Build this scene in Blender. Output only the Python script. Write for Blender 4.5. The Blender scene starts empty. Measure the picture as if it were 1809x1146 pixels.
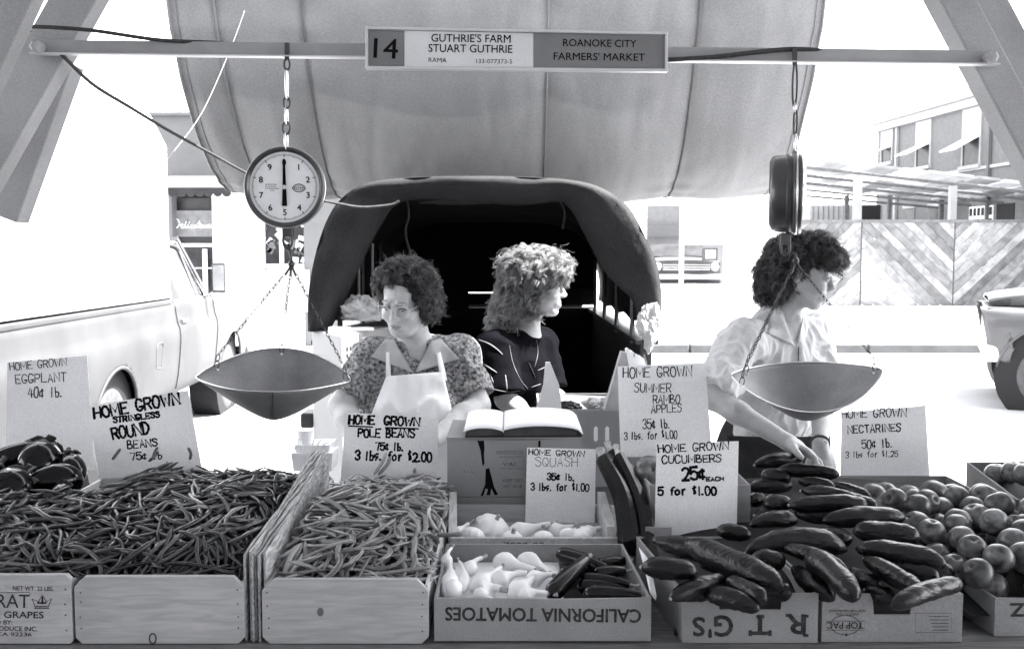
import bpy, math, random
import numpy as np
from mathutils import Vector, Matrix, Euler, noise as mnoise
from mathutils.bvhtree import BVHTree
sc = bpy.context.scene
col = sc.collection
# ------------------------------------------------------------ camera
CAMZ, FPX, PITCH = 1.6, 1700.0, 0.0693
cam = bpy.data.objects.new('camera', bpy.data.cameras.new('camera'))
col.objects.link(cam)
cam.location = (0, 0, CAMZ)
cam.rotation_euler = (math.pi / 2 - PITCH, 0, 0)
cam.data.lens = 36 * FPX / 1809
cam.data.sensor_width = 36
cam.data.clip_start = 0.05
cam.data.clip_end = 2000
cam.data.dof.use_dof = True
cam.data.dof.focus_distance = 2.6
cam.data.dof.aperture_fstop = 11
sc.camera = cam
# ------------------------------------------------------------ sky and sun
SUN = Vector((0.62, 0.05, 1.0)).normalized()
world = bpy.data.worlds.new('World')
sc.world = world
world.use_nodes = True
wn, wl = world.node_tree.nodes, world.node_tree.links
wn.clear()
sky = wn.new('ShaderNodeTexSky')
sky.sky_type = 'NISHITA'
sky.sun_disc = False
sky.sun_elevation = math.asin(SUN.z)
sky.sun_rotation = math.atan2(SUN.x, SUN.y)
hsv = wn.new('ShaderNodeHueSaturation')          # black and white photograph: a nearly colourless sky
hsv.inputs['Saturation'].default_value = 0.07
bg = wn.new('ShaderNodeBackground')
bg.inputs['Strength'].default_value = 0.15
wo = wn.new('ShaderNodeOutputWorld')
wl.new(sky.outputs[0], hsv.inputs['Color'])
wl.new(hsv.outputs[0], bg.inputs['Color'])
wl.new(bg.outputs[0], wo.inputs['Surface'])
sl = bpy.data.lights.new('sun', 'SUN')
sl.energy = 4.5
sl.angle = math.radians(0.5)
sl.color = (1.0, 0.985, 0.96)
sun = bpy.data.objects.new('sun', sl)
col.objects.link(sun)
sun.rotation_euler = SUN.to_track_quat('Z', 'Y').to_euler()
sc.view_settings.view_transform = 'Standard'
sc.view_settings.look = 'None'
sc.view_settings.exposure = 3.15
sc.view_settings.gamma = 1.0
sc.cycles.max_bounces = 8
sc.cycles.diffuse_bounces = 5

# ------------------------------------------------------------ helpers
rnd = random.Random(7)
pi, sin, cos = math.pi, math.sin, math.cos

def ray(px, py):
    x, y = (px - 904.5) / FPX, (573 - py) / FPX
    return Vector((x, cos(PITCH) + y * sin(PITCH), -sin(PITCH) + y * cos(PITCH)))

def P(px, py, Y):                       # the point seen at a photograph pixel, Y metres in front
    d = ray(px, py)
    return Vector((0, 0, CAMZ)) + d * (Y / d.y)

def PZ(px, py, z):                      # the same on a horizontal plane
    d = ray(px, py)
    return Vector((0, 0, CAMZ)) + d * ((z - CAMZ) / d.z)

def PP(px, py, o, n):                   # the same on any plane
    d = ray(px, py)
    c = Vector((0, 0, CAMZ))
    return c + d * ((o - c).dot(n) / d.dot(n))

def XP(px, Y):                          # x of a photograph column at distance Y near the horizon
    return (px - 904.5) / FPX * Y

def G(v):                               # greys of the toned print: a trace of blue in the dark end
    return (v * 0.985, v * 0.99, v * 1.012 + 0.0012, 1)

def link(o, parent=None, label=None, cat=None, group=None, kind=None):
    col.objects.link(o)
    if parent is not None:
        o.parent = parent
        o.matrix_parent_inverse = parent.matrix_basis.inverted()
    if label: o['label'] = label
    if cat: o['category'] = cat
    if group: o['group'] = group
    if kind: o['kind'] = kind
    return o

def empty(name, loc, label, cat, group=None, rot=(0, 0, 0)):
    o = bpy.data.objects.new(name, None)
    o.empty_display_size = 0.05
    o.location = loc
    o.rotation_euler = rot
    o.matrix_basis
    return link(o, None, label, cat, group)

class MB:
    """Collects shapes and builds them as one mesh object."""
    def __init__(s): s.v, s.f, s.n = [], [], 0
    def add(s, vs, fs):
        s.v.extend([tuple(v) for v in vs])
        s.f.extend([tuple(i + s.n for i in f) for f in fs])
        s.n = len(s.v)
        return s
    def hexa(s, p):                     # 8 points: bottom 4 ccw, top 4 ccw
        return s.add(p, [(3, 2, 1, 0), (4, 5, 6, 7), (0, 1, 5, 4), (1, 2, 6, 5), (2, 3, 7, 6), (3, 0, 4, 7)])
    def box(s, c, d, R=None):
        c = Vector(c); x, y, z = d[0] / 2, d[1] / 2, d[2] / 2
        p = [Vector(q) for q in ((-x, -y, -z), (x, -y, -z), (x, y, -z), (-x, y, -z), (-x, -y, z), (x, -y, z), (x, y, z), (-x, y, z))]
        if R is not None: p = [R @ q for q in p]
        return s.hexa([c + q for q in p])
    def box2(s, a, b):
        return s.box([(a[i] + b[i]) / 2 for i in range(3)], [abs(b[i] - a[i]) for i in range(3)])
    def beam(s, a, b, w, h, up=(0, 0, 1)):
        a, b = Vector(a), Vector(b)
        d = (b - a); L = d.length; d.normalize()
        sd = d.cross(Vector(up))
        if sd.length < 1e-4: sd = d.cross(Vector((0, 1, 0)))
        sd.normalize(); u = sd.cross(d)
        R = Matrix((sd, d, u)).transposed()
        return s.box((a + b) / 2, (w, L, h), R)
    def tube(s, pts, r, n=8, caps=True, closed=False, flat=1.0):
        pts = [Vector(p) for p in pts]; m = len(pts)
        rr = r if hasattr(r, '__len__') else [r] * m
        vs, fs = [], []
        t0 = (pts[1] - pts[0]).normalized()
        ref = Vector((0, 0, 1)) if abs(t0.z) < 0.9 else Vector((1, 0, 0))
        a = t0.cross(ref).normalized()
        for i, p in enumerate(pts):
            if closed: t = (pts[(i + 1) % m] - pts[i - 1]).normalized()
            else: t = (pts[min(i + 1, m - 1)] - pts[max(i - 1, 0)])
            if t.length < 1e-9: t = t0
            t.normalize()
            a = (a - t * a.dot(t))
            if a.length < 1e-6: a = t.cross(Vector((0.3, 0.5, 0.8)))
            a.normalize(); b = t.cross(a)
            for k in range(n):
                q = 2 * pi * k / n
                vs.append(p + (a * cos(q) + b * sin(q) * flat) * rr[i])
        for i in range(m if closed else m - 1):
            j = (i + 1) % m
            for k in range(n):
                l = (k + 1) % n
                fs.append((i * n + k, i * n + l, j * n + l, j * n + k))
        if caps and not closed:
            fs.append(tuple(range(n - 1, -1, -1)))
            fs.append(tuple((m - 1) * n + k for k in range(n)))
        return s.add(vs, fs)
    def lathe(s, prof, c=(0, 0, 0), R=None, n=24):   # prof of (radius, height) about local z
        c = Vector(c); vs, fs = [], []; m = len(prof)
        for r, h in prof:
            for k in range(n):
                q = 2 * pi * k / n
                v = Vector((r * cos(q), r * sin(q), h))
                vs.append(c + (R @ v if R is not None else v))
        for i in range(m - 1):
            for k in range(n):
                l = (k + 1) % n
                fs.append((i * n + k, i * n + l, (i + 1) * n + l, (i + 1) * n + k))
        fs.append(tuple(range(n - 1, -1, -1)))
        fs.append(tuple((m - 1) * n + k for k in range(n)))
        return s.add(vs, fs)
    def prism(s, poly, d):              # 3D polygon extruded by vector d
        m = len(poly); d = Vector(d)
        vs = [Vector(p) for p in poly] + [Vector(p) + d for p in poly]
        fs = [tuple(range(m - 1, -1, -1)), tuple(range(m, 2 * m))]
        fs += [(i, (i + 1) % m, m + (i + 1) % m, m + i) for i in range(m)]
        return s.add(vs, fs)
    def grid(s, fn, nu, nv, wrap=False):
        vs = [fn(i / nu, j / nv) for j in range(nv + 1) for i in range(nu + 1)]
        w = nu + 1
        fs = [(j * w + i, j * w + i + 1, (j + 1) * w + i + 1, (j + 1) * w + i) for j in range(nv) for i in range(nu)]
        return s.add(vs, fs)
    def ball(s, c, r, n=12, m=8, R=None):
        r = r if hasattr(r, '__len__') else (r, r, r)
        c = Vector(c); vs, fs = [], []
        for j in range(m + 1):
            th = pi * j / m
            for k in range(n):
                q = 2 * pi * k / n
                v = Vector((r[0] * sin(th) * cos(q), r[1] * sin(th) * sin(q), r[2] * cos(th)))
                vs.append(c + (R @ v if R is not None else v))
        for j in range(m):
            for k in range(n):
                l = (k + 1) % n
                fs.append((j * n + k, (j + 1) * n + k, (j + 1) * n + l, j * n + l))
        return s.add(vs, fs)
    def mesh(s, name, mat, smooth=False):
        me = bpy.data.meshes.new(name)
        me.from_pydata(s.v, [], s.f)
        me.materials.append(mat)
        if smooth:
            me.polygons.foreach_set('use_smooth', [True] * len(me.polygons))
        me.update()
        return me
    def build(s, name, mat, parent=None, label=None, cat=None, group=None, kind=None, smooth=False, bevel=0, solid=0, fix=True):
        me = s.mesh(name, mat, smooth)
        if fix:
            import bmesh
            bm = bmesh.new(); bm.from_mesh(me)
            bmesh.ops.recalc_face_normals(bm, faces=bm.faces)
            bm.to_mesh(me); bm.free()
        o = bpy.data.objects.new(name, me)
        if solid:
            m = o.modifiers.new('thickness', 'SOLIDIFY'); m.thickness = solid; m.offset = 0
        if bevel:
            m = o.modifiers.new('bevel', 'BEVEL'); m.width = bevel; m.segments = 2; m.limit_method = 'ANGLE'
        return link(o, parent, label, cat, group, kind)

def smooth_pts(pts, n=6, closed=False):  # Catmull-Rom through points
    pts = [Vector(p) for p in pts]; m = len(pts); out = []
    rng = m if closed else m - 1
    for i in range(rng):
        g = lambda j: pts[j % m] if closed else pts[max(0, min(m - 1, j))]
        a, b, c, d = g(i - 1), g(i), g(i + 1), g(i + 2)
        for k in range(n):
            t = k / n
            out.append(0.5 * ((2 * b) + (c - a) * t + (2 * a - 5 * b + 4 * c - d) * t * t + (3 * b - a - 3 * c + d) * t ** 3))
    if not closed: out.append(pts[-1])
    return out

# ------------------------------------------------------------ materials
def mat(name, v, rough=0.7, var=0.15, scale=8.0, bump=0.1, bscale=60.0, metal=0.0, spec=0.4, stretch=(1, 1, 1),
        grain=0.0, randv=0.0, coat=0.0, transl=0.0, trans=0.0, alpha=None, speck=None, detail=4.0, gs=300):
    m = bpy.data.materials.new(name)
    m.use_nodes = True
    n, l = m.node_tree.nodes, m.node_tree.links
    b = n['Principled BSDF']
    out = n['Material Output']
    b.inputs['Roughness'].default_value = rough
    b.inputs['Metallic'].default_value = metal
    b.inputs['Specular IOR Level'].default_value = spec
    b.inputs['Coat Weight'].default_value = coat
    b.inputs['Coat Roughness'].default_value = 0.15
    b.inputs['Transmission Weight'].default_value = trans
    tc = n.new('ShaderNodeTexCoord')
    mp = n.new('ShaderNodeMapping'); mp.inputs['Scale'].default_value = stretch
    l.new(tc.outputs['Object'], mp.inputs['Vector'])
    vec = mp.outputs[0]
    if randv:
        oi = n.new('ShaderNodeObjectInfo')
        ad = n.new('ShaderNodeVectorMath'); ad.operation = 'ADD'
        sc_ = n.new('ShaderNodeVectorMath'); sc_.operation = 'SCALE'; sc_.inputs['Scale'].default_value = 37.0
        cx = n.new('ShaderNodeCombineXYZ')
        for k in range(3): l.new(oi.outputs['Random'], cx.inputs[k])
        l.new(cx.outputs[0], sc_.inputs[0]); l.new(vec, ad.inputs[0]); l.new(sc_.outputs[0], ad.inputs[1])
        vec = ad.outputs[0]
    no = n.new('ShaderNodeTexNoise'); no.inputs['Scale'].default_value = scale; no.inputs['Detail'].default_value = detail
    l.new(vec, no.inputs['Vector'])
    rmp = n.new('ShaderNodeMapRange')
    rmp.inputs['From Min'].default_value = 0.3; rmp.inputs['From Max'].default_value = 0.7
    rmp.inputs['To Min'].default_value = 1 - var; rmp.inputs['To Max'].default_value = 1 + var
    l.new(no.outputs['Fac'], rmp.inputs['Value'])
    fac = rmp.outputs[0]
    def mul(a, bb):
        q = n.new('ShaderNodeMath'); q.operation = 'MULTIPLY'
        l.new(a, q.inputs[0])
        if isinstance(bb, float): q.inputs[1].default_value = bb
        else: l.new(bb, q.inputs[1])
        return q.outputs[0]
    if grain:
        wn_ = n.new('ShaderNodeTexNoise'); wn_.inputs['Scale'].default_value = gs; wn_.inputs['Detail'].default_value = 2
        l.new(tc.outputs['Object'], wn_.inputs['Vector'])
        r2 = n.new('ShaderNodeMapRange'); r2.inputs['From Min'].default_value = 0.3; r2.inputs['From Max'].default_value = 0.7
        r2.inputs['To Min'].default_value = 1 - grain; r2.inputs['To Max'].default_value = 1 + grain
        l.new(wn_.outputs['Fac'], r2.inputs['Value'])
        fac = mul(fac, r2.outputs[0])
    if randv:
        r3 = n.new('ShaderNodeMapRange'); r3.inputs['To Min'].default_value = 1 - randv; r3.inputs['To Max'].default_value = 1 + randv
        l.new(oi.outputs['Random'], r3.inputs['Value'])
        fac = mul(fac, r3.outputs[0])
    if speck:                            # (scale, threshold, factor): darker or lighter flecks
        vo = n.new('ShaderNodeTexVoronoi'); vo.inputs['Scale'].default_value = speck[0]
        l.new(vec, vo.inputs['Vector'])
        r4 = n.new('ShaderNodeMapRange'); r4.inputs['From Min'].default_value = speck[1]; r4.inputs['From Max'].default_value = speck[1] + 0.12
        r4.inputs['To Min'].default_value = speck[2]; r4.inputs['To Max'].default_value = 1.0
        l.new(vo.outputs['Distance'], r4.inputs['Value'])
        fac = mul(fac, r4.outputs[0])
    vm = n.new('ShaderNodeVectorMath'); vm.operation = 'SCALE'
    vm.inputs[0].default_value = G(v)[:3]
    l.new(fac, vm.inputs['Scale'])
    l.new(vm.outputs[0], b.inputs['Base Color'])
    m['_fac'] = 0
    if bump:
        nb = n.new('ShaderNodeTexNoise'); nb.inputs['Scale'].default_value = bscale; nb.inputs['Detail'].default_value = 5
        l.new(vec, nb.inputs['Vector'])
        bp = n.new('ShaderNodeBump'); bp.inputs['Strength'].default_value = bump; bp.inputs['Distance'].default_value = 0.004
        l.new(nb.outputs['Fac'], bp.inputs['Height'])
        l.new(bp.outputs[0], b.inputs['Normal'])
    if transl:
        tb = n.new('ShaderNodeBsdfTranslucent'); l.new(vm.outputs[0], tb.inputs['Color'])
        mx = n.new('ShaderNodeMixShader'); mx.inputs[0].default_value = transl
        l.new(b.outputs[0], mx.inputs[1]); l.new(tb.outputs[0], mx.inputs[2]); l.new(mx.outputs[0], out.inputs['Surface'])
    return m

def wood_mat(name, v, axis=(1, 8, 8), var=0.35, rough=0.75, randv=0.12, bump=0.35):
    m = mat(name, v, rough=rough, var=0.1, scale=3, bump=0, randv=randv, stretch=(1, 1, 1))
    n, l = m.node_tree.nodes, m.node_tree.links
    b = n['Principled BSDF']
    src = b.inputs['Base Color'].links[0].from_node            # the scale node
    facl = src.inputs['Scale'].links[0].from_socket
    tc = n.new('ShaderNodeTexCoord'); mp = n.new('ShaderNodeMapping'); mp.inputs['Scale'].default_value = axis
    oi = n.new('ShaderNodeObjectInfo'); ad = n.new('ShaderNodeVectorMath'); ad.operation = 'ADD'
    cx = n.new('ShaderNodeCombineXYZ'); ml = n.new('ShaderNodeMath'); ml.operation = 'MULTIPLY'; ml.inputs[1].default_value = 29
    l.new(oi.outputs['Random'], ml.inputs[0])
    for k in range(3): l.new(ml.outputs[0], cx.inputs[k])
    l.new(tc.outputs['Object'], ad.inputs[0]); l.new(cx.outputs[0], ad.inputs[1]); l.new(ad.outputs[0], mp.inputs['Vector'])
    n1 = n.new('ShaderNodeTexNoise'); n1.inputs['Scale'].default_value = 9; n1.inputs['Detail'].default_value = 7; n1.inputs['Distortion'].default_value = 0.8
    l.new(mp.outputs[0], n1.inputs['Vector'])
    r = n.new('ShaderNodeMapRange'); r.inputs['From Min'].default_value = 0.35; r.inputs['From Max'].default_value = 0.65
    r.inputs['To Min'].default_value = 1 - var; r.inputs['To Max'].default_value = 1 + var * 0.6
    l.new(n1.outputs['Fac'], r.inputs['Value'])
    q = n.new('ShaderNodeMath'); q.operation = 'MULTIPLY'; l.new(facl, q.inputs[0]); l.new(r.outputs[0], q.inputs[1])
    # knots
    vo = n.new('ShaderNodeTexVoronoi'); vo.inputs['Scale'].default_value = 4.5
    mp2 = n.new('ShaderNodeMapping'); mp2.inputs['Scale'].default_value = tuple(1 if a == min(axis) else 1.6 for a in axis)
    l.new(ad.outputs[0], mp2.inputs['Vector']); l.new(mp2.outputs[0], vo.inputs['Vector'])
    rk = n.new('ShaderNodeMapRange'); rk.inputs['From Min'].default_value = 0.03; rk.inputs['From Max'].default_value = 0.09
    rk.inputs['To Min'].default_value = 0.35; rk.inputs['To Max'].default_value = 1
    l.new(vo.outputs['Distance'], rk.inputs['Value'])
    q2 = n.new('ShaderNodeMath'); q2.operation = 'MULTIPLY'; l.new(q.outputs[0], q2.inputs[0]); l.new(rk.outputs[0], q2.inputs[1])
    l.new(q2.outputs[0], src.inputs['Scale'])
    bp = n.new('ShaderNodeBump'); bp.inputs['Strength'].default_value = bump; bp.inputs['Distance'].default_value = 0.003
    l.new(n1.outputs['Fac'], bp.inputs['Height']); l.new(bp.outputs[0], b.inputs['Normal'])
    return m

M = {}
M['asphalt'] = mat('asphalt', 0.30, 0.9, 0.12, 1.5, 0.3, 80, grain=0.15)
M['concrete'] = mat('concrete', 0.55, 0.85, 0.1, 2, 0.2, 60)
M['kerb'] = mat('kerb_concrete', 0.09, 0.9, 0.15, 5, 0.3, 40)
M['wood'] = wood_mat('crate_pine', 0.40, (1, 9, 9), var=.16, bump=.15)
M['wood_y'] = wood_mat('crate_slat_pine', 0.5, (9, 1, 9), var=.2, bump=.2)
M['lath'] = wood_mat('rough_lath', 0.42, (40, 2, 14), var=0.5, bump=0.6)
M['table'] = wood_mat('table_board', 0.16, (1, 9, 9))
M['card'] = mat('corrugated_card', 0.27, 0.9, 0.16, 5, 0.2, 90, grain=0.14)
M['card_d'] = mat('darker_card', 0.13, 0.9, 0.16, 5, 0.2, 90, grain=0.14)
M['paper'] = mat('sign_card', 0.88, 0.85, 0.07, 4, 0.05, 60, grain=0.10)
M['page'] = mat('ledger_page', 0.85, 0.8, 0.03, 5, 0.02, 60)
M['ink'] = mat('black_marker', 0.008, 1.0, 0.1, 20, 0, spec=0.05)
M['ink_l'] = mat('grey_marker', 0.20, 1.0, 0.2, 40, 0, spec=0.05)
M['print'] = mat('box_print', 0.045, 1.0, 0.45, 90, 0, spec=0.05)
M['print_f'] = mat('faded_print', 0.10, 1.0, 0.4, 90, 0, spec=0.05)
M['bean'] = mat('green_bean', 0.044, 0.3, 0.6, 14, 0.25, 90, spec=0.55, randv=0.8)
M['bean_l'] = mat('pole_bean', 0.22, 0.36, 0.45, 14, 0.3, 90, spec=0.5, randv=0.5)
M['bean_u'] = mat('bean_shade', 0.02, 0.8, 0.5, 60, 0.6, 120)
M['squash'] = mat('yellow_squash', 0.88, 0.42, 0.07, 9, 0.12, 30, spec=0.5, randv=0.1)
M['stem'] = mat('squash_stem', 0.35, 0.7, 0.3, 40, 0.4, 90)
M['zuke'] = mat('zucchini_skin', 0.005, 0.22, 0.4, 40, 0.1, 60, spec=0.3, randv=0.2)
M['cuke'] = mat('cucumber_skin', 0.007, 0.26, 0.8, 12, 0.9, 45, spec=0.35, randv=0.3, stretch=(0.6, 2.2, 2.2))
M['egg'] = mat('eggplant_skin', 0.0015, 0.13, 0.2, 4, 0.02, 10, spec=0.28)
M['nect'] = mat('nectarine_skin', 0.095, 0.3, 0.9, 1.6, 0.05, 30, spec=0.5, randv=0.5, detail=6, speck=(9, 0.03, 1.5))
M['steel'] = mat('painted_steel', 0.33, 0.55, 0.16, 4, 0.08, 30, grain=0.12, gs=220)
M['bar'] = mat('galvanised_bar', 0.32, 0.45, 0.12, 10, 0.1, 30)
M['alu'] = mat('sign_frame', 0.6, 0.4, 0.05, 10, 0.05, 30, metal=0.2)
M['cord'] = mat('dark_cord', 0.04, 0.7, 0.3, 60, 0.3, 200)
M['string'] = mat('pale_string', 0.5, 0.8, 0.1, 60, 0)
M['sgn_d'] = mat('sign_dark_panel', 0.19, 0.6, 0.08, 10, 0.05, 60, grain=0.05)
M['sgn_l'] = mat('sign_light_panel', 0.68, 0.6, 0.05, 10, 0.05, 60, grain=0.05)
M['chrome'] = mat('bright_metal', 0.65, 0.22, 0.1, 10, 0.02, 40, metal=1.0)
M['iron'] = mat('dark_metal', 0.05, 0.4, 0.3, 20, 0.15, 60, metal=0.3, spec=0.6)
M['drum'] = mat('scale_enamel', 0.035, 0.32, 0.25, 12, 0.05, 40, spec=0.6, coat=0.3)
M['dial'] = mat('dial_face', 0.80, 0.6, 0.04, 20, 0, 40)
M['pan'] = mat('worn_scoop_metal', 0.22, 0.5, 0.25, 9, 0.06, 60, metal=0.2, grain=0.15, spec=0.3)
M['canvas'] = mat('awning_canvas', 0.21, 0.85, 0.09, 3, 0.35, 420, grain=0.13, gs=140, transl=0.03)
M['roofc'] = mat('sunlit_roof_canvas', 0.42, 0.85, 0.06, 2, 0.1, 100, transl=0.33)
M['seam'] = mat('canvas_seam', 0.13, 0.9, 0.1, 20, 0.2, 200)
M['tarp'] = mat('dark_tarpaulin', 0.020, 0.8, 0.25, 4, 0.4, 60, spec=0.25, grain=0.3, gs=140)
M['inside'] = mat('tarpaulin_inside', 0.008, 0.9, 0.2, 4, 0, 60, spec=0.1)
M['white'] = mat('white_paint', 0.80, 0.45, 0.03, 2, 0.02, 10, coat=0.3)
M['truckp'] = mat('pale_car_paint', 0.058, 0.5, 0.25, 1.6, 0.02, 10, spec=0.12)
M['greyp'] = mat('grey_car_paint', 0.06, 0.4, 0.08, 4, 0.05, 50, coat=0.3)
M['rubber'] = mat('tyre_rubber', 0.06, 0.8, 0.2, 20, 0.3, 60)
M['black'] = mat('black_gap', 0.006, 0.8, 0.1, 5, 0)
M['glass'] = mat('window_glass', 0.03, 0.25, 0.5, 3, 0.02, 4, spec=0.2)
M['glass_l'] = mat('sky_lit_glass', 0.35, 0.08, 0.4, 3, 0.02, 4, spec=0.8)
M['wall'] = mat('white_wall', 0.78, 0.9, 0.05, 3, 0.15, 30)
M['wall_g'] = mat('grey_wall', 0.10, 0.9, 0.06, 5, 0.2, 40)
M['brick'] = mat('pale_brick', 0.12, 0.9, 0.12, 6, 0.2, 40, randv=0.1)
M['trim'] = mat('stone_trim', 0.28, 0.85, 0.1, 4, 0.2, 30)
M['plank'] = wood_mat('weathered_plank', 0.19, (.35, .35, .35), var=0.35, randv=0.45)
M['slatr'] = mat('roof_sheet', 0.5, 0.7, 0.15, 3, 0.1, 30, randv=0.5, transl=0.35)
M['shed'] = mat('shed_timber', 0.10, 0.85, 0.3, 8, 0.2, 30)
M['skin'] = mat('skin', 0.38, 0.5, 0.10, 30, 0.15, 160, spec=0.4, grain=0.08, gs=220)
M['skin_o'] = mat('freckled_skin', 0.5, 0.5, 0.10, 30, 0.15, 160, spec=0.4, grain=0.08, gs=220)
M['brow'] = mat('brow', 0.20, 0.6, 0.3, 60, 0)
M['lip'] = mat('lips', 0.27, 0.45, 0.05, 12, 0)
M['eye'] = mat('eye_white', 0.5, 0.2, 0.02, 12, 0)
M['iris'] = mat('iris', 0.02, 0.15, 0.1, 12, 0)
M['hair_o'] = mat('greying_curls', 0.07, 0.42, 0.7, 26, 0, 200, spec=0.6)
M['hair_m'] = mat('light_curls', 0.22, 0.45, 0.6, 24, 0, 200, spec=0.5)
M['hair_r'] = mat('dark_curls', 0.05, 0.4, 0.7, 26, 0, 200, spec=0.6)
M['hairbase'] = mat('hair_roots', 0.018, 0.8, 0.5, 40, 0.6, 120, spec=0.2)
M['hairbase_m'] = mat('light_hair_roots', 0.07, 0.8, 0.5, 40, 0.6, 120, spec=0.2)
M['blouse'] = mat('printed_blouse', 0.22, 0.8, 0.9, 85, 0.15, 60, detail=1.5, speck=(110, 0.20, 0.45))
M['collar'] = mat('plain_collar', 0.42, 0.8, 0.1, 20, 0.1, 60)
M['apron'] = mat('white_apron', 0.88, 0.85, 0.03, 10, 0.1, 60, grain=0.03)
M['dshirt'] = mat('black_shirt', 0.0035, 0.9, 0.3, 10, 0.2, 60, spec=0.02)
M['dash'] = mat('pale_stripe', 0.12, 0.85, 0.3, 30, 0.1, 60)
M['wshirt'] = mat('white_shirt', 0.56, 0.85, 0.05, 10, 0.1, 60, grain=0.08, gs=220)
M['pants'] = mat('dark_trousers', 0.025, 0.85, 0.3, 15, 0.2, 60, spec=0.2)
M['pbag'] = mat('paper_bag', 0.38, 0.8, 0.15, 12, 0.2, 50)
M['plastic'] = mat('clear_plastic_bag', 0.5, 0.3, 0.2, 12, 0.2, 50, spec=0.6)
M['whitebox'] = mat('cooler_enamel', 0.42, 0.5, 0.04, 6, 0.03, 40)
# ------------------------------------------------------------ lettering
FONT = {
'A':'002640 1232','B':'0006 ~0626352303 ~0323423000','C':'~4536160402103041','D':'0006 ~062644422000','E':'46060040 0333','F':'460600 0333',
'G':'~4536160402103042 4222','H':'0006 4046 0343','I':'2026','K':'0006 4603 1440','L':'060040','M':'0006224640','N':'00064046',
'O':'~26160402103042443626','P':'0006 ~0636453303','Q':'~26160402103042443626 2240','R':'0006 ~0636453303 2340','S':'~45361605143342301001',
'T':'0646 2620','U':'~060210304246','V':'062046','W':'0610243046','Y':'0623 4623 2320','0':'~26160402103042443626','1':'2026','2':'~051636442100 0040',
'3':'~0516364423 ~234241301001','4':'260242 3530','5':'460603 ~03244341301001','7':'064620',
'l':'2026','b':'1016 ~1333423010','s':'~34240302322110','f':'~362624220 0434','o':'~24030110313324','r':'1014 ~13243 4','¢':'~3424030110302 2520',
'$':'~3626152433322120 2721','.':'0010',"'":'2526',' ':''}
FONT['f'] = '~46362522 2220 1434'; FONT['r'] = '1014 ~122434'; FONT['¢'] = '~341403011131 2520'; FONT['$'] = '~3626152433221 2721'.replace('~3626152433221', '~36261524333122')
WID = {'I': 2, '1': 2, 'l': 2, '.': 1.6, "'": 2, ' ': 3, 'W': 5.8, 'M': 5.2, 'N': 4.3, 's': 3.4, 'o': 3.6, 'r': 3.4, 'f': 3.8}

def hand_ink(name, lines, o, n, parent, wmul=1.0, material=None):
    """lines: (text, x0, y0, x1, y1, cap height, pen width) in photograph pixels, written on the plane (o, n)."""
    rr = random.Random(len(name) + len(lines) * 7 + int(lines[0][1]))
    mb = MB(); lift = 0
    n = Vector(n).normalized()
    if n.y > 0: n = -n
    for (txt, x0, y0, x1, y1, hgt, pen) in lines:
        tot = sum(WID.get(c, 4) + 1.4 for c in txt) - 1.4
        kx = math.hypot(x1 - x0, y1 - y0) / tot; ky = hgt / 6.0
        ux = ((x1 - x0), (y1 - y0)); L = math.hypot(*ux); ux = (ux[0] / L, ux[1] / L); uy = (ux[1], -ux[0])
        cur = 0
        for c in txt:
            w = WID.get(c, 4); off = (4 - w) / 2 if c in 'Il1' or c == "'" else 0
            js, jr = rr.uniform(0.93, 1.05), rr.uniform(-0.05, 0.07)
            jy = rr.uniform(-0.25, 0.25)
            gx = w / 4 if c in 'MWN' else 1
            for st in FONT[c].split():
                sm = st[0] == '~'; st = st.lstrip('~')
                pts = [(int(st[i]) * gx - off, int(st[i + 1])) for i in range(0, len(st) - 1, 2)]
                pts = [(a + rr.uniform(-.12, .12), b + rr.uniform(-.14, .14)) for a, b in pts]
                if sm: pts = [(q.x, q.y) for q in smooth_pts([(a, b, 0) for a, b in pts], 4)]
                pp = []
                for a, b in pts:
                    a2 = cur + a + (b - 3) * jr * 1.2; b2 = (b + jy) * js
                    pp.append((x0 + ux[0] * a2 * kx + uy[0] * b2 * ky, y0 + ux[1] * a2 * kx + uy[1] * b2 * ky))
                if len(pp) == 1: pp.append((pp[0][0] + 1, pp[0][1]))
                lift += 1
                lf = 0.0004 + 0.000006 * (lift % 40)
                half = pen * wmul * 0.5 * rr.uniform(0.85, 1.12)
                vs, fs = [], []
                m = len(pp)
                for i, (a, b) in enumerate(pp):
                    i0, i1 = max(0, i - 1), min(m - 1, i + 1)
                    tx, ty = pp[i1][0] - pp[i0][0], pp[i1][1] - pp[i0][1]
                    tl = math.hypot(tx, ty) or 1; tx /= tl; ty /= tl
                    hh = half * (1 + 0.18 * sin(i * 1.7 + lift))
                    ex = -tx * half * 0.6 if i == 0 else (tx * half * 0.6 if i == m - 1 else 0)
                    ey = -ty * half * 0.6 if i == 0 else (ty * half * 0.6 if i == m - 1 else 0)
                    for sg in (-1, 1):
                        vs.append(PP(a + ex - ty * hh * sg, b + ey + tx * hh * sg, o, n) + n * lf)
                for i in range(m - 1):
                    fs.append((2 * i, 2 * i + 1, 2 * i + 3, 2 * i + 2))
                # round blobs at the joints keep marker corners full
                for (a, b) in (pp if not sm else (pp[0], pp[-1])):
                    base = len(vs)
                    for k in range(6):
                        q = k * pi / 3
                        vs.append(PP(a + cos(q) * half, b + sin(q) * half, o, n) + n * (lf + 0.000003))
                    fs.append(tuple(base + k for k in range(6)))
                mb.add(vs, fs)
            cur += w + 1.4
    return mb.build(name, material or M['ink'], parent, fix=False, kind='stuff')

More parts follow.
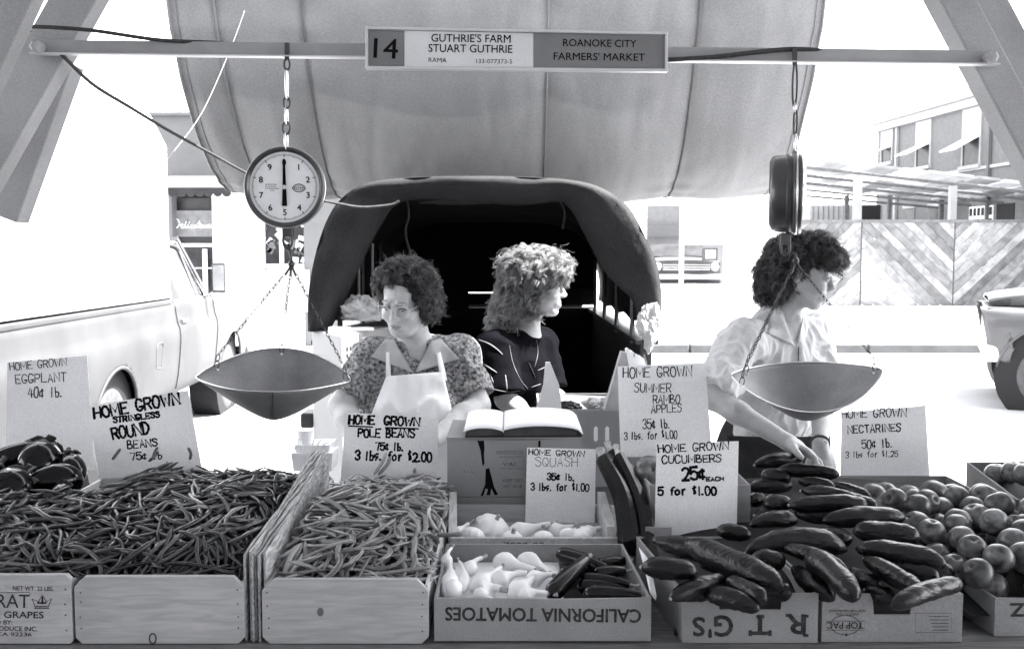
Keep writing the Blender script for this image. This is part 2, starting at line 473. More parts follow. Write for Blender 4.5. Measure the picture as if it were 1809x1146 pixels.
def font_ink(name, items, o, n, parent, material=None, lift=0.0006):
    """items: (text, x0, y0, x1, y1, height, bold) : type laid on a plane; x0>x1 writes upside down."""
    mb = MB(); n = Vector(n).normalized()
    if n.y > 0: n = -n
    for it in items:
        txt, x0, y0, x1, y1, hgt, bold = it
        cu = bpy.data.curves.new('t', 'FONT'); cu.body = txt; cu.resolution_u = 3
        ob = bpy.data.objects.new('t', cu); col.objects.link(ob)
        dg = bpy.context.evaluated_depsgraph_get()
        me = bpy.data.meshes.new_from_object(ob.evaluated_get(dg))
        bpy.data.objects.remove(ob); bpy.data.curves.remove(cu)
        if not me.vertices: continue
        co = np.array([v.co for v in me.vertices])
        mn, mx = co.min(0), co.max(0)
        W = mx[0] - mn[0]
        cap = 0.73
        L = math.hypot(x1 - x0, y1 - y0); ux = ((x1 - x0) / L, (y1 - y0) / L); uy = (ux[1], -ux[0])
        bo = bold * hgt / cap * .55
        for q, (dx_, dy_) in enumerate([(0, 0)] + ([(bo * cos(k * pi / 3), bo * sin(k * pi / 3)) for k in range(6)] if bold > .008 else [])):
            vs = []
            for c in co:
                a = (c[0] - mn[0]) / W * L + dx_; b = c[1] / cap * hgt + dy_
                vs.append(PP(x0 + ux[0] * a + uy[0] * b, y0 + ux[1] * a + uy[1] * b, o, n) + n * (lift + q * .00002))
            mb.add(vs, [tuple(p.vertices) for p in me.polygons])
        bpy.data.meshes.remove(me)
    return mb.build(name, material or M['ink'], parent, fix=False, kind='stuff')

def stroke_ink(name, strokes, o, n, parent, material=None, lift=0.0007):
    """strokes: (list of pixel points, width, closed)"""
    mb = MB(); n = Vector(n).normalized()
    if n.y > 0: n = -n
    for pts, w, closed in strokes:
        if w == 0:
            mb.add([PP(a, b, o, n) + n * lift for a, b in pts], [tuple(range(len(pts)))]); continue
        if closed: pts = pts + [pts[0]]
        m = len(pts); vs = []
        for i, (a, b) in enumerate(pts):
            i0, i1 = max(0, i - 1), min(m - 1, i + 1)
            if closed and i in (0, m - 1): i0, i1 = m - 2, 1
            tx, ty = pts[i1][0] - pts[i0][0], pts[i1][1] - pts[i0][1]
            tl = math.hypot(tx, ty) or 1
            for sg in (-1, 1):
                vs.append(PP(a - ty / tl * w / 2 * sg, b + tx / tl * w / 2 * sg, o, n) + n * lift)
        mb.add(vs, [(2 * i, 2 * i + 1, 2 * i + 3, 2 * i + 2) for i in range(m - 1)])
    return mb.build(name, material or M['ink'], parent, fix=False, kind='stuff')

def plane_of(pts):
    n = (pts[1] - pts[0]).cross(pts[2] - pts[0]).normalized()
    if n.y > 0: n = -n
    return pts[0], n
# ============================================================ THE SETTING
g = MB(); g.grid(lambda u, v: (-300 + 600 * u, -60 + 660 * v, 0), 4, 4)
g.build('ground', M['asphalt'], kind='structure')
a, b = PZ(1190, 624, 0), PZ(1745, 624, 0)
KY = a.y
k = MB()
x = -30.0
while x < 34:
    k.box2((x, KY, -0.05), (x + 2.96, KY + 0.18, 0.145)); x += 3.0
k.build('kerb', M['kerb'], kind='structure', bevel=0.015)
s_ = MB(); s_.box2((-60, KY + 0.182, -0.05), (80, KY + 14, 0.15)); s_.build('pavement', M['concrete'], kind='structure')
# pavement on the left in front of the delicatessen
s_ = MB(); s_.box2((-16, 13.2, -0.05), (-1.0, 16.0, 0.13)); s_.build('shop_pavement', M['concrete'], kind='structure', bevel=0.02)

def fbox(mb, x0, y0, x1, y1, Y, depth):      # a box whose near face fills a pixel rectangle at distance Y
    A = P(x0, y1, Y); B = P(x1, y0, Y)
    return mb.box2((A.x, Y, A.z), (B.x, Y + depth, B.z))
def fpart(name, rects, Y, depth, m, parent, **kw):
    mb = MB()
    for r in rects: fbox(mb, *r, Y, depth)
    return mb.build(name, m, parent, **kw)

# ---------------------------------------- delicatessen, left background
DY = 16.0
deli = empty('delicatessen_building', (-5, DY, 0), 'single storey delicatessen with scalloped awning behind the white pickup truck', 'shop')
fpart('wall', [(120, 203, 575, 313), (120, 313, 302, 640), (540, 313, 600, 640), (455, 313, 540, 338)], DY, 6, M['wall_g'], deli)
fpart('pillar', [(380, 313, 456, 622)], DY - 0.05, 0.5, M['wall'], deli, label='white brick pillar between the two shop windows')
pb = MB()
for r_ in range(34):                                         # courses just told apart on the white pillar
    fbox(pb, 380, 346 + r_ * 8.0, 456, 346 + r_ * 8.0 + 0.7, DY - 0.056, 0.05)
pb.build('mortar_joint', M['trim'], deli, kind='stuff')
for r in ((302, 600, 380, 640), (456, 552, 540, 640)): fpart('lower_wall', [r], DY, 0.4, M['wall'], deli)
fpart('parapet_cap', [(118, 198, 577, 203.5)], DY - 0.08, 0.5, M['wall_g'], deli)
aw = MB()
A0, A1 = P(298, 313, DY - 0.02), P(405, 313, DY - 0.02)
B0, B1 = P(296, 334, DY - 1.1), P(407, 334, DY - 1.1)
aw.hexa([A0, A1, A1 + Vector((0, 0, .03)), A0 + Vector((0, 0, .03)), B0, B1, B1 + Vector((0, 0, .03)), B0 + Vector((0, 0, .03))])
shop_awning = aw.build('awning', mat('grey_awning_cloth', 0.16, 0.9, 0.15, 6, 0.2, 40), deli)
for i in range(7):                                           # scallops
    q = MB(); x0 = 296 + i * 16; c = P(x0 + 8, 334, DY - 1.12)
    w = 16 / FPX * (DY - 1.1) / 2; pts = []
    for t in range(9):
        an = pi * t / 8
        pts.append(Vector((c.x - w * 0.98 * cos(an), c.y, c.z - 0.055 - w * 0.9 * sin(an))))
    pts = [Vector((c.x - w * .98, c.y, c.z + .02))] + pts + [Vector((c.x + w * .98, c.y, c.z + .02))]
    q.prism(pts, (0, 0.02, 0)).build('scallop', M['tarp'], shop_awning)
win = fpart('window', [(302, 350, 380, 600)], DY + 0.25, 0.05, M['glass'], deli)
fpart('sign_band', [(302, 372, 380, 418)], DY + 0.2, 0.03, mat('sign_band_grey', 0.14, 0.7, 0.2, 8), win)
fpart('mullion', [(361, 440, 365, 600), (302, 430, 380, 436)], DY + 0.18, 0.04, M['wall'], win)
ob = font_ink('lettering', [], Vector((0, DY + 0.19, 0)), Vector((0, -1, 0)), None)
bpy.data.objects.remove(ob)
# script lettering on the window band
def script(txt_strokes, o, n, parent, m):
    return stroke_ink('lettering', txt_strokes, o, n, parent, m, 0.01)
def lo(x, s=1.0): # o-like loop
    return [(x + 3 * s, 397), (x, 399), (x + 0.5, 403), (x + 3 * s, 403), (x + 4.4 * s, 400), (x + 3 * s, 397)]
ds = [([(305, 404), (309, 386), (315, 388), (318, 395), (314, 402), (305, 404)], 1.6, False),
      ([(320, 400), (324, 398), (323, 395), (320, 398), (321, 403), (326, 402)], 1.4, False),
      ([(326, 402), (331, 387), (328, 398), (329, 403), (333, 401)], 1.4, False),
      ([(333, 397), (332, 403), (336, 401)], 1.4, False), ([(334, 393), (335, 394)], 1.6, False),
      ([(341, 397), (337, 399), (338, 403), (342, 402)], 1.4, False),
      ([(347, 397), (343, 399), (344, 403), (347, 401), (347, 397), (348, 403)], 1.4, False),
      ([(353, 390), (350, 403), (353, 402)], 1.4, False), ([(349, 395), (355, 394)], 1.2, False),
      ([(354, 400), (358, 398), (356, 396), (354, 399), (355, 403), (359, 401)], 1.4, False),
      ([(361, 397), (359, 400), (362, 402), (359, 403)], 1.4, False),
      ([(366, 397), (363, 400), (367, 402), (364, 403)], 1.4, False),
      ([(368, 400), (371, 398), (370, 396), (368, 399), (369, 403), (372, 401)], 1.4, False),
      ([(373, 403), (374, 397), (377, 398), (377, 403)], 1.4, False)]
script(ds, Vector((0, DY + 0.2, 0)), Vector((0, -1, 0)), win, M['wall'])
w2 = fpart('window', [(460, 338, 552, 470)], DY + 0.35, 0.05, M['glass'], deli)
fpart('window_frame', [(456, 466, 556, 474), (494, 338, 498, 466), (456, 338, 461, 466), (498, 372, 552, 376)], DY + 0.25, 0.1, M['wall'], w2)
rr = random.Random(5); q = MB(); q2 = MB()
for i in range(46):
    x, y = rr.uniform(463, 548), rr.uniform(345, 462)
    c = P(x, y, DY + 0.33)
    (q if i % 2 else q2).box(c, (rr.uniform(.02, .12), .02, rr.uniform(.03, .16)), Matrix.Rotation(rr.uniform(-1, 1), 3, 'Y'))
q.build('window_display', M['wall'], w2, kind='stuff'); q2.build('window_display', M['brick'], w2, kind='stuff')
pn = MB()
for i in range(9):
    fbox(pn, 455 + i * 10.2, 476, 455 + i * 10.2 + 9.8, 551, DY - 0.03, 0.06)
pn.build('ribbed_panel', mat('panel_grey', 0.30, 0.8, 0.05, 6), deli)

# ---------------------------------------- white building with open bay and the parked car, centre right
WY = 24.0
wb = empty('white_garage_building', (6, WY, 0), 'plain white building with an open bay around a parked car, centre background', 'building')
fpart('wall', [(930, 345, 1143, 700), (1143, 345, 1205, 362), (1205, 345, 1393, 432), (1281, 432, 1393, 640)], WY, 0.4, M['wall'], wb)
fpart('low_wall', [(1143, 502, 1281, 640)], WY, 0.4, M['wall'], wb)
fpart('pillar', [(1203, 362, 1209, 502)], WY - 0.03, 0.3, M['wall'], wb)
fpart('back_wall', [(1080, 330, 1330, 398)], WY + 6, 0.3, M['brick'], wb)
fpart('beam', [(1080, 398, 1330, 418)], WY + 5.8, 0.3, M['wall_g'], wb)
fpart('back_wall', [(1080, 418, 1330, 620)], WY + 6.2, 0.3, mat('bay_back', 0.20, 0.9, 0.1, 3), wb)
fl = MB(); fl.box2((P(1100, 500, WY).x, WY + 0.41, -0.02), (P(1320, 500, WY).x, WY + 5.9, 0.55)); fl.build('floor_slab', M['wall_g'], wb)

CY = 25.4
car = empty('parked_car', (P(1215, 480, CY).x, CY, 0.55), 'pale vintage car facing the camera in the open bay of the white building', 'car')
cm = MB(); cx = P(1212, 480, CY).x
def carpt(u, v):
    pass
prof = [(-0.02, 0.62), (0.0, 0.85), (0.02, 0.98), (0.25, 1.03), (1.1, 1.06), (1.25, 1.08), (1.75, 1.42), (2.9, 1.44), (3.4, 1.1), (4.2, 1.02), (4.25, 0.55)]
hw = 0.92
cm.grid(lambda u, v: (cx + (u * 2 - 1) * hw * (1 - 0.12 * max(0, (prof[int(round(v * 10))][1] - 1.05) / .4)), CY + prof[int(round(v * 10))][0] + 0.10 * abs(u * 2 - 1) ** 3, 0.55 + prof[int(round(v * 10))][1] - 0.06 * abs(u * 2 - 1) ** 4), 12, 10)
cm.box2((cx - hw, CY + .1, .85), (cx + hw, CY + 4.1, 1.45))
cm.build('body', M['truckp'], car, smooth=False)
c = MB(); c.box2((cx - .97, CY - .16, 1.02), (cx + .97, CY - .02, 1.17)); c.build('bumper', M['chrome'], car, bevel=.03)
c = MB(); c.box2((cx - .62, CY - .03, 1.24), (cx + .62, CY + .0, 1.46)); c.build('grille', M['iron'], car)
for i in range(3):
    c = MB(); c.box2((cx - .62, CY - .06, 1.275 + i * .06), (cx + .62, CY - .03, 1.30 + i * .06)); c.build('grille_bar', M['chrome'], car)
for sx in (-1, 1):
    c = MB(); c.lathe([(0.0, 0), (.105, 0), (.115, .03), (.08, .045), (0, .05)], (cx + sx * .75, CY - .0, 1.36), Matrix.Rotation(pi / 2, 3, 'X'), 20); c.build('headlight', M['glass_l'], car, smooth=True)
    c = MB(); c.lathe([(.33, -.1), (.33, .1), (.2, .11)], (cx + sx * .78, CY + .8, .88), Matrix.Rotation(pi / 2, 3, 'Y'), 20); c.build('wheel', M['rubber'], car)
c = MB(); c.hexa([(cx - .84, CY + 1.20, 1.64), (cx + .84, CY + 1.20, 1.64), (cx + .84, CY + 1.22, 1.64), (cx - .84, CY + 1.22, 1.64), (cx - .74, CY + 1.66, 1.97), (cx + .74, CY + 1.66, 1.97), (cx + .74, CY + 1.68, 1.97), (cx - .74, CY + 1.68, 1.97)]); c.build('windscreen', M['glass'], car)
mbx = MB(); fbox(mbx, 1241, 438, 1268, 460, WY + 0.6, 0.1)
fr_ = mbx.build('framed_board', M['iron'], None, 'small dark framed board standing above the headlight of the parked vintage car', 'board')
mbx = MB(); fbox(mbx, 1246, 441, 1265, 457, WY + 0.58, 0.02); mbx.build('panel', M['glass_l'], fr_)

# ---------------------------------------- board fence with herringbone planks
FY = 29.0
fz0, fz1 = P(1600, 547, FY).z, P(1600, 392, FY).z
fence = empty('board_fence', (P(1520, 500, FY).x, FY, 0), 'weathered board fence with planks laid in herringbone bays across the street', 'fence')
def clip(poly, f):
    out = []
    for i in range(len(poly)):
        a, b = poly[i], poly[(i + 1) % len(poly)]
        fa, fb = f(a), f(b)
        if fa >= 0: out.append(a)
        if fa * fb < 0:
            t = fa / (fa - fb); out.append((a[0] + (b[0] - a[0]) * t, a[1] + (b[1] - a[1]) * t))
    return out
def bay(px0, px1, sgn):
    x0, x1 = P(px0, 500, FY).x + 0.02, P(px1, 500, FY).x - 0.02
    W = 0.235; ang = math.radians(44) * sgn
    dx, dz = cos(ang), sin(ang); nx, nz = -dz, dx
    cxm, czm = (x0 + x1) / 2, (fz0 + fz1) / 2
    rr = random.Random(int(px0))
    for i in range(-11, 12):
        o0, o1 = (i - .5) * W + .008, (i + .5) * W - .008
        poly = [(cxm + dx * L + nx * o, czm + dz * L + nz * o) for L, o in ((-6, o0), (6, o0), (6, o1), (-6, o1))]
        for f in (lambda p: p[0] - x0, lambda p: x1 - p[0], lambda p: p[1] - fz0, lambda p: fz1 - p[1]):
            poly = clip(poly, f)
            if len(poly) < 3: break
        if len(poly) < 3: continue
        m = MB(); yy = FY + rr.uniform(-.012, .012)
        m.prism([(p[0], yy, p[1]) for p in poly], (0, .03, 0))
        m.build('plank', M['plank'], fence)
for p0, p1, s0 in ((1357, 1520, 1), (1520, 1684, -1), (1684, 1848, 1)):
    bay(p0, p1, s0)
for p0 in (1520, 1684, 1848, 1357):
    m = MB(); x = P(p0, 500, FY).x; m.box2((x - .06, FY + .045, 0.14), (x + .06, FY + .16, fz1 - .02)); m.build('post', M['shed'], fence)
m = MB(); fbox(m, 1350, 388, 1855, 393, FY - .04, .18); m.build('top_rail', M['shed'], fence)
m = MB(); fbox(m, 1357, 547.5, 1850, 551, FY + .03, .08); m.build('bottom_gap_strip', M['black'], fence)  # black strip painting the dark gap under the planks
for p0, p1 in ((1497, 1535), (1665, 1700)):
    m = MB(); fbox(m, p0, 545, p1, 562, FY - .1, .4); m.build('footing', M['concrete'], fence)
# raised white verge under the fence
m = MB(); zt = P(1600, 552, FY).z; m.box2((P(1340, 500, FY).x, KY + 8, 0.1), (40, FY + 1.5, zt)); m.build('verge', M['concrete'], kind='structure', bevel=.05)

# ---------------------------------------- pergola of roof sheets over the fence
pg = empty('open_market_shed', (P(1600, 400, 27.5).x, 31.5, 0), 'open timber shed with loose roof sheets seen above the board fence', 'shed')
rr = random.Random(3)
SY = 31.5
for row in range(4):
    Yr = SY + row * 2.0
    x = 1425.0
    while x < 1870:
        w = rr.uniform(34, 50)
        A = P(x, 283 + (x - 1435) * 0.112, SY); B = P(x + w, 283 + (x + w - 1435) * 0.112, SY)
        gap = rr.uniform(0.5, 1.1)
        dz = -row * 0.10 + rr.uniform(-.03, .03)
        m = MB()
        sx = (Yr / SY) 
        m.hexa([(A.x * sx, Yr, A.z + dz), (B.x * sx - .1, Yr, B.z + dz), (B.x * sx - .1, Yr + 2 - gap, B.z + dz - .05), (A.x * sx, Yr + 2 - gap, A.z + dz - .05),
                (A.x * sx, Yr, A.z + dz + .09), (B.x * sx - .1, Yr, B.z + dz + .09), (B.x * sx - .1, Yr + 2 - gap, B.z + dz + .04), (A.x * sx, Yr + 2 - gap, A.z + dz + .04)])
        m.build('roof_sheet', M['slatr'], pg)
        x += w + rr.uniform(0, 2)
for row in range(5):
    Yr = SY + row * 2.0 - .05
    A = P(1425, 290, SY); B = P(1870, 290 + 445 * .112, SY)
    s0 = Yr / SY
    m = MB(); m.beam((A.x * s0, Yr, A.z - .12 - row * .1), (B.x * s0, Yr, B.z - .12 - row * .1), .08, .09); m.build('purlin', M['shed'], pg)
for px, w, Yr in ((1518, 12, SY - .1), (1686, 11, SY - .1), (1850, 11, SY - .1), (1497, 7, SY + 7), (1573, 6, SY + 7), (1665, 7, SY + 7), (1775, 7, SY + 7)):
    m = MB(); t = P(px, 300 + (px - 1435) * .112 if Yr < SY else 345, Yr); wd = w / FPX * Yr / 2
    m.box2((t.x - wd, Yr, 0), (t.x + wd, Yr + wd * 2, t.z)); m.build('post', M['shed'] if Yr > SY else M['trim'], pg)
sh = MB(); fbox(sh, 1430, 362, 1560, 420, SY + 9, 2)
shd = sh.build('low_shed', M['trim'], None, 'low pale shed with upright boards behind the fence, left of the brick block', 'shed')
for i in range(9):
    m = MB(); fbox(m, 1436 + i * 9, 364, 1437.5 + i * 9, 400, SY + 8.95, .05); m.build('upright_board', M['shed'], shd)
m = MB(); fbox(m, 1513, 362, 1556, 400, SY + 8.9, .08); m.build('doorway', M['black'], shd)

# ---------------------------------------- brick building, upper right
A = P(1552, 205, 45.0); hz = A.z
B = PZ(1712, 157, hz)
dirw = Vector((B.x - A.x, B.y - A.y, 0)).normalized()
nw = Vector((dirw.y, -dirw.x, 0))
if nw.y > 0: nw = -nw
A0 = Vector((A.x, A.y, 0)); ang = math.atan2(dirw.y, dirw.x)
bb = empty('brick_building', A0, 'tall pale brick building with raised window vents, top right of the picture', 'building')
def wpt(s, d, z): return A0 + dirw * s - nw * d + Vector((0, 0, z))     # along the wall, depth behind it, height
def wbox(mb, s0, s1, d0, d1, z0, z1):
    return mb.hexa([wpt(s0, d0, z0), wpt(s1, d0, z0), wpt(s1, d1, z0), wpt(s0, d1, z0), wpt(s0, d0, z1), wpt(s1, d0, z1), wpt(s1, d1, z1), wpt(s0, d1, z1)])
def wsz(px, py):
    q = PP(px, py, A0, nw); return (q - A0).dot(dirw), q.z
m = MB(); wbox(m, 0, 30, 0, 12, 0, hz - .3); m.build('wall', M['brick'], bb)
m = MB(); wbox(m, -.35, 30.3, -.35, 12.3, hz - .42, hz); wbox(m, -.2, 30.2, -.2, 12.2, hz - .75, hz - .423); m.build('cornice', M['trim'], bb)
m = MB(); zc = wsz(1790, 285)[1]; wbox(m, 3, 30, -.08, 0, zc - .12, zc); m.build('string_course', M['trim'], bb)
for (x0, x1, y0, y1) in ((1560, 1576, 236, 285), (1622, 1643, 220, 292), (1705, 1731, 198, 290)):
    s0, z1 = wsz(x0, y0); s1, z0 = wsz(x1, y1)
    m = MB(); wbox(m, s0, s1, -.02, .01, z0, z1); w = m.build('window', M['glass'], bb)
    fm = MB(); t = .09
    wbox(fm, s0 - t, s0, -.06, .02, z0 - t, z1 + t); wbox(fm, s1, s1 + t, -.06, .02, z0 - t, z1 + t)
    wbox(fm, s0, s1, -.062, .02, z1, z1 + t); wbox(fm, s0 - .15, s1 + .15, -.16, .02, z0 - t * 1.5, z0)
    zm = (z0 + z1) / 2; wbox(fm, s0, s1, -.05, 0, zm - .05, zm + .05)
    fm.build('frame', M['trim'], w)
    m = MB(); wbox(m, s0, s1, -.035, -.021, zm + .06, z1); m.build('pane', M['glass_l'], w)
    m = MB(); h = (z1 - z0) * .22
    m.hexa([wpt(s0, -.07, zm - .02), wpt(s1, -.07, zm - .02), wpt(s1, -.09, zm), wpt(s0, -.09, zm), wpt(s0 - .1, -.95, zm - h - .05), wpt(s1 - .1, -.95, zm - h - .05), wpt(s1 - .1, -.97, zm - h), wpt(s0 - .1, -.97, zm - h)])
    m.build('vent_shutter', M['wall'], w)
for (x0, x1, y0, y1) in ((1600, 1616, 369, 390), (1644, 1659, 367, 390)):
    s0, z1 = wsz(x0, y0); s1, z0 = wsz(x1, y1)
    m = MB(); wbox(m, s0, s1, -.02, .01, z0 - .8, z1); w = m.build('window', M['glass'], bb)
    m = MB(); wbox(m, s0 - .1, s1 + .1, -.1, .0, z1, z1 + .15); m.build('lintel', M['trim'], w)
s0, z1 = wsz(1714, 366); s1, z0 = wsz(1755, 392)
m = MB(); wbox(m, s0, s1, -.04, .01, z0 - 2, z1); gd = m.build('garage_door', M['wall'], bb)
for i in range(6):
    for j in range(3):
        a0 = s0 + (s1 - s0) * (i + .15) / 6; a1 = s0 + (s1 - s0) * (i + .85) / 6
        m = MB(); wbox(m, a0, a1, -.05, -.041, z1 - (j + .85) * .42, z1 - (j + .15) * .42); m.build('pane', M['glass'], gd)
s0, z1 = wsz(1762, 361); s1, z0 = wsz(1792, 392)
m = MB(); wbox(m, s0, s1, -.03, .01, 0, z1); m.build('doorway', M['black'], bb)
for px in (1585, 1748):
    s0, z0 = wsz(px, 300); m = MB(); wbox(m, s0, s0 + .12, -.14, -.02, 0, hz - .8); m.build('drainpipe', M['trim'] if px < 1600 else M['wall_g'], bb)

# ============================================================ VEHICLES
def pickup(name, label, loc, rot, paint, wb, rear, nose, roof_cap=False, hood='flat', tall=1.0):
    t = empty(name, loc, label, 'pickup truck', rot=(0, 0, rot))
    R = Matrix.Rotation(rot, 4, 'Z'); T = Matrix.Translation(loc) @ R
    def put(mb, nm, m, parent=None, **kw):
        mb.v = [tuple(T @ Vector(v)) for v in mb.v]
        return mb.build(nm, m, parent or t, **kw)
    WR, AR, AZ = 0.36, 0.47 if hood == 'flat' else 0.53, 0.37
    zt = 1.24 if hood == 'flat' else 1.07
    sec = [(0.44, .90), (0.50, .955), (0.62, .975), (0.78, .99), (0.92, 1.0), (1.0, .995), (1.05, .975), (1.12, .965), (zt - .03, .955), (zt, .93)] if hood == 'flat' else \
          [(0.50, .93), (0.58, .955), (0.68, .97), (0.78, .98), (0.88, .985), (0.96, .98), (1.02, .96), (1.05, .93), (1.065, .89), (zt, .84)]
    def secx(z):
        for (z0, x0), (z1, x1) in zip(sec, sec[1:]):
            if z <= z1: return x0 + (x1 - x0) * (z - z0) / (z1 - z0)
        return sec[-1][1]
    zs = list(np.linspace(sec[0][0], zt, 22))
    ys = list(np.arange(-wb - rear, nose + 0.001, 0.045)); ys[-1] = nose
    for sx in (1, -1):
        idx = {}; vs = []; fs = []
        def vert(i, j):
            if (i, j) in idx: return idx[(i, j)]
            y, z = ys[i], zs[j]
            for cy in (0, -wb):
                d = math.hypot(y - cy, z - AZ)
                if d < AR:
                    if d < 1e-6: d = 1e-6
                    y = cy + (y - cy) * AR / d; z = AZ + (z - AZ) * AR / d
                    if z < sec[0][0]: z = sec[0][0]; y = cy + math.copysign(math.sqrt(max(0, AR ** 2 - (z - AZ) ** 2)), y - cy)
            x = secx(z)
            if hood != 'flat': y = y - (0.10 * (1.07 - z) / .5 if y > nose - .25 else 0)
            fr = max(0, (y - (nose - .35)) / .35); x -= .10 * fr ** 2.5
            idx[(i, j)] = len(vs); vs.append(Vector((sx * x, y, z))); return idx[(i, j)]
        def inside(i, j):
            return any(math.hypot(ys[i] - cy, zs[j] - AZ) < AR for cy in (0, -wb))
        for i in range(len(ys) - 1):
            for j in range(len(zs) - 1):
                cs = [(i, j), (i + 1, j), (i + 1, j + 1), (i, j + 1)]
                if all(inside(*c) for c in cs): continue
                fs.append(tuple(vert(*c) for c in cs))
        m = MB(); m.add(vs, fs); put(m, 'body_side', paint, smooth=True, solid=.012)
        for cy in (0, -wb):             # arch lip
            pts = []
            for k in range(19):
                an = math.radians(8 + 164 * k / 18); z = AZ + AR * sin(an); y = cy + AR * cos(an)
                pts.append((sx * (secx(z) + .004), y, z))
            m = MB(); m.tube(pts, .014, 6); put(m, 'arch_lip', paint, smooth=True)
            m = MB(); m.lathe([(AR - .02, -.28), (AR + .02, .0)], (sx * .93, cy, AZ), Matrix.Rotation(sx * pi / 2, 3, 'Y'), 28); put(m, 'wheel_well', M['black'])
            Rw = Matrix.Rotation(sx * pi / 2, 3, 'Y')
            m = MB(); m.lathe([(.20, -.10), (.30, -.10), (.35, -.085), (WR, -.05), (WR, .05), (.35, .085), (.30, .10), (.21, .095)], (sx * .84, cy, WR), Rw, 40)
            wh = put(m, 'wheel', M['rubber'], smooth=True)
            m = MB(); m.lathe([(.215, .09), (.20, .06), (.15, .05), (.10, .07), (.095, .10), (.05, .115), (0.001, .12)], (sx * .84, cy, WR), Rw, 32)
            put(m, 'rim', M['white' if hood != 'flat' else 'iron'], wh, smooth=True)
    cowl, cabb = -.62, -2.02
    # tailgate, bed, floor
    m = MB(); m.box2((-.93, -wb - rear - .01, .5), (.93, -wb - rear + .04, zt)); put(m, 'tailgate', paint, bevel=.01)
    m = MB(); m.box2((-.97, -wb - rear - .16, .48), (.97, -wb - rear - .03, .62)); put(m, 'bumper', M['iron'], bevel=.02)
    m = MB(); m.box2((-.9, -wb - rear + .05, .5), (.9, nose - .15, .56)); put(m, 'floor', M['black'])
    m = MB(); m.box2((-.90, cabb + .02, .56), (.90, cabb + .06, 1.24)); put(m, 'cab_back', paint)
    for sx in (1, -1):
        m = MB(); m.box2((sx * .86, -wb - rear, zt - .03), (sx * .965, cabb - .03, zt + .012)); put(m, 'bed_rail', paint, bevel=.012)
        x = .9
        # cab: pillars, glass, roof edge
        q = Vector
        top = 1.80 * tall; zr = 1.20
        m = MB(); m.beam((sx * .90, cabb + .06, zr), (sx * .76, cabb + .16, top - .03), .09, .10, (0, 1, 0)); put(m, 'pillar', paint)
        m = MB(); m.beam((sx * .90, cowl - .06, zr), (sx * .76, cowl - .60, top - .03), .06, .06, (0, 1, 0)); put(m, 'pillar', paint)
        m = MB(); m.beam((sx * .91, cabb + .05, zr), (sx * .91, cowl - .05, zr), .07, .06); put(m, 'door_sill', paint)
        m = MB(); m.add([(sx * .895, cabb + .1, zr), (sx * .895, cowl - .1, zr), (sx * .765, cowl - .6, top - .05), (sx * .765, cabb + .18, top - .05)], [(0, 1, 2, 3)]); put(m, 'side_window', M['glass'], solid=.006)
        m = MB(); m.tube([(sx * .905, cabb + .11, zr + .03), (sx * .775, cabb + .19, top - .06), (sx * .775, cowl - .62, top - .06), (sx * .905, cowl - .13, zr + .03)], .013, 6, closed=True); put(m, 'window_frame', M['chrome'])
        m = MB(); m.tube([(sx * .89, cowl - .34, zr + .03), (sx * .80, cowl - .60, top - .14)], .012, 6); put(m, 'quarter_light_bar', M['chrome'])
        # door shut lines, handle, fuel flap, mirror
        for yy in (cabb + .02, cowl - .1):
            pts = [(sx * (secx(z) + .0075), yy + .03 * sin((z - .5) * 3), z) for z in np.linspace(.5, zt - .005, 14)]
            m = MB(); m.tube(pts, .006, 4); put(m, 'shut_line', M['black'])
        m = MB(); m.box2((sx * (secx(1.06)), cabb + .14, 1.05), (sx * (secx(1.06) + .035), cabb + .29, 1.075)); put(m, 'door_handle', M['chrome'], bevel=.005)
        pts = [(sx * (secx(z) + .007), y, z) for y, z in ((-2.62, .74), (-2.48, .73), (-2.46, .90), (-2.50, .93), (-2.60, .93), (-2.63, .90))]
        m = MB(); m.tube(pts, .004, 4, closed=True); put(m, 'fuel_flap', M['wall_g'])
        pts = [(sx * (secx(.94) + .012), y, .955) for y in np.linspace(-wb - rear + .1, nose - .2, 12)]
        m = MB(); m.box2((sx * 1.03, cowl - .35, 1.27), (sx * 1.15, cowl - .31, 1.55)); mi = put(m, 'mirror', M['iron'], bevel=.01)
        m = MB(); m.box2((sx * 1.04, cowl - .356, 1.29), (sx * 1.14, cowl - .352, 1.53)); put(m, 'mirror_glass', M['glass_l'], mi)
        m = MB(); m.tube([(sx * .93, cowl - .3, 1.22), (sx * 1.08, cowl - .33, 1.3)], .01, 6); m.tube([(sx * .86, cowl - .35, 1.5), (sx * 1.06, cowl - .33, 1.5)], .008, 6); put(m, 'mirror_arm', M['chrome'], mi)
    m = MB(); top = 1.80 * tall
    m.grid(lambda u, v: ((u * 2 - 1) * .80, cabb + .12 + v * (cowl - .58 - cabb - .12), top - .09 * abs(u * 2 - 1) ** 4 - .05 * abs(v * 2 - 1) ** 4), 14, 8); put(m, 'roof', paint, smooth=True, solid=.03)
    m = MB(); m.add([(-.80, cowl - .06, 1.2), (.80, cowl - .06, 1.2), (.70, cowl - .6, top - .06), (-.70, cowl - .6, top - .06)], [(0, 1, 2, 3)]); put(m, 'windscreen', M['glass'], solid=.006)
    m = MB(); m.add([(-.80, cabb + .1, 1.2), (.80, cabb + .1, 1.2), (.70, cabb + .17, top - .06), (-.70, cabb + .17, top - .06)], [(0, 1, 2, 3)]); put(m, 'rear_window', M['glass'], solid=.006)
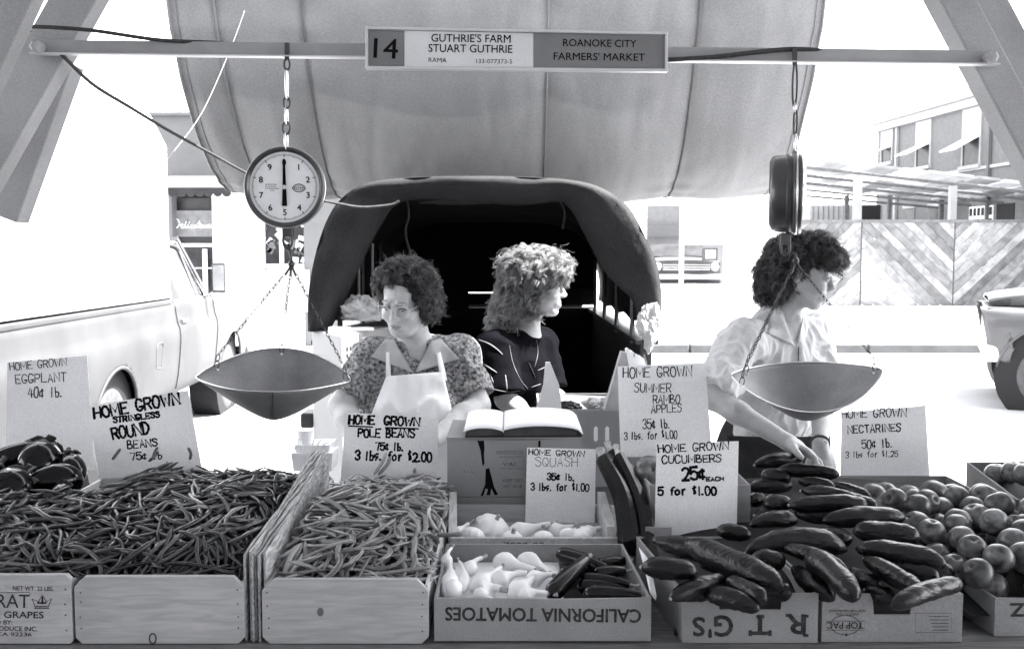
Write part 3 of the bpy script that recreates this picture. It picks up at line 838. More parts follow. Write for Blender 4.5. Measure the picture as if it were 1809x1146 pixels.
    if hood == 'flat':
        m = MB(); m.grid(lambda u, v: ((u * 2 - 1) * (.94 - .08 * v), cowl - .02 + v * (nose - cowl), 1.245 - .05 * v - .10 * abs(u * 2 - 1) ** 6 - .10 * max(0, v - .85) / .15), 16, 12)
        put(m, 'hood', paint, smooth=True, solid=.02)
    else:
        def hp(u, v):
            w = .80 - .10 * v ** 3
            return ((u * 2 - 1) * w, cowl - .02 + v * (nose - .06 - cowl), 1.30 - .07 * v - .05 * abs(u * 2 - 1) ** 4 - .05 * v ** 6)
        m = MB(); m.grid(hp, 16, 12)
        top_ = put(m, 'hood', paint, smooth=True, solid=.02)
        m = MB()
        for sx in (1, -1):
            for v0 in range(12):
                a, b = Vector(hp(1 if sx > 0 else 0, v0 / 12)), Vector(hp(1 if sx > 0 else 0, (v0 + 1) / 12))
                sh_ = Vector((sx * .005, 0, 0)); dn = lambda p: Vector((p.x - sx * .02, p.y - (.10 if p.y > nose - .2 else 0), 1.085 + .02 * (p.y - nose) / -1.2))
                m.add([a + sh_, b + sh_, dn(b), dn(a)], [(0, 1, 2, 3)])
        a0, a1 = Vector(hp(0, 1)), Vector(hp(1, 1))
        m.add([a0, a1, Vector((a1.x - .02, a1.y - .10, 1.08)), Vector((a0.x + .02, a0.y - .10, 1.08))], [(0, 1, 2, 3)])
        put(m, 'hood_side', paint, solid=.01)
        m = MB(); m.box2((-.86, cowl - .05, 1.045), (.86, nose - .06, 1.075)); put(m, 'fender_top', paint, bevel=.02)
    m = MB(); m.box2((-.82, nose - .07, .60), (.82, nose - .02 if hood == 'flat' else nose - .15, 1.06)); gr = put(m, 'grille', M['iron'])
    for i in range(5):
        m = MB(); m.box2((-.6, nose - .02 if hood == 'flat' else nose - .15, .66 + i * .08), (.6, nose if hood == 'flat' else nose - .13, .69 + i * .08)); put(m, 'grille_bar', M['chrome'], gr)
    for sx in (1, -1):
        m = MB(); m.lathe([(0.001, .0), (.09, 0), (.1, .02), (.06, .04), (0.001, .045)], (sx * .72, nose - .02 if hood == 'flat' else nose - .14, .84), Matrix.Rotation(-pi / 2, 3, 'X'), 20); put(m, 'headlight', M['glass_l'], smooth=True)
    m = MB(); m.box2((-.98, nose - .02, .44), (.98, nose + .12, .60)) if hood == 'flat' else m.box2((-.95, nose - .20, .50), (.95, nose - .04, .68)); put(m, 'bumper', M['chrome'] if hood == 'flat' else M['white'], bevel=.03)
    if roof_cap:
        zc0, zc1 = 1.262, 2.78
        y0, y1 = -wb - rear + .02, cabb - .03
        prof = [(y0, zc0), (y1, zc0), (y1, 2.52), (y1 - .55, zc1), (y0, zc1)]
        m = MB(); m.prism([(-.955, a, b) for a, b in prof], (1.91, 0, 0)); cap = put(m, 'camper_shell', M['white'], bevel=.02)
        m = MB(); m.box2((-.7, y0 - .02, 1.35), (.7, y0 - .005, 2.4)); put(m, 'shell_door', M['glass'], cap)
    return t
# ---------------------------------------- added unseen building behind the camera to tune front light; stall roof meets it
mk = empty('added_building', (0, -3.25, 0), 'unseen brick building added behind the camera to tune the front light, the stall roof fixed to it', 'building')
m = MB(); m.box2((-14, -9, 0), (14, -3.25, 6.0)); m.build('wall', mat('added_building_brick', 0.45, .9, .2, 6, .3, 30), mk)
pickup('pickup_truck', 'pale pickup truck with a tall white camper shell at the left edge of the picture', (-3.92, 10.0, 0), math.radians(3.5), M['truckp'], 3.45, 1.9, .95, roof_cap=True)
pickup('pickup_truck', 'old grey pickup truck whose front fender enters the picture at the right edge', (P(1842, 600, 9.9).x + .12 + .93 * .407, 9.9 + .93 * .914, 0), math.radians(66), M['greyp'], 3.2, 1.2, .69, hood='wedge')
# ============================================================ MARKET FRAME, AWNING, COVERED TRUCK
BY = 2.72                                      # the scale bar hangs at this distance
fr = empty('market_stand', (0, BY, 0), 'painted steel frame of the stall with slanting box beams at both upper corners', 'stall frame')
def bbeam(name, pa, pb, wpx, Y, depth=.12):
    a, b = P(*pa, Y), P(*pb, Y); m = MB()
    m.beam(a, b, wpx / FPX * Y, depth, (0, 1, 0)); 
    return m
def fbeam(a, b, wpx, Ya, Yb, dpt=.13, name='beam'):
    A, B = P(a[0], a[1], Ya), P(b[0], b[1], Yb)
    d = (B - A).normalized(); side = d.cross(Vector((0, 1, 0))).normalized(); w = wpx / FPX * Ya / 2
    m = MB(); dv = Vector((0, dpt, 0))
    m.hexa([A - side * w, A + side * w, A + side * w + dv, A - side * w + dv, B - side * w, B + side * w, B + side * w + dv, B - side * w + dv])
    return m.build(name, M['steel'], fr, bevel=.006)
fbeam((200, -130), (-718, 1500), 74, BY + .02, BY + .02, .07)
fbeam((105, 105), (5, 385), 50, BY + .22, BY + .22, .08)
fbeam((85, -131), (-550, 1255), 58, BY - .45, BY - .45, .05)
fbeam((1625, -130), (2489, 1500), 58, BY + .02, BY + .02, .09)
fbeam((1682, -130), (2499, 1400), 54, BY + .32, BY + .32, .06)
# cross beams above the frame and legs outside it carry the roof
m = MB(); m.box2((-6.5, BY, 2.62), (6.5, BY + .12, 2.76)); m.build('roof_beam', M['steel'], fr)
for xx in (-1.95, 1.95):
    m = MB(); m.box2((xx - .06 + math.copysign(.35, xx), BY, 0), (xx + .06 + math.copysign(.35, xx), BY + .12, 2.62)); m.build('leg', M['steel'], fr)
bar = MB()
A, B = P(62, 84, BY), P(1757, 103, BY)
bar.beam(A, B, .035, .036)
bo = bar.build('scale_bar', M['bar'], fr, bevel=.003)
m = MB(); m.beam(A + Vector((0, -.02, -.022)), B + Vector((0, -.02, -.022)), .03, .004); m.build('bar_flange', M['alu'], bo)
for px, py in ((68, 84), (1748, 103)):
    m = MB(); m.lathe([(.017, -.01), (.017, .02), (.009, .026)], P(px, py, BY - .035), Matrix.Rotation(pi / 2, 3, 'X'), 6); m.build('bolt', M['steel'], bo)

# roof over the stalls (shade for the table)
rf = empty('stall_roof', (0, 1, 2.9), 'canvas stall roof above the produce table, over the top edge of the picture', 'roof')
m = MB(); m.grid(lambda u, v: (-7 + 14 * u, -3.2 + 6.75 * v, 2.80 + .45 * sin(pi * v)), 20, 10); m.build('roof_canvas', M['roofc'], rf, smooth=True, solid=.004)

# ---------------------------------------- big sagging awning
aw = empty('canvas_awning', (0, 4.5, 2), 'large pale canvas awning sagging behind the stall number board', 'awning')
prof = [(4.55, 3.75), (4.33, 3.40), (4.22, 3.05), (4.26, 2.72), (4.42, 2.40), (4.63, 2.13), (4.86, 1.97), (5.08, 1.89), (5.35, 1.90), (5.75, 2.02)]
pr = smooth_pts([(0, a, b) for a, b in prof], 8)
NV = len(pr) - 1
seamx = [-1.50, -1.31, -0.93, 0.16, 0.83, 1.38]
def awn(x, v):
    i = v * NV; i0 = int(min(NV - 1, i)); p = pr[i0].lerp(pr[i0 + 1], i - i0)
    dseam = min(abs(x - s) for s in seamx)
    puck = .02 * math.exp(-(dseam / .05) ** 2) + .04 * math.exp(-(dseam / .25) ** 2)
    n = mnoise.noise(Vector((x * 2.1, v * 4, 1.3))) * .03 + mnoise.noise(Vector((x * 9, v * 9, 4))) * .006
    n += (1 - abs(mnoise.noise(Vector((x * 4 + v * 3, v * 2.5 - x, 7)))) * 2) ** 3 * .006 + .003 * (1 - abs(mnoise.noise(Vector((x * 11 - v * 4, v * 5, 3)))) * 2) ** 3
    n += .007 * math.exp(-(dseam / .12) ** 2) * sin(v * 60 + 3 * sin(v * 17))
    d = puck + n
    sag = 0.04 * (x / 1.4) ** 2
    return Vector((x, p.y + d * .8, p.z + d * .5 + sag * v))
sx = [-1.51] + seamx[1:-1] + [1.38]
for a, b in zip(sx, sx[1:]):
    m = MB(); m.grid(lambda u, v: awn(a + (b - a) * u, v), max(6, int((b - a) / .016)), 130)
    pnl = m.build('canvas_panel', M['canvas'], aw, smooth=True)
for s in sx:
    m = MB()
    pts = [awn(s, v / 60) + Vector((0, -.006, -.002)) for v in range(61)]
    m.tube(pts, .0045 if 0 > s > -1 or .3 > s > 0 else .007, 5, flat=.6); m.build('seam', M['seam'] if s in (sx[2], sx[4]) else M['canvas'], aw, smooth=True)
    if s in (sx[0], sx[-1]):
        m = MB(); k_ = 1 if s < 0 else -1
        m.tube([awn(s + k_ * .035, v / 60) + Vector((0, -.003, -.001)) for v in range(61)], .0016, 4); m.build('hem_stitching', M['seam'], aw)
m = MB(); m.tube([(-1.6, 4.57, 3.76), (1.55, 4.57, 3.76)], .03, 10); m.build('top_pole', M['steel'], aw)

# ---------------------------------------- covered truck behind the sellers
ct = empty('covered_truck', (0, 4.6, 0), 'farm truck with a dark tarpaulin cover, its open back facing the stall', 'truck')
TY = 4.15
outer = [(545, 585), (546, 520), (557, 455), (576, 395), (603, 352), (650, 324), (730, 314), (820, 312), (920, 313), (1010, 319), (1065, 334), (1108, 365), (1137, 415), (1160, 470), (1168, 530), (1163, 585)]
inner = [(583, 582), (604, 540), (620, 505), (650, 440), (676, 392), (700, 362), (745, 352), (820, 356), (920, 362), (985, 356), (1010, 372), (1040, 428), (1068, 478), (1095, 508), (1118, 532), (1127, 578)]
oc = smooth_pts([P(a, b, TY) for a, b in outer], 4); ic = smooth_pts([P(a, b, TY + .10) for a, b in inner], 4)
n_ = len(oc)
m = MB()
vs = []; W_ = 8
for i in range(n_):
    for j in range(W_ + 1):
        t = j / W_
        p = oc[i].lerp(ic[i], t); 
        p = p + Vector((0, -.05 * sin(pi * t) + .02 * mnoise.noise(Vector((i * .35, t * 2.5, 2))) , 0))
        vs.append(p)
m.add(vs, [(i * (W_ + 1) + j, (i + 1) * (W_ + 1) + j, (i + 1) * (W_ + 1) + j + 1, i * (W_ + 1) + j + 1) for i in range(n_ - 1) for j in range(W_)])
m.build('cover_front', M['tarp'], ct, smooth=True, solid=.004)
# hoop cover running back over the bed
m = MB(); vs = []; K = 10; L = 2.9
def hoop(i, t):
    p = oc[i]; sc_ = 1 - .10 * t
    z = 1.28 + (p.z - 1.28) * (1 - .16 * t) if p.z > 1.28 else p.z + (1.28 - p.z) * min(1, t * 4)
    sg = .012 * sin(t * pi * 8)
    return Vector((p.x * (1 - .0 * t), TY + L * t, z - sg))
for i in range(n_):
    for j in range(K * 2 + 1): vs.append(hoop(i, j / (K * 2)))
m.add(vs, [(i * (K * 2 + 1) + j, i * (K * 2 + 1) + j + 1, (i + 1) * (K * 2 + 1) + j + 1, (i + 1) * (K * 2 + 1) + j) for i in range(n_ - 1) for j in range(K * 2)])
m.build('cover', M['tarp'], ct, smooth=True, solid=.006)
xl, xr = P(560, 500, TY).x, P(1150, 500, TY).x
YB = TY + L - .15
# cab end: panel with a slot of daylight
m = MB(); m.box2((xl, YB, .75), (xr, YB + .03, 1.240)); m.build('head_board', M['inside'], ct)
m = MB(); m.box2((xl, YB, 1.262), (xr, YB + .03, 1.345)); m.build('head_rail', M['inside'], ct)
m = MB(); m.box2((xl, YB - .02, 1.22), (P(828, 530, YB).x, YB - .003, 1.38)); m.build('slot_blocker', M['inside'], ct)  # added panel blocking the left part of the daylight slots
m = MB(); m.box2((P(905, 530, YB).x, YB - .02, 1.335), (xr, YB - .003, 1.38)); m.build('slot_blocker', M['inside'], ct)  # added strip blocking the upper daylight slot on the right
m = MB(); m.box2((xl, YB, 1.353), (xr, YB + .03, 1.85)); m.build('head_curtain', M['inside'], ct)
for sx_, x in ((-1, xl), (1, xr)):
    m = MB(); m.box2((x - .02, TY + .1, .75), (x + .02, YB, 1.215)); m.build('side_board', M['iron'], ct)
    m = MB(); m.box2((x - .05, TY + .1, 1.216), (x + .05, YB, 1.235)); m.build('bed_rail', M['iron'], ct)
    for k in range(4):
        yy = TY + .35 + k * .68
        m = MB(); m.tube([(x - sx_ * .035, yy, 1.2), (x - sx_ * .035, yy, 1.78)], .013, 6); m.build('hoop_post', M['iron'], ct)
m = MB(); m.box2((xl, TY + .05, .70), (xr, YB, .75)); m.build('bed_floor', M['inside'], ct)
m = MB(); m.box2((xl - .02, TY + .02, .35), (xr + .02, TY + .05, .70)); m.build('rear_sill', M['iron'], ct)
for px in (648, 1075):
    for py0, py1 in ((350, 560),):
        pass
for px in (634, 658):
    m = MB(); A = P(px, 430, TY + .5); B = P(px, 560, TY + .5); m.tube([A, B], .007, 6); m.build('stay_rod', M['bar'], ct)
for px, pts in ((716, [(718, 352), (722, 380), (716, 410), (726, 450)]), (992, [(990, 355), (998, 375), (994, 405)])):
    m = MB(); m.tube(smooth_pts([P(a, b, TY + .3) for a, b in pts], 5), .006, 5); m.build('tie_strap', M['cord'], ct)
m = MB(); m.tube(smooth_pts([P(a, b, TY - .06) for a, b in [(575, 355), (600, 360), (640, 366), (690, 362), (705, 355)]], 5), .006, 5); m.build('guy_cord', M['cord'], ct)
for sx_ in (-1, 1):
    for yy in (TY + .6,):
        m = MB(); m.lathe([(.2, -.1), (.35, -.1), (.37, -.05), (.37, .05), (.35, .1), (.2, .1)], (sx_ * .75 - .05, yy, .37), Matrix.Rotation(pi / 2, 3, 'Y'), 28); m.build('wheel', M['rubber'], ct, smooth=True)
m = MB(); m.box2((xl, YB + .1, .4), (xr, YB + 1.6, 1.24)); m.box2((xl + .08, YB + .12, 1.24), (xr - .08, YB + 1.2, 1.27)); m.build('cab', M['iron'], ct, bevel=.04)

# ---------------------------------------- stall number board
sg = empty('stall_number_board', P(912, 88, BY - .04), 'stall number board with three panels reading Roanoke City Farmers\' Market', 'sign')
c4 = [P(646, 123, BY - .045), P(1180, 128, BY - .045), P(1180, 58, BY - .045), P(646, 48, BY - .045)]
o_, n_s = c4[0], Vector((0, -1, 0))
def quadbox(pxs, Y, dep, name, m_, parent, **kw):
    mb = MB(); f = [P(a, b, Y) for a, b in pxs]; k = [p + Vector((0, dep, 0)) for p in f]
    mb.hexa([f[0], f[1], k[1], k[0], f[3], f[2], k[2], k[3]])
    return mb.build(name, m_, parent, **kw)
yt = lambda x: 48 + (x - 646) * 10 / 534
yb = lambda x: 122 + (x - 646) * 5 / 534
quadbox([(646, yb(646)), (1180, yb(1180)), (1180, yt(1180)), (646, yt(646))], BY - .042, .02, 'backing', M['alu'], sg)
for nm, x0, x1, m_ in (('panel', 651, 714, 'sgn_d'), ('panel', 714.5, 942, 'sgn_l'), ('panel', 942.5, 1174, 'sgn_d')):
    pn = quadbox([(x0, yb(x0) - 5), (x1, yb(x1) - 6), (x1, yt(x1) + 6), (x0, yt(x0) + 5)], BY - .0455, .003, nm, M[m_], sg)
for (a, b) in (((646, yt(646) + 2), (1180, yt(1180) + 2)), ((646, yb(646) - 2), (1180, yb(1180) - 2)), ((648, yt(648) + 3), (648, yb(648) - 3)), ((1177, yt(1177) + 3), (1177, yb(1177) - 3))):
    m = MB(); m.beam(P(*a, BY - .047), P(*b, BY - .047), .0075, .012, (0, 1, 0)); m.build('frame_strip', M['alu'], sg, bevel=.001)
pl = Vector((0, BY - .0455, 0))
font_ink('lettering', [('14', 660, 102, 702, 104, 36, .02),
    ("GUTHRIE'S FARM", 762, 74, 902, 76, 14.5, .016), ('STUART GUTHRIE', 757, 92, 905, 94, 14.5, .016), ('RAMA', 757, 110, 789, 111, 8.5, .004), ('133-077373-5', 841, 112, 905, 113, 8, .004),
    ('ROANOKE CITY', 995, 82, 1124, 84, 13.5, .014), ("FARMERS' MARKET", 978, 106, 1139, 108, 13.5, .014)], pl, Vector((0, -1, 0)), sg)

# ---------------------------------------- cords
def cord(name, pts, r, m_, label, Y=None):
    mb = MB(); mb.tube(smooth_pts([P(*p) if len(p) == 3 else P(p[0], p[1], Y) for p in pts], 8), r, 7)
    return mb.build(name, M[m_], None, label, 'cord', smooth=True)
cord('cord', [(52, 56, BY - .06), (50, 49, BY - .07), (70, 48, BY - .08), (160, 54, BY - .06), (280, 71, BY - .03), (380, 76, BY + .0), (460, 82, BY + .02), (560, 92, BY + .03), (645, 101, BY + .03)], .0055, 'cord', 'dark cord tied round the left beam and run along the bar to the number board')
cord('cord', [(1180, 106, BY - .03), (1260, 101, BY - .035), (1340, 92, BY - .03), (1410, 87, BY - .02), (1500, 94, BY + .0), (1600, 99, BY + .02)], .0065, 'cord', 'dark cord wrapped along the bar right of the number board')
cord('cord', [(108, 96, BY - .02), (118, 106, BY), (165, 150, BY + .1), (230, 190, BY + .3), (300, 232, BY + .6), (370, 270, BY + .9), (436, 306, BY + 1.2), (520, 345, BY + 1.35), (578, 356, BY + 1.36)], .0055, 'cord', 'dark cord sloping from the left beam down behind the round scale')
cord('string', [(432, 20, 3.9), (405, 92, 3.85), (358, 197, 3.7), (305, 270, 3.5), (250, 335, 3.3), (196, 385, 3.1)], .0012, 'string', 'thin pale string slanting across the left side of the awning')
# ============================================================ TABLE AND CRATES
TZ = 0.80
tb = empty('market_table', (0, 2.5, 0), 'long dark plank table carrying the boxes of produce', 'table')
for i, (y0, y1) in enumerate(((1.905, 2.09), (2.095, 2.34), (2.345, 2.59), (2.595, 2.84), (2.845, 3.08))):
    m = MB(); m.box2((-1.9, y0, TZ - .03), (1.95, y1, TZ)); m.build('board', M['table'], tb, bevel=.004)
m = MB(); m.box2((-1.9, 1.925, TZ - .14), (1.95, 1.95, TZ - .031)); m.build('apron_board', M['table'], tb)
for x in (-1.8, 0, 1.85):
    for y in (2.0, 3.0):
        m = MB(); m.box2((x - .04, y - .03, 0), (x + .04, y + .03, TZ - .031)); m.build('leg', M['table'], tb)

def crate(label, x0, x1, y0, y1, z0, z1, chamf, skew=0.0, group=None, side_drop=.012):
    t = empty('wooden_crate', ((x0 + x1) / 2, y0, z0), label, 'crate', group)
    def board(y, th):
        c = chamf
        poly = [(x0 + c * .6, z0), (x1 - c * .6, z0), (x1, z0 + c * .6), (x1, z1 - c), (x1 - c, z1), (x0 + c, z1), (x0, z1 - c), (x0, z0 + c * .6)]
        m = MB(); m.prism([(a + skew * (y - y0), y, b) for a, b in poly], (0, th, 0)); return m
    board(y0, .014).build('end_board', M['wood'], t, bevel=.0012)
    board(y1 - .014, .014).build('end_board', M['wood'], t, bevel=.0012)
    nl = MB(); rn = random.Random(int(x0 * 1000))
    for sx in (x0 + .012, x1 - .012):
        for q in range(4):
            nl.lathe([(.0017, 0), (.0017, .0012), (.001, .0016)], (sx + rn.uniform(-.002, .002), y0 + .0002, z0 + .03 + (z1 - z0 - .06) * q / 3 + rn.uniform(-.004, .004)), Matrix.Rotation(pi / 2, 3, 'X'), 7)
    nl.build('nails', M['iron'], t, kind='stuff')
    h = (z1 - side_drop - z0)
    for sx in (0, 1):
        for k in range(2):
            za = z0 + .008 + k * (h / 2); zb = za + h / 2 - .012
            xx = x0 + .002 if sx == 0 else x1 - .008
            m = MB(); m.hexa([(xx + skew * 0, y0 + .0145, za), (xx + .006, y0 + .0145, za), (xx + .006 + skew * (y1 - y0), y1 - .0145, za), (xx + skew * (y1 - y0), y1 - .0145, za),
                              (xx, y0 + .0145, zb), (xx + .006, y0 + .0145, zb), (xx + .006 + skew * (y1 - y0), y1 - .0145, zb), (xx + skew * (y1 - y0), y1 - .0145, zb)])
            m.build('side_slat', M['wood_y'], t)
    for k in range(3):
        w = (x1 - x0 - .02) / 3
        m = MB(); m.box2((x0 + .01 + k * w + .003, y0 + .0145, z0), (x0 + .01 + (k + 1) * w - .003, y1 - .0145, z0 + .006)); m.build('bottom_slat', M['wood_y'], t)
    return t
FYc = 1.945
ax = lambda px, py, Y=FYc: P(px, py, Y).x
c1 = crate('wooden grape crate with faded RAT GRAPES print under the beans, at the left edge', ax(-190, 1080), ax(127, 1080), FYc, 2.45, TZ + .002, P(60, 1015, FYc).z, .010)
c2 = crate('plain wooden crate with cut corners heaped with slim green beans, left of the divider', ax(132, 1080), ax(431, 1080), FYc, 2.45, TZ - .0 + .002, P(280, 1018, FYc).z, .022)
crate('wooden crate buried in beans behind the grape crate', ax(-190, 1080), ax(127, 1080), 2.46, 2.96, TZ + .002, .93, .02)
crate('wooden crate buried in beans behind the plain bean crate', ax(132, 1080), ax(431, 1080), 2.46, 2.96, TZ + .002, .93, .02)
c3 = crate('knotty wooden crate with cut corners holding pale pole beans, right of the divider', ax(463, 1080), ax(757, 1080), FYc, 2.40, TZ + .002, P(600, 1023, FYc).z, .024)
c4 = crate('wooden crate with its light end board showing among the pole beans', ax(463, 1080) + .01, ax(757, 1080) + .005, 2.44, 2.92, TZ + .002, .915, .03)
pl = Vector((0, FYc, 0)); nf = Vector((0, -1, 0))
font_ink('lettering', [('NET WT. 22 LBS.', 23, 1042, 95, 1043, 8, .01), ('E GRAPES', -8, 1090, 77, 1091, 12, .03),
    ('D BY:', -6, 1102, 22, 1102, 8, .015), ('ODUCE INC.', -2, 1113, 66, 1114, 8.5, .02), ('CA 92236', -6, 1122, 56, 1123, 7, .015)], pl, nf, c1, M['print'])
m = font_ink('brand_print', [('RAT', -6, 1072, 52, 1073, 25, .0)], pl, nf, c1, M['print'])
stroke_ink('crown_print', [([(57, 1057), (62, 1070), (86, 1070), (91, 1056), (82, 1062), (75, 1050), (68, 1062)], 1.8, True), ([(61, 1073), (87, 1073)], 2, False), ([(66, 1064), (82, 1064)], 3, False), ([(75, 1053), (75, 1066)], 3, False)], pl, nf, c1, M['print'])
stroke_ink('outline_print', [([(-2, 1046), (52, 1045), (54, 1050)], 1.2, False)], pl, nf, c1, M['print_f'])
stroke_ink('knot', [([(270 + 6 * cos(k * pi / 5), 1127 + 9 * sin(k * pi / 5)) for k in range(10)], 2.6, True)], pl, nf, c2, M['print'])
stroke_ink('knot', [([(566 + 6 * cos(k * pi / 5), 1080 + 8 * sin(k * pi / 5)) for k in range(10)], 0, True)], pl, nf, c3, mat('knot', .12, .8))

# divider: thin rough boards on edge
dv = empty('board_divider', (ax(447, 1000), 2.0, TZ), 'bundle of thin rough boards standing on edge between the two bean heaps', 'boards')
rr = random.Random(11)
xd0, xd1 = P(430, 985, 1.96).x, P(466, 985, 1.96).x
ND = 8; w = (xd1 - xd0) / ND
for i in range(ND):
    m = MB(); zb = TZ + .002; K = 14; y0 = 1.955 + rr.uniform(0, .01)
    ln = .40 if i < 0 else .92
    vs = []
    xo = xd0 + i * w
    for k in range(K + 1):
        t = k / K; y = y0 + ln * t
        zt = .985 + .035 * min(1, t * 1.1) + .004 * sin(t * 9 + i) + rr.uniform(-.004, .003) - (.02 * (i > 5) * t)
        xs = xo - .035 * t + .006 * sin(t * 5 + i)
        wd = w * (.9 - .25 * t)
        vs += [(xs, y, zb), (xs + wd, y, zb), (xs + wd, y, zt), (xs, y, zt)]
    fs = []
    for k in range(K):
        for q in range(4):
            fs.append((k * 4 + q, k * 4 + (q + 1) % 4, (k + 1) * 4 + (q + 1) % 4, (k + 1) * 4 + q))
    fs += [(3, 2, 1, 0), tuple(K * 4 + q for q in range(4))]
    m.add(vs, fs); m.build('thin_board', M['lath'], dv)

# ---------------------------------------- cardboard boxes
def cbox(label, f, Yf, Yb, ztop, zbot, notch=None, skewl=0, skewr=0, m_='card', backz=None, th=.006, name='cardboard_box', flaps=False):
    """f: (x0, x1) of the front face in metres; back corners offset by the skews."""
    x0, x1 = f
    t = empty(name, ((x0 + x1) / 2, Yf, zbot), label, 'box')
    fm = M[m_]
    bz = ztop if backz is None else backz
    bx0, bx1 = x0 + skewl, x1 + skewr
    rot = 0
    if notch:
        na, nb, nz = notch
        poly = [(x0, zbot), (x1, zbot), (x1, ztop), (nb, ztop), (nb - .004, nz), (na + .004, nz), (na, ztop), (x0, ztop)]
        m = MB(); m.prism([(a, Yf, b) for a, b in poly], (0, th, 0)); m.build('front_panel', fm, t)
    else:
        m = MB(); m.prism([(a, Yf + (.0 if 0 < q < 3 else 0), b) for q, (a, b) in enumerate([(x0, zbot), (x1, zbot), (x1, ztop), (x0 + (x1 - x0) * .5, ztop - .003), (x0, ztop)])], (0, th, 0)); m.build('front_panel', fm, t)
    m = MB(); m.box2((bx0, Yb - th, zbot), (bx1, Yb, bz)); m.build('back_panel', fm, t)
    for a, b, sg_ in ((x0, bx0, 1), (x1, bx1, -1)):
        m = MB(); e = .0008
        m.hexa([(a, Yf + th + e, zbot), (a + sg_ * th, Yf + th + e, zbot), (b + sg_ * th, Yb - th - e, zbot), (b, Yb - th - e, zbot),
                (a, Yf + th + e, ztop), (a + sg_ * th, Yf + th + e, ztop), (b + sg_ * th, Yb - th - e, bz), (b, Yb - th - e, bz)])
        m.build('side_panel', fm, t)
    m = MB(); m.hexa([(x0 + th, Yf + th + .001, zbot), (x1 - th, Yf + th + .001, zbot), (bx1 - th, Yb - th - .001, zbot), (bx0 + th, Yb - th - .001, zbot),
                      (x0 + th, Yf + th + .001, zbot + .004), (x1 - th, Yf + th + .001, zbot + .004), (bx1 - th, Yb - th - .001, zbot + .004), (bx0 + th, Yb - th - .001, zbot + .004)]); m.build('base', fm, t)
    return t
Z2 = TZ + .002
bt = cbox('low cardboard box printed upside down with California Tomatoes, holding crookneck squash and zucchini', (ax(767, 1100, 1.95), ax(1150, 1100, 1.95)), 1.95, 2.33, P(960, 1056, 1.95).z, Z2 + .004, skewl=.0, skewr=-.015)
font_ink('lettering', [('CALIFORNIA TOMATOES', 1132, 1076, 787, 1072, 24, .045)], Vector((0, 1.95, 0)), nf, bt, M['print'])
# torn right lip of that box
m = MB(); m.hexa([P(1148, 1046, 1.952), P(1158, 1060, 1.99), P(1150, 1000, 2.2), P(1132, 975, 2.26), P(1148, 1040, 1.952), P(1160, 1052, 1.99), P(1148, 990, 2.2), P(1128, 965, 2.26)]); m.build('torn_flap', M['page'], bt)
br = cbox('notched cardboard box printed upside down with R T G\'S, full of cucumbers', (ax(1206, 1100, 1.95), ax(1445, 1100, 1.95)), 1.95, 2.36, P(1300, 1048, 1.95).z, Z2, notch=(ax(1268, 1060, 1.95), ax(1384, 1060, 1.95), P(1300, 1077, 1.95).z), skewl=-.045, skewr=-.03)
font_ink('lettering', [('R', 1423, 1085, 1390, 1084, 36, .05), ('T', 1358, 1086, 1327, 1086, 36, .05), ("G'", 1294, 1087, 1252, 1087, 38, .045), ('S', 1244, 1090, 1224, 1090, 34, .05)], Vector((0, 1.95, 0)), nf, br, M['print'])
stroke_ink('serif_print', [([(1358 + 2, 1122), (1360, 1112)], 0 + 6, False), ([(1325, 1122), (1325, 1112)], 6, False), ([(1336, 1088), (1350, 1088)], 6, False), ([(1418, 1087), (1428, 1087)], 5, False), ([(1418, 1121), (1428, 1121)], 5, False), ([(1388, 1086), (1398, 1086)], 5, False)], Vector((0, 1.95, 0)), nf, br, M['print'], .0016)
m = MB(); A, B = P(1140, 948, 2.37), P(1186, 930, 2.37); m.box2((A.x, 2.365, A.z), (B.x, 2.371, B.z)); m.build('flap', M['card'], br)
bp_ = cbox('notched cardboard box with a round fruit packer\'s stamp, cucumbers on top', (ax(1452, 1100, 1.955), ax(1700, 1100, 1.955)), 1.955, 2.36, P(1500, 1049, 1.955).z, Z2, notch=(ax(1541, 1060, 1.955), ax(1613, 1060, 1.955), P(1580, 1086, 1.955).z), skewl=-.03, skewr=.0)
pl2 = Vector((0, 1.955, 0))
font_ink('lettering', [('TOP PAC', 1525, 1098, 1461, 1098, 12, .03), ('1', 1497, 1118, 1493, 1118, 5, .01), ('NEW YORK USA PRODUCE', 1528, 1076, 1464, 1076, 4.5, .01), ('KEEP COOL', 1516, 1082, 1476, 1082, 4.5, .01)], pl2, nf, bp_, M['print'])
stroke_ink('stamp_print', [([(1493 + 26 * cos(k * pi / 12), 1103 + 17 * sin(k * pi / 12)) for k in range(24)], 1.6, True), ([(1459, 1096), (1527, 1096), (1527, 1112), (1459, 1112)], 1.2, True),
    ([(1617, 1082), (1681, 1082), (1681, 1116), (1617, 1116)], 1.0, True)] + [([(1640 + 2 * k, 1088 + 6 * k), (1676, 1088 + 6 * k)], 1.6, False) for k in range(5)], pl2, nf, bp_, M['print_f'])
bn = cbox('cardboard box at the right edge filled with nectarines', (ax(1757, 1100, 1.985), 1.50), 1.985, 2.46, P(1780, 1056, 1.985).z, Z2, skewl=-.035, skewr=0)
font_ink('lettering', [('Z', 1810, 1065, 1785, 1065, 24, .06)], Vector((0, 1.985, 0)), nf, bn, M['print'])
cbox('cardboard box under the back of the nectarine heap', (.99, 1.34), 2.47, 2.93, .93, Z2)
A, B = P(1712, 818, 3.0), P(1800, 880, 2.5)
bo2 = empty('cardboard_box', (1.5, 2.7, TZ), 'tall cardboard box of pale fruit behind the nectarines at the right edge', 'box')
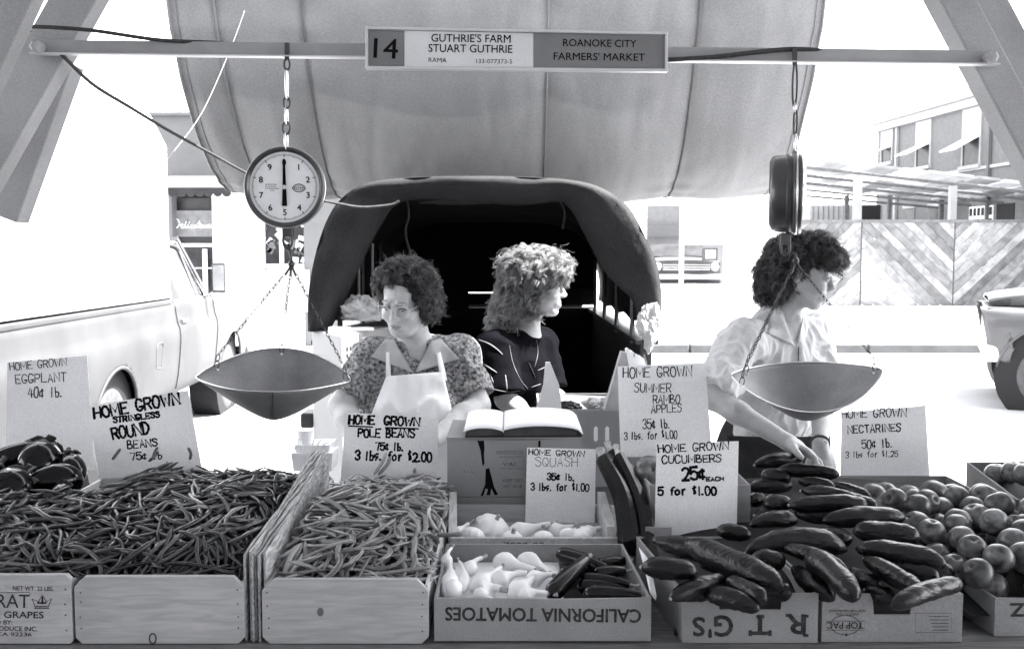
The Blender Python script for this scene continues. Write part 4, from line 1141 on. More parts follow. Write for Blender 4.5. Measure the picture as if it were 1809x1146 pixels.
for pts in (((1712, 816, 3.0), (1800, 882, 2.52)), ((1800, 882, 2.52), (1990, 884, 2.50)), ((1712, 816, 3.0), (1990, 812, 3.02))):
    a = P(*pts[0]); b = P(*pts[1]); d = (b - a); nn = Vector((d.y, -d.x, 0)).normalized() * .007
    m = MB(); lo_ = lambda v: Vector((v.x, v.y, Z2))
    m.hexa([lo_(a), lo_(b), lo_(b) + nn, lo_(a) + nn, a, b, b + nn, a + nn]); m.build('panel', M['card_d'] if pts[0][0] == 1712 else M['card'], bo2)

# upright ledger box with the open ledger
LY = 2.75
lb = cbox('upright closed cardboard box printed with a stick-legged bird-like stain, under the open ledger', (ax(790, 800, LY), ax(1027, 800, LY)), LY, LY + .30, P(900, 775, LY).z, Z2)
m = MB(); z = P(900, 775, LY).z
m.box2((ax(790, 800, LY) - .002, LY - .004, z + .0005), (ax(908, 800, LY), LY + .302, z + .005)); m.build('top_flap', M['card'], lb)
m = MB(); m.box2((ax(909, 800, LY), LY - .004, z + .0005), (ax(1028, 800, LY), LY + .302, z + .005)); m.build('top_flap', M['card'], lb)
pl3 = Vector((0, LY, 0))
stroke_ink('dark_print', [([(843, 778), (855, 778), (856, 790), (855, 805), (856, 818), (853, 824), (851, 812), (849, 795)], 0, True),
    ([(858, 828), (864, 826), (868, 840), (873, 860), (880, 873), (874, 874), (868, 862), (866, 874), (859, 874), (862, 864), (858, 862), (854, 875), (849, 875), (857, 855)], 0, True), ([(951, 778), (955, 778), (955, 789), (951, 789)], 0, True)], pl3, nf, lb, M['ink'])
font_ink('print', [('PRODUCE OF', 877, 802, 924, 802, 4, 0), ('VAL', 888, 823, 915, 823, 7, .02), ('KEEP DRY', 888, 851, 924, 851, 6, .01), ('NET 10 LB', 890, 861, 922, 861, 6, .01), ('12 x 18', 816, 833, 838, 835, 3, .0)], pl3, nf, lb, M['print_f'])
stroke_ink('rule_print', [([(876, 797), (924, 796)], .8, False), ([(882, 807), (924, 806)], .8, False), ([(882, 827), (924, 827)], .8, False), ([(791, 877), (925, 877)], 1.2, False)], pl3, nf, lb, M['print_f'])
zl = z + .006
lg = empty('open_ledger', (ax(925, 775, LY), LY + .1, zl), 'open ledger book with white pages lying on the upright cardboard box', 'book')
xl_, xm_, xr_ = ax(822, 770, LY), ax(890, 770, LY), ax(1022, 770, LY)
def page(x0, x1, hump, nm, m_, zo=0, y0=LY - .01, y1=LY + .27, sh=.012, th_=.0):
    m = MB(); vs, fs = [], []; K = 18
    for k in range(K + 1):
        t = k / K; x = x0 + (x1 - x0) * t; h = hump(t)
        for yy, dz in ((y0 + sh * t, 0), (y1, .0)):
            vs += [(x, yy, zl + zo), (x, yy, zl + zo + h)]
    for k in range(K):
        a = k * 4; b = a + 4
        fs += [(a, b, b + 1, a + 1), (a + 2, a + 3, b + 3, b + 2), (a + 1, b + 1, b + 3, a + 3), (a, a + 2, b + 2, b)]
    fs += [(0, 1, 3, 2), (K * 4, K * 4 + 2, K * 4 + 3, K * 4 + 1)]
    m.add(vs, fs); return m.build(nm, m_, lg)
page(xl_, xr_ + .01, lambda t: .004, 'cover', M['tarp'])
lhump = lambda t: .010 + .026 * (sin(pi * min(1, t * 1.05)) ** .7 if t < .95 else 0.2)
page(xl_ + .004, xm_, lambda t: .010 + .010 * max(0, sin(pi * t)) ** .6, 'page_block', M['iron'], .0045)
page(xm_ + .001, xr_ - .004, lambda t: .006 + .020 * max(0.02, sin(pi * (t * .93 + .05))) ** .45, 'page_block', M['iron'], .0045)
def topsheet(x0, x1, f, nm):
    m = MB(); m.grid(lambda u, v: (x0 + (x1 - x0) * u, LY - .014 + .30 * v, zl + .0065 + f(u) + .006 * v), 18, 4); return m.build(nm, M['page'], lg, smooth=True, solid=.002)
topsheet(xl_ - .004, xm_, lambda t: .010 + .012 * max(0, sin(pi * t)) ** .6, 'page')
topsheet(xm_, xr_ + .012, lambda t: .006 + .022 * max(0.02, sin(pi * (t * .93 + .05))) ** .45 - .008 * max(0, t - .93) / .07, 'page')

# squash crate behind the tomato box
sc_t = empty('wooden_crate', (ax(940, 950, 2.40), 2.40, TZ), 'shallow pine crate of pattypan squash between the ledger box and the tomato box', 'crate')
z0, zf = Z2, P(940, 949, 2.40).z
m = MB(); m.box2((ax(797, 950, 2.4), 2.395, z0), (ax(1090, 950, 2.4), 2.409, zf)); m.build('end_board', M['wood_y'], sc_t, bevel=.001)
m = MB(); m.box2((ax(800, 900, 2.73), 2.72, z0), (ax(1078, 900, 2.73), 2.732, zf)); m.build('end_board', M['wood'], sc_t)
for a, b in (((800, 2.41), (800, 2.719)), ((1080, 2.41), (1062, 2.719))):
    zt0, zt1 = P(a[0], 942 if a[0] < 900 else 930, 2.41).z, P(b[0], 868, 2.72).z
    m = MB(); x0 = ax(a[0], 930, a[1]); x1 = ax(b[0], 870, b[1]); w = .011
    m.hexa([(x0 - w, a[1], z0), (x0 + w, a[1], z0), (x1 + w, b[1], z0), (x1 - w, b[1], z0), (x0 - w, a[1], zt0), (x0 + w, a[1], zt0), (x1 + w, b[1], zt1), (x1 - w, b[1], zt1)]); m.build('side_board', M['wood_y'], sc_t)
m = MB(); m.box2((ax(810, 950, 2.4), 2.41, z0), (ax(1078, 950, 2.4), 2.719, z0 + .006)); m.build('bottom_slat', M['wood'], sc_t)
font_ink('lettering', [('7022 22', 890, 966, 962, 966, 9, .03)], Vector((0, 2.395, 0)), nf, sc_t, M['print'])

# apple box
ab = cbox('cardboard box of apples half hidden behind the cucumber price card', (ax(1148, 860, 2.45), ax(1326, 860, 2.45)), 2.45, 2.80, P(1200, 856, 2.45).z, Z2, skewl=-.03, skewr=-.0)
m = MB(); m.box2((ax(1175, 860, 2.45), 2.4455, Z2), (ax(1181, 860, 2.45), 2.4495, P(1200, 862, 2.45).z)); m.build('crease', M['card_d'], ab)

# box with slots behind, on a stand of stacked boxes
HY = 3.3
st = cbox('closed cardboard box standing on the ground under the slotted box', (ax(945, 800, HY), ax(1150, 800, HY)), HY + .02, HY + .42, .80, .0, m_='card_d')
hb = cbox('slotted cardboard box with crumpled paper inside, left of the apples price card', (ax(952, 800, HY), ax(1135, 800, HY)), HY, HY + .38, P(1020, 722, HY).z, .805)
m = MB()
for px in (1053, 1073):
    stroke_ink('slot', [([(px - 4, 756), (px - 1, 752), (px + 3, 755), (px + 3, 776), (px, 780), (px - 4, 777)], 0, True)], Vector((0, HY, 0)), nf, hb, M['page'])
stroke_ink('hand_hole', [([(986, 738), (990, 733), (1002, 731), (1012, 734), (1019, 742), (1022, 752), (1017, 745), (1008, 737), (998, 735), (990, 737)], 0, True)], Vector((0, HY, 0)), nf, hb, M['black'])
m = MB(); A = P(975, 718, HY + .2); 
m.hexa([P(975, 722, HY + .3), P(1090, 722, HY + .3), P(1090, 722, HY + .31), P(975, 722, HY + .31), P(985, 696, HY + .34), P(1088, 700, HY + .34), P(1088, 700, HY + .35), P(985, 696, HY + .35)]); m.build('flap', M['card_d'], hb)

def crumple(name, c, r, label, cat, m_, seed=1, sq=(1, 1, 1), amp=.35, n=40, parent=None, flat_bottom=True):
    m = MB(); m.ball((0, 0, 0), 1, n, n // 2)
    out = []
    for v in m.v:
        v = Vector(v); q = mnoise.noise(v * 1.6 + Vector((seed * 7.1, 0, 0))); q2 = abs(mnoise.noise(v * 3.7 + Vector((0, seed * 3.3, 0)))); q3 = abs(mnoise.noise(v * 8 + Vector((seed, 0, 5))))
        k = 1 + amp * (q + .8 * q2 - .2) + amp * .35 * q3
        w = Vector((v.x * r[0] * k, v.y * r[1] * k, v.z * r[2] * k))
        if flat_bottom: w.z = max(w.z, -r[2] * .8)
        out.append(Vector(c) + w)
    m.v = out
    return m.build(name, M[m_], parent, label, cat, smooth=False)
crumple('crumpled_paper', P(1060, 718, HY + .12), (.055, .04, .025), 'crumpled brown paper lying in the slotted cardboard box', 'paper', 'pbag', 3, amp=.6)
crumple('dark_fruit', P(1000, 719, HY + .10), (.05, .04, .02), 'dark produce showing over the rim of the slotted cardboard box', 'produce', 'cuke', 5, amp=.3)
# tall paper bags
def pbag(label, pxs, Y, dep, m_='pbag'):
    f = [P(a, b, Y) for a, b in pxs]; dv = Vector((0, dep, 0)); n_ = len(f)
    m = MB(); m.prism(f, dv); return m.build('paper_bag', M[m_], None, label, 'bag')
pbag('flat white paper bag standing on end beside the young woman in the dark shirt', [(948, 722), (992, 722), (988, 680), (972, 640), (964, 640), (960, 680)], HY + .05, .02, 'page')
pbag('brown paper bag leaning against the back of the apples price card', [(1068, 725), (1105, 725), (1122, 625), (1098, 622)], 3.12, .05)
m = MB()
rr = random.Random(4)
for i in range(9):
    x = 1112 + i * 3.2; a = P(x, 648, 3.1); b = P(x - 4 + rr.uniform(-2, 2), 618 + i * 2.2, 3.1 + .01 * i)
    m.hexa([a, a + Vector((.008, 0, 0)), a + Vector((.008, .05, 0)), a + Vector((0, .05, 0)), b, b + Vector((.006, 0, .004)), b + Vector((.006, .05, .004)), b + Vector((0, .05, 0))])
m.build('paper_bag_bundle', M['page'], None, 'fanned bundle of white paper bags above the apples price card', 'bags', kind='stuff')

# cooler cabinet, sacks, plastic bag
CYc = 3.95
cc = empty('cooler_cabinet', (ax(600, 700, CYc), CYc, 0), 'tall pale metal cabinet with a perforated grille behind the scoop of the left scale', 'cabinet')
A = P(603, 592, CYc); Lc = P(551, 588, CYc + .25); Rc = P(735, 560, CYc + .75)
zt = A.z
def v3(p, z): return Vector((p.x, p.y, z))
m = MB(); Bk = Lc + (Rc - A); m.prism([v3(A, .0), v3(Rc, .0), v3(Bk, .0), v3(Lc, .0)], (0, 0, zt)); m.build('case', M['whitebox'], cc, bevel=.008)
d = v3(Rc, 0) - v3(A, 0); L = d.length; d.normalize(); nn = Vector((d.y, -d.x, 0)); nn = nn if nn.y < 0 else -nn
m = MB()
for i in range(26):
    for j in range(34):
        if j in (8, 17, 26): continue
        s0 = .04 + i * .030; z0 = zt - .07 - j * .029
        if s0 + .02 > L: continue
        p = v3(A, z0) + d * s0 + nn * .0016
        m.add([p, p + d * .019, p + d * .019 + Vector((0, 0, .018)), p + Vector((0, 0, .018))], [(0, 1, 2, 3)])
m.build('grille', M['iron'], cc, kind='stuff')
m = MB(); m.lathe([(.010, 0), (.010, .02), (.002, .022)], P(573, 780, CYc + .10), Matrix.Rotation(pi / 2, 3, 'X'), 12); m.tube(smooth_pts([P(573, 780, CYc + .07), P(545, 782, CYc), P(520, 792, CYc - .1)], 5), .004, 5); m.build('cable_plug', M['iron'], cc)
m = MB(); m.box2((P(530, 757, 4.2).x, 4.2, P(530, 757, 4.2).z), (P(553, 732, 4.2).x, 4.35, P(553, 730, 4.2).z)); m.build('lamp_housing', M['iron'], None, 'small dark lamp housing beside the pale cabinet, under the left scoop', 'lamp', bevel=.01)
crumple('paper_sack', P(640, 548, CYc + .32), (.085, .08, .055), 'crumpled brown paper sack lying on top of the perforated cabinet', 'sack', 'pbag', 9, amp=.45)
crumple('paper_sack', P(672, 545, CYc + .5), (.08, .06, .06), 'white paper sack behind the brown sack on the cabinet', 'sack', 'page', 12, amp=.3)
m = MB(); A = P(600, 578, CYc + .15); m.box((A.x, A.y, zt + .012), (.09, .05, .022)); m.build('carton', M['page'], None, 'small white carton lying on the front corner of the cabinet', 'carton', bevel=.002)
m = MB(); m.box((A.x + .05, A.y + .06, zt + .01), (.16, .08, .012), Matrix.Rotation(.4, 3, 'Z')); m.build('folded_paper', M['page'], None, 'folded white paper lying on the cabinet beside the sacks', 'paper')
pb = crumple('plastic_bag', P(1146, 575, TY - .10), (.045, .04, .085), 'clear plastic bag tied to the right edge of the tarpaulin', 'bag', 'plastic', 4, amp=.5, flat_bottom=False)
m = MB(); m.tube([P(1138, 600, TY - .1), P(1135, 625, TY - .1), P(1140, 650, TY - .1)], .012, 6); m.build('bag_tail', M['iron'], pb)
# fruit punnets and a cup behind the divider
for i, (a, b, y0, y1, Y) in enumerate(((515, 588, 800, 832, 3.02), (520, 583, 786, 799, 3.03))):
    A, B = P(a, y1, Y), P(b, y0, Y)
    m = MB(); m.hexa([(A.x + .006, Y, A.z), (B.x - .006, Y, A.z), (B.x - .006, Y + .1, A.z), (A.x + .006, Y + .1, A.z), (A.x, Y - .004, B.z), (B.x, Y - .004, B.z), (B.x, Y + .11, B.z), (A.x, Y + .11, B.z)])
    m.build('paper_punnet', M['page'], None, ('lower' if i == 0 else 'upper') + ' white paper punnet of the two stacked behind the board divider', 'punnet', group='punnets behind the divider')
for i, (px, w, y0, y1) in enumerate(((540, 17, 757, 785),)):
    A = P(px, y1, 3.06); m = MB(); m.lathe([(.022, 0), (.026, .045), (.027, .047), (.023, .047)], A, None, 18); m.build('paper_cup', M['page'], None, 'white paper cup standing on the punnets behind the divider', 'cup', smooth=False)
m = MB()
for k in range(6):
    a = P(528 + k * 6, 800, 3.0); b = P(512 + k * 14, 770 + (k % 3) * 8, 2.98); m.tube(smooth_pts([a, (a + b) / 2 + Vector((.01, 0, .02)), b], 4), .0016, 4)
m.build('wire_ties', M['page'], None, 'loose white wire ties sticking out of the punnets', 'ties', kind='stuff')

# ============================================================ PRICE CARDS
def card(label, quad, Yt, Yb, lines, thick=False, pxs_extra=None, mt='ink', wmul=1.0):
    """quad: top-left, top-right, bottom-right, bottom-left in pixels."""
    tl, tr = P(*quad[0], Yt), P(*quad[1], Yt)
    br_, bl = P(*quad[2], Yb), P(*quad[3], Yb)
    n = (tr - tl).cross(bl - tl).normalized()
    if n.y > 0: n = -n
    br_ = PP(*quad[2], tl, n)
    m = MB(); t = -n * .0016; N = 8
    def s(u, v):
        return tl.lerp(tr, u).lerp(bl.lerp(br_, u), v)
    m.hexa([bl, br_, br_ + t, bl + t, tl, tr, tr + t, tl + t])
    o = m.build('price_card', M['paper'], None, label, 'sign')
    hand_ink('lettering', lines, tl, n, o, wmul, M[mt])
    return o, tl, n
card('tall price card for home grown eggplant, leftmost in the photograph', [(13, 640), (153, 628), (168, 830), (9, 830)], 2.92, 2.86,
     [('HOME GROWN', 18, 654, 118, 645, 13, 1.7), ('EGGPLANT', 28, 677, 117, 673, 15, 1.8), ('40¢ lb.', 50, 702, 110, 700, 17, 2.0)])
card('tilted price card for home grown stringless round beans standing in the bean heap', [(154, 717), (332, 689), (358, 835), (176, 845)], 2.80, 2.74,
     [('HOME GROWN', 168, 739, 318, 712, 19, 4.2), ('STRINGLESS', 201, 746, 282, 736, 9, 3.6), ('ROUND', 200, 776, 264, 764, 20, 4.4), ('BEANS', 226, 792, 278, 787, 13, 2.6), ('75¢ lb', 231, 812, 286, 810, 13, 2.4)])
o, a, n = card('price card for home grown pole beans, with underlined heading', [(611, 728), (775, 738), (772, 870), (600, 868)], 2.86, 2.80,
     [('HOME', 617, 748, 661, 749, 14, 4.0), ('GROWN', 679, 749, 741, 752, 14, 4.0), ('POLE BEANS', 633, 771, 732, 772, 14, 3.6), ('75¢ lb.', 664, 794, 712, 795, 13, 3.2), ('3 lbs. for $2.00', 628, 811, 762, 815, 15, 3.8)])
stroke_ink('underline', [([(615, 752), (659, 754)], 2.6, False), ([(680, 755), (740, 757)], 2.6, False)], a, n, o)
card('large price card for home grown summer rambo apples, beside the leaning woman\'s elbow', [(1091, 647), (1246, 640), (1262, 860), (1098, 862)], 2.84, 2.80,
     [('HOME GROWN', 1101, 667, 1222, 664, 17, 1.9), ('SUMMER', 1121, 692, 1185, 693, 15, 1.8), ('RAMBO', 1154, 712, 1201, 711, 14, 1.8), ('APPLES', 1151, 729, 1204, 727, 14, 1.8), ('35¢ lb.', 1136, 757, 1183, 755, 16, 1.9), ('3 lbs. for $1.00', 1103, 776, 1196, 774, 13, 1.8)])
card('small price card for home grown squash leaning against the upright cardboard box', [(931, 790), (1053, 793), (1050, 950), (927, 950)], 2.735, 2.70,
     [('HOME GROWN', 934, 802, 1032, 806, 9, 2.0), ('35¢ lb.', 967, 847, 1014, 848, 11, 2.8), ('3 lbs. for $1.00', 938, 865, 1040, 867, 12, 2.6)])
oo = [o for o in col.objects if o.name.startswith('price_card')][-1]
m = MB(); n = Vector((0, -1, 0))
tl = P(931, 790, 2.735); nn_ = (P(1053, 793, 2.735) - tl).cross(P(927, 950, 2.70) - tl).normalized()
hand_ink('thin_lettering', [('SQUASH', 946, 823, 1020, 823, 15, 1.4)], tl, nn_, oo, 1.0, M['ink_l'])
card('price card for home grown cucumbers leaning against the apple box', [(1160, 782), (1305, 779), (1301, 953), (1156, 955)], 2.444, 2.425,
     [('HOME GROWN', 1163, 799, 1287, 793, 13, 2.4), ('CUCUMBERS', 1170, 818, 1274, 815, 13, 2.3), ('25¢', 1206, 848, 1247, 845, 22, 5.0), ('EACH', 1248, 849, 1278, 848, 6, 2.6), ('5 for $1.00', 1163, 874, 1265, 873, 14, 3.6)])
card('price card for home grown nectarines standing behind the nectarine heap', [(1487, 728), (1635, 716), (1643, 850), (1484, 860)], 2.97, 2.95,
     [('HOME GROWN', 1487, 738, 1601, 735, 14, 2.0), ('NECTARINES', 1498, 765, 1591, 761, 13, 2.1), ('50¢ lb.', 1523, 792, 1576, 789, 15, 1.9), ('3 lbs for $1.25', 1494, 808, 1586, 806, 10, 1.4)])
# ============================================================ PRODUCE
# a settling routine: each piece is laid on the height field left by the ones before it
class Field:
    def __init__(s, x0, x1, y0, y1, h, fn):
        s.x0, s.y0, s.h = x0, y0, h
        s.nx, s.ny = int((x1 - x0) / h) + 1, int((y1 - y0) / h) + 1
        X, Y = np.meshgrid(x0 + np.arange(s.nx) * h, y0 + np.arange(s.ny) * h, indexing='ij')
        s.X, s.Y = X, Y
        s.H = fn(X, Y).astype(float)
    def at(s, x, y):
        i = np.clip(((x - s.x0) / s.h + .5).astype(int), 0, s.nx - 1); j = np.clip(((y - s.y0) / s.h + .5).astype(int), 0, s.ny - 1)
        return s.H[i, j]
    def stamp(s, P_, r):
        k = int(math.ceil(r.max() / s.h))
        for (x, y, z), rr in zip(P_, r):
            i = int((x - s.x0) / s.h + .5); j = int((y - s.y0) / s.h + .5)
            i0, i1, j0, j1 = max(0, i - k), min(s.nx, i + k + 1), max(0, j - k), min(s.ny, j + k + 1)
            if i0 >= i1 or j0 >= j1: continue
            d2 = (s.X[i0:i1, j0:j1] - x) ** 2 + (s.Y[i0:i1, j0:j1] - y) ** 2
            q = rr * rr - d2; ok = q > 0
            s.H[i0:i1, j0:j1] = np.where(ok, np.maximum(s.H[i0:i1, j0:j1], z + np.sqrt(np.maximum(q, 0))), s.H[i0:i1, j0:j1])

def rest(F, loc, rad, x, y, yaw, scale, maxslope=.6, sink=.25, jit=0):
    c, s_ = math.cos(yaw), math.sin(yaw)
    lx, ly, lz = loc[:, 0] * scale, loc[:, 1] * scale, loc[:, 2] * scale
    wx, wy = x + lx * c - ly * s_, y + lx * s_ + ly * c
    r = rad * scale
    need = F.at(wx, wy) + r - lz
    A = np.vstack([np.ones_like(lx), lx]).T
    b = np.linalg.lstsq(A, need, rcond=None)[0][1]
    b = max(-maxslope, min(maxslope, b + jit))
    a = np.sort(need - b * lx)
    a = a[-2] * (1 - sink) + a[-1] * sink if len(a) > 3 else a[-1]
    a = max(a, (need - b * lx).max() - r.max() * .8)
    return a, b, wx, wy, lz + a + b * lx, r

def place_mat(x, y, a, b, yaw, roll=0):
    return Matrix.Translation((x, y, a)) @ Matrix.Rotation(yaw, 4, 'Z') @ Matrix.Rotation(-math.atan(b), 4, 'Y') @ Matrix.Rotation(roll, 4, 'X')

def bean_variant(rr, flat=1.0, wiggle=1.0):
    K = 11; L = .13
    cv, hk = rr.gauss(0, .95) * wiggle, rr.gauss(0, .8) * wiggle; rv = rr.uniform(.78, 1.2)
    pts = []; rad = []
    th = -cv * .5
    x = y = 0
    for i in range(K):
        t = i / (K - 1)
        pts.append([x, y, .003 * sin(t * 5 + hk)])
        th += cv / (K - 1) + hk * (.45 if t > .75 else 0) * .5 + rr.uniform(-.12, .12)
        x += cos(th) * L / (K - 1); y += sin(th) * L / (K - 1)
        e = min(1, (t + .02) * 8) * min(1, (1.04 - t) * 6)
        rad.append(.0046 * rv * (.28 + .72 * e ** .7) * (1 + .13 * sin(i * 2.3 + hk * 4)))
    p = np.array(pts); p -= p.mean(0)
    rad = np.array(rad); rad[0] = .0018; rad[-1] = .0012
    return p, rad, flat
def bean_mesh(var, m_, nseg=6):
    p, r, flat = var
    # little stalk at one end
    mb = MB(); ext = Vector(p[0]) + (Vector(p[0]) - Vector(p[1])).normalized() * .008
    mb.tube([ext] + [Vector(q) for q in p], [.0013] + list(r), nseg, flat=flat)
    return mb.mesh('bean', m_, smooth=True)

def heap(F, target, variants, meshes, n_try, n_things, name, label, cat, group, stuff_mat, region, rr, score_cam=True, srange=(.7, 1.3), stuff_name='bean_heap', stufflabel='', yawf=None):
    placed = []
    for k in range(n_try):
        best = None
        for q in range(5):
            x, y = rr.uniform(*region[0]), rr.uniform(*region[1])
            if region[2] and not region[2](x, y): continue
            v = rr.randrange(len(variants)); sc_ = rr.uniform(*srange); yaw = rr.uniform(0, 2 * pi) if yawf is None else yawf(rr)
            res = rest(F, variants[v][0], variants[v][1], x, y, yaw, sc_, jit=rr.uniform(-.28, .28))
            ex = (res[4].mean() - target(x, y))
            if best is None or ex < best[0]: best = (ex, v, sc_, x, y, yaw, res)
        if best is None or best[0] > .012: continue
        ex, v, sc_, x, y, yaw, (a, b, wx, wy, wz, r) = best
        if region[3] and not region[3](wx, wy, wz): continue
        F.stamp(np.stack([wx, wy, wz], 1), r)
        placed.append((place_mat(x, y, a, b, yaw), v, sc_, np.stack([wx, wy, wz + r], 1)))
    # the ones that show most: top of the final field
    def vis(pl):
        q = pl[3]; h = F.at(q[:, 0], q[:, 1]); s_ = float((q[:, 2] > h - .0035).mean())
        px = q[:, 0] / q[:, 1] * FPX + 904
        inside = float(((px > 0) & (px < 1809)).mean())
        return s_ * inside / q[0, 1]
    order = sorted(range(len(placed)), key=lambda i: -vis(placed[i]))
    things = order[:n_things]; restl = order[n_things:]
    for i in things:
        T, v, sc_, _ = placed[i]
        o = bpy.data.objects.new(name, meshes[v]); o.matrix_world = T @ Matrix.Scale(sc_, 4)
        link(o, None, label, cat, group)
    if restl:
        mb = MB()
        cache = {}
        for i in restl:
            T, v, sc_, _ = placed[i]
            if v not in cache:
                p, r, fl = variants[v]; q = MB(); q.tube([Vector(c) for c in p[::2]], list(r[::2]), 5, flat=fl); cache[v] = (q.v, q.f)
            T2 = T @ Matrix.Scale(sc_, 4)
            mb.add([T2 @ Vector(c) for c in cache[v][0]], cache[v][1])
        mb.build(stuff_name, stuff_mat, None, stufflabel, cat, kind='stuff', smooth=True, fix=False)
    return placed

# ---- green beans, left
xR = ax(432, 970, 1.97)
def bx(y): return xR - .035 * (y - 1.97) / .9            # divider face
def bean_t(x, y):
    y = np.asarray(y, float); x = np.asarray(x, float)
    t = np.clip((y - 1.955) / .93, 0, 1)
    z = .925 + .095 * np.sin(pi * np.minimum(1, t * 1.0)) ** .75 - .012 * t
    z = z - .03 * np.clip((x - (xR - .14)) / .14, 0, 1) ** 1.5 * np.sin(pi * t)
    # the left rear corner belongs to the eggplants
    z = z - .10 * np.clip((-1.0 - x) / .1, 0, 1) * np.clip((y - 2.33) / .1, 0, 1)
    return z
rr = random.Random(21)
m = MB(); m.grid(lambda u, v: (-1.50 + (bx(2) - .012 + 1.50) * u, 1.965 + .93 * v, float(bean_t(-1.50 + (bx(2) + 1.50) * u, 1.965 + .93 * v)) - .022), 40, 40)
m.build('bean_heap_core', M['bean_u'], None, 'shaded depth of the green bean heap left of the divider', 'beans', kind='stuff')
F1 = Field(-1.55, xR + .02, 1.90, 3.0, .004, lambda X, Y: np.where((Y < 1.962), .60, bean_t(X, Y) - .022))
bv = [bean_variant(rr) for _ in range(28)]
bm_ = [bean_mesh(v, M['bean']) for v in bv]
heap(F1, lambda x, y: float(bean_t(x, y)), bv, bm_, 2300, 300, 'green_bean', 'slim green bean lying in the heap between the eggplants and the board divider', 'green bean', 'green beans heaped left of the divider',
     M['bean'], ((-1.42, xR - .02), (1.985, 2.92), None, lambda wx, wy, wz: (wx < xR - .035 * (wy - 1.97) / .9 - .004).all() and (wy > 1.952).all()), rr,
     stuff_name='green_bean_heap', stufflabel='mass of slim green beans under the topmost ones, left of the divider')
# a few beans standing out of the heap
def upright(name, lab, cat, grp, var, meshes_, pts, Y, sc_=1.0):
    pass
def bean_px(a, b, Y0, Y1, bend, r, m_, label, cat, group, name='green_bean'):
    A, B = P(*a, Y0), P(*b, Y1); mid = (A + B) / 2 + Vector((bend, 0, 0))
    pts = smooth_pts([A, mid, B], 5); k = len(pts)
    mb = MB(); mb.tube(pts, [r * (.3 + .7 * min(1, min(i, k - 1 - i) * .6)) for i in range(k)], 7)
    return mb.build(name, m_, None, label, cat, group, smooth=True)
gb = ('green bean', 'beans standing against the round beans card')
for lab, a, b, be in (('slanting, leftmost', (198, 812), (213, 792), .0), ('crossing the 75 cents line, left one', (262, 815), (278, 797), .004), ('crossing the 75 cents line, right one', (270, 812), (279, 789), -.003), ('curved, rightmost', (335, 812), (332, 790), .006), ('short and pale, below the price', (302, 830), (296, 815), -.006)):
    bean_px(a, b, 2.70, 2.72, be, .0045, M['bean'], 'green bean standing against the round beans card, ' + lab, *gb)
bean_px((106, 850), (113, 824), 2.50, 2.50, .003, .005, M['bean'], 'slim green bean standing up in front of the eggplants', 'green bean', 'green beans heaped left of the divider')
bean_px((435, 1035), (470, 990), 1.975, 2.03, 0, .004, M['bean_l'], 'pale bean leaning on the front of the divider', 'green bean', 'loose beans at the divider') if False else None

# ---- pole beans, right of the divider
xa, xb = ax(468, 1000, 1.97), ax(764, 1000, 1.97)
def pole_t(x, y):
    y = np.asarray(y, float); x = np.asarray(x, float)
    t = np.clip((y - 1.955) / .92, 0, 1)
    z = .915 + .075 * np.sin(pi * np.minimum(1, t * 1.02)) ** .8 + .0 * t
    u = np.clip((x - xa) / (xb - xa), 0, 1)
    return z - .025 * np.abs(u * 2 - 1) ** 3
pl_ = lambda x, y: float(pole_t(x, y))
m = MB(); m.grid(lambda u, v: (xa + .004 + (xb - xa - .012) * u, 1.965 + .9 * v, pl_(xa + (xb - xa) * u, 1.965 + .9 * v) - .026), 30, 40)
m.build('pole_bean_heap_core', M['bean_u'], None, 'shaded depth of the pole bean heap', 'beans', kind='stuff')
F2 = Field(xa - .03, xb + .05, 1.90, 2.95, .004, lambda X, Y: np.where(Y < 1.962, .6, pole_t(X, Y) - .026))
pv = [bean_variant(rr, flat=.6, wiggle=1.5) for _ in range(24)]
for i in range(24): pv[i] = (pv[i][0] * 1.0, pv[i][1] * 1.18, pv[i][2])
pm = [bean_mesh(v, M['bean_l']) for v in pv]
heap(F2, pl_, pv, pm, 1050, 290, 'pole_bean', 'pale pole bean lying in the wooden crates right of the board divider', 'pole bean', 'pole beans heaped right of the divider',
     M['bean_l'], ((xa + .03, xb - .02), (1.985, 2.86), None, lambda wx, wy, wz: (wx > xa - .035 * (wy - 1.97) / .9 + .002).all() and (wx < xb + .012).all() and (wy > 1.952).all()), rr,
     srange=(.65, 1.3), stuff_name='pole_bean_heap', stufflabel='mass of pale pole beans under the topmost ones')
gp = ('pole bean', 'pole beans propped against their card')
for lab, a, b, be in (('leftmost, longest', (660, 838), (683, 798), .004), ('second from left', (668, 838), (690, 806), .006), ('upright, third from left', (735, 858), (733, 826), -.003), ('short, rightmost', (746, 855), (754, 838), .003)):
    bean_px(a, b, 2.72, 2.76, be, .0055, M['bean_l'], 'pale pole bean propped against the pole beans card, ' + lab, *gp, name='pole_bean')
for lab, a, b, Y0, Y1, be in (('poking across to the shallow squash crate', (772, 945), (818, 943), 2.2, 2.18, 0), ('over the back right rim of its crate', (755, 868), (800, 858), 2.55, 2.56, .0), ('standing at the front right corner of its crate', (725, 1010), (733, 975), 2.0, 2.03, .004)):
    bean_px(a, b, Y0, Y1, be, .0055, M['bean_l'], 'pale pole bean ' + lab, 'pole bean', 'pole beans over the crate rim', name='pole_bean')

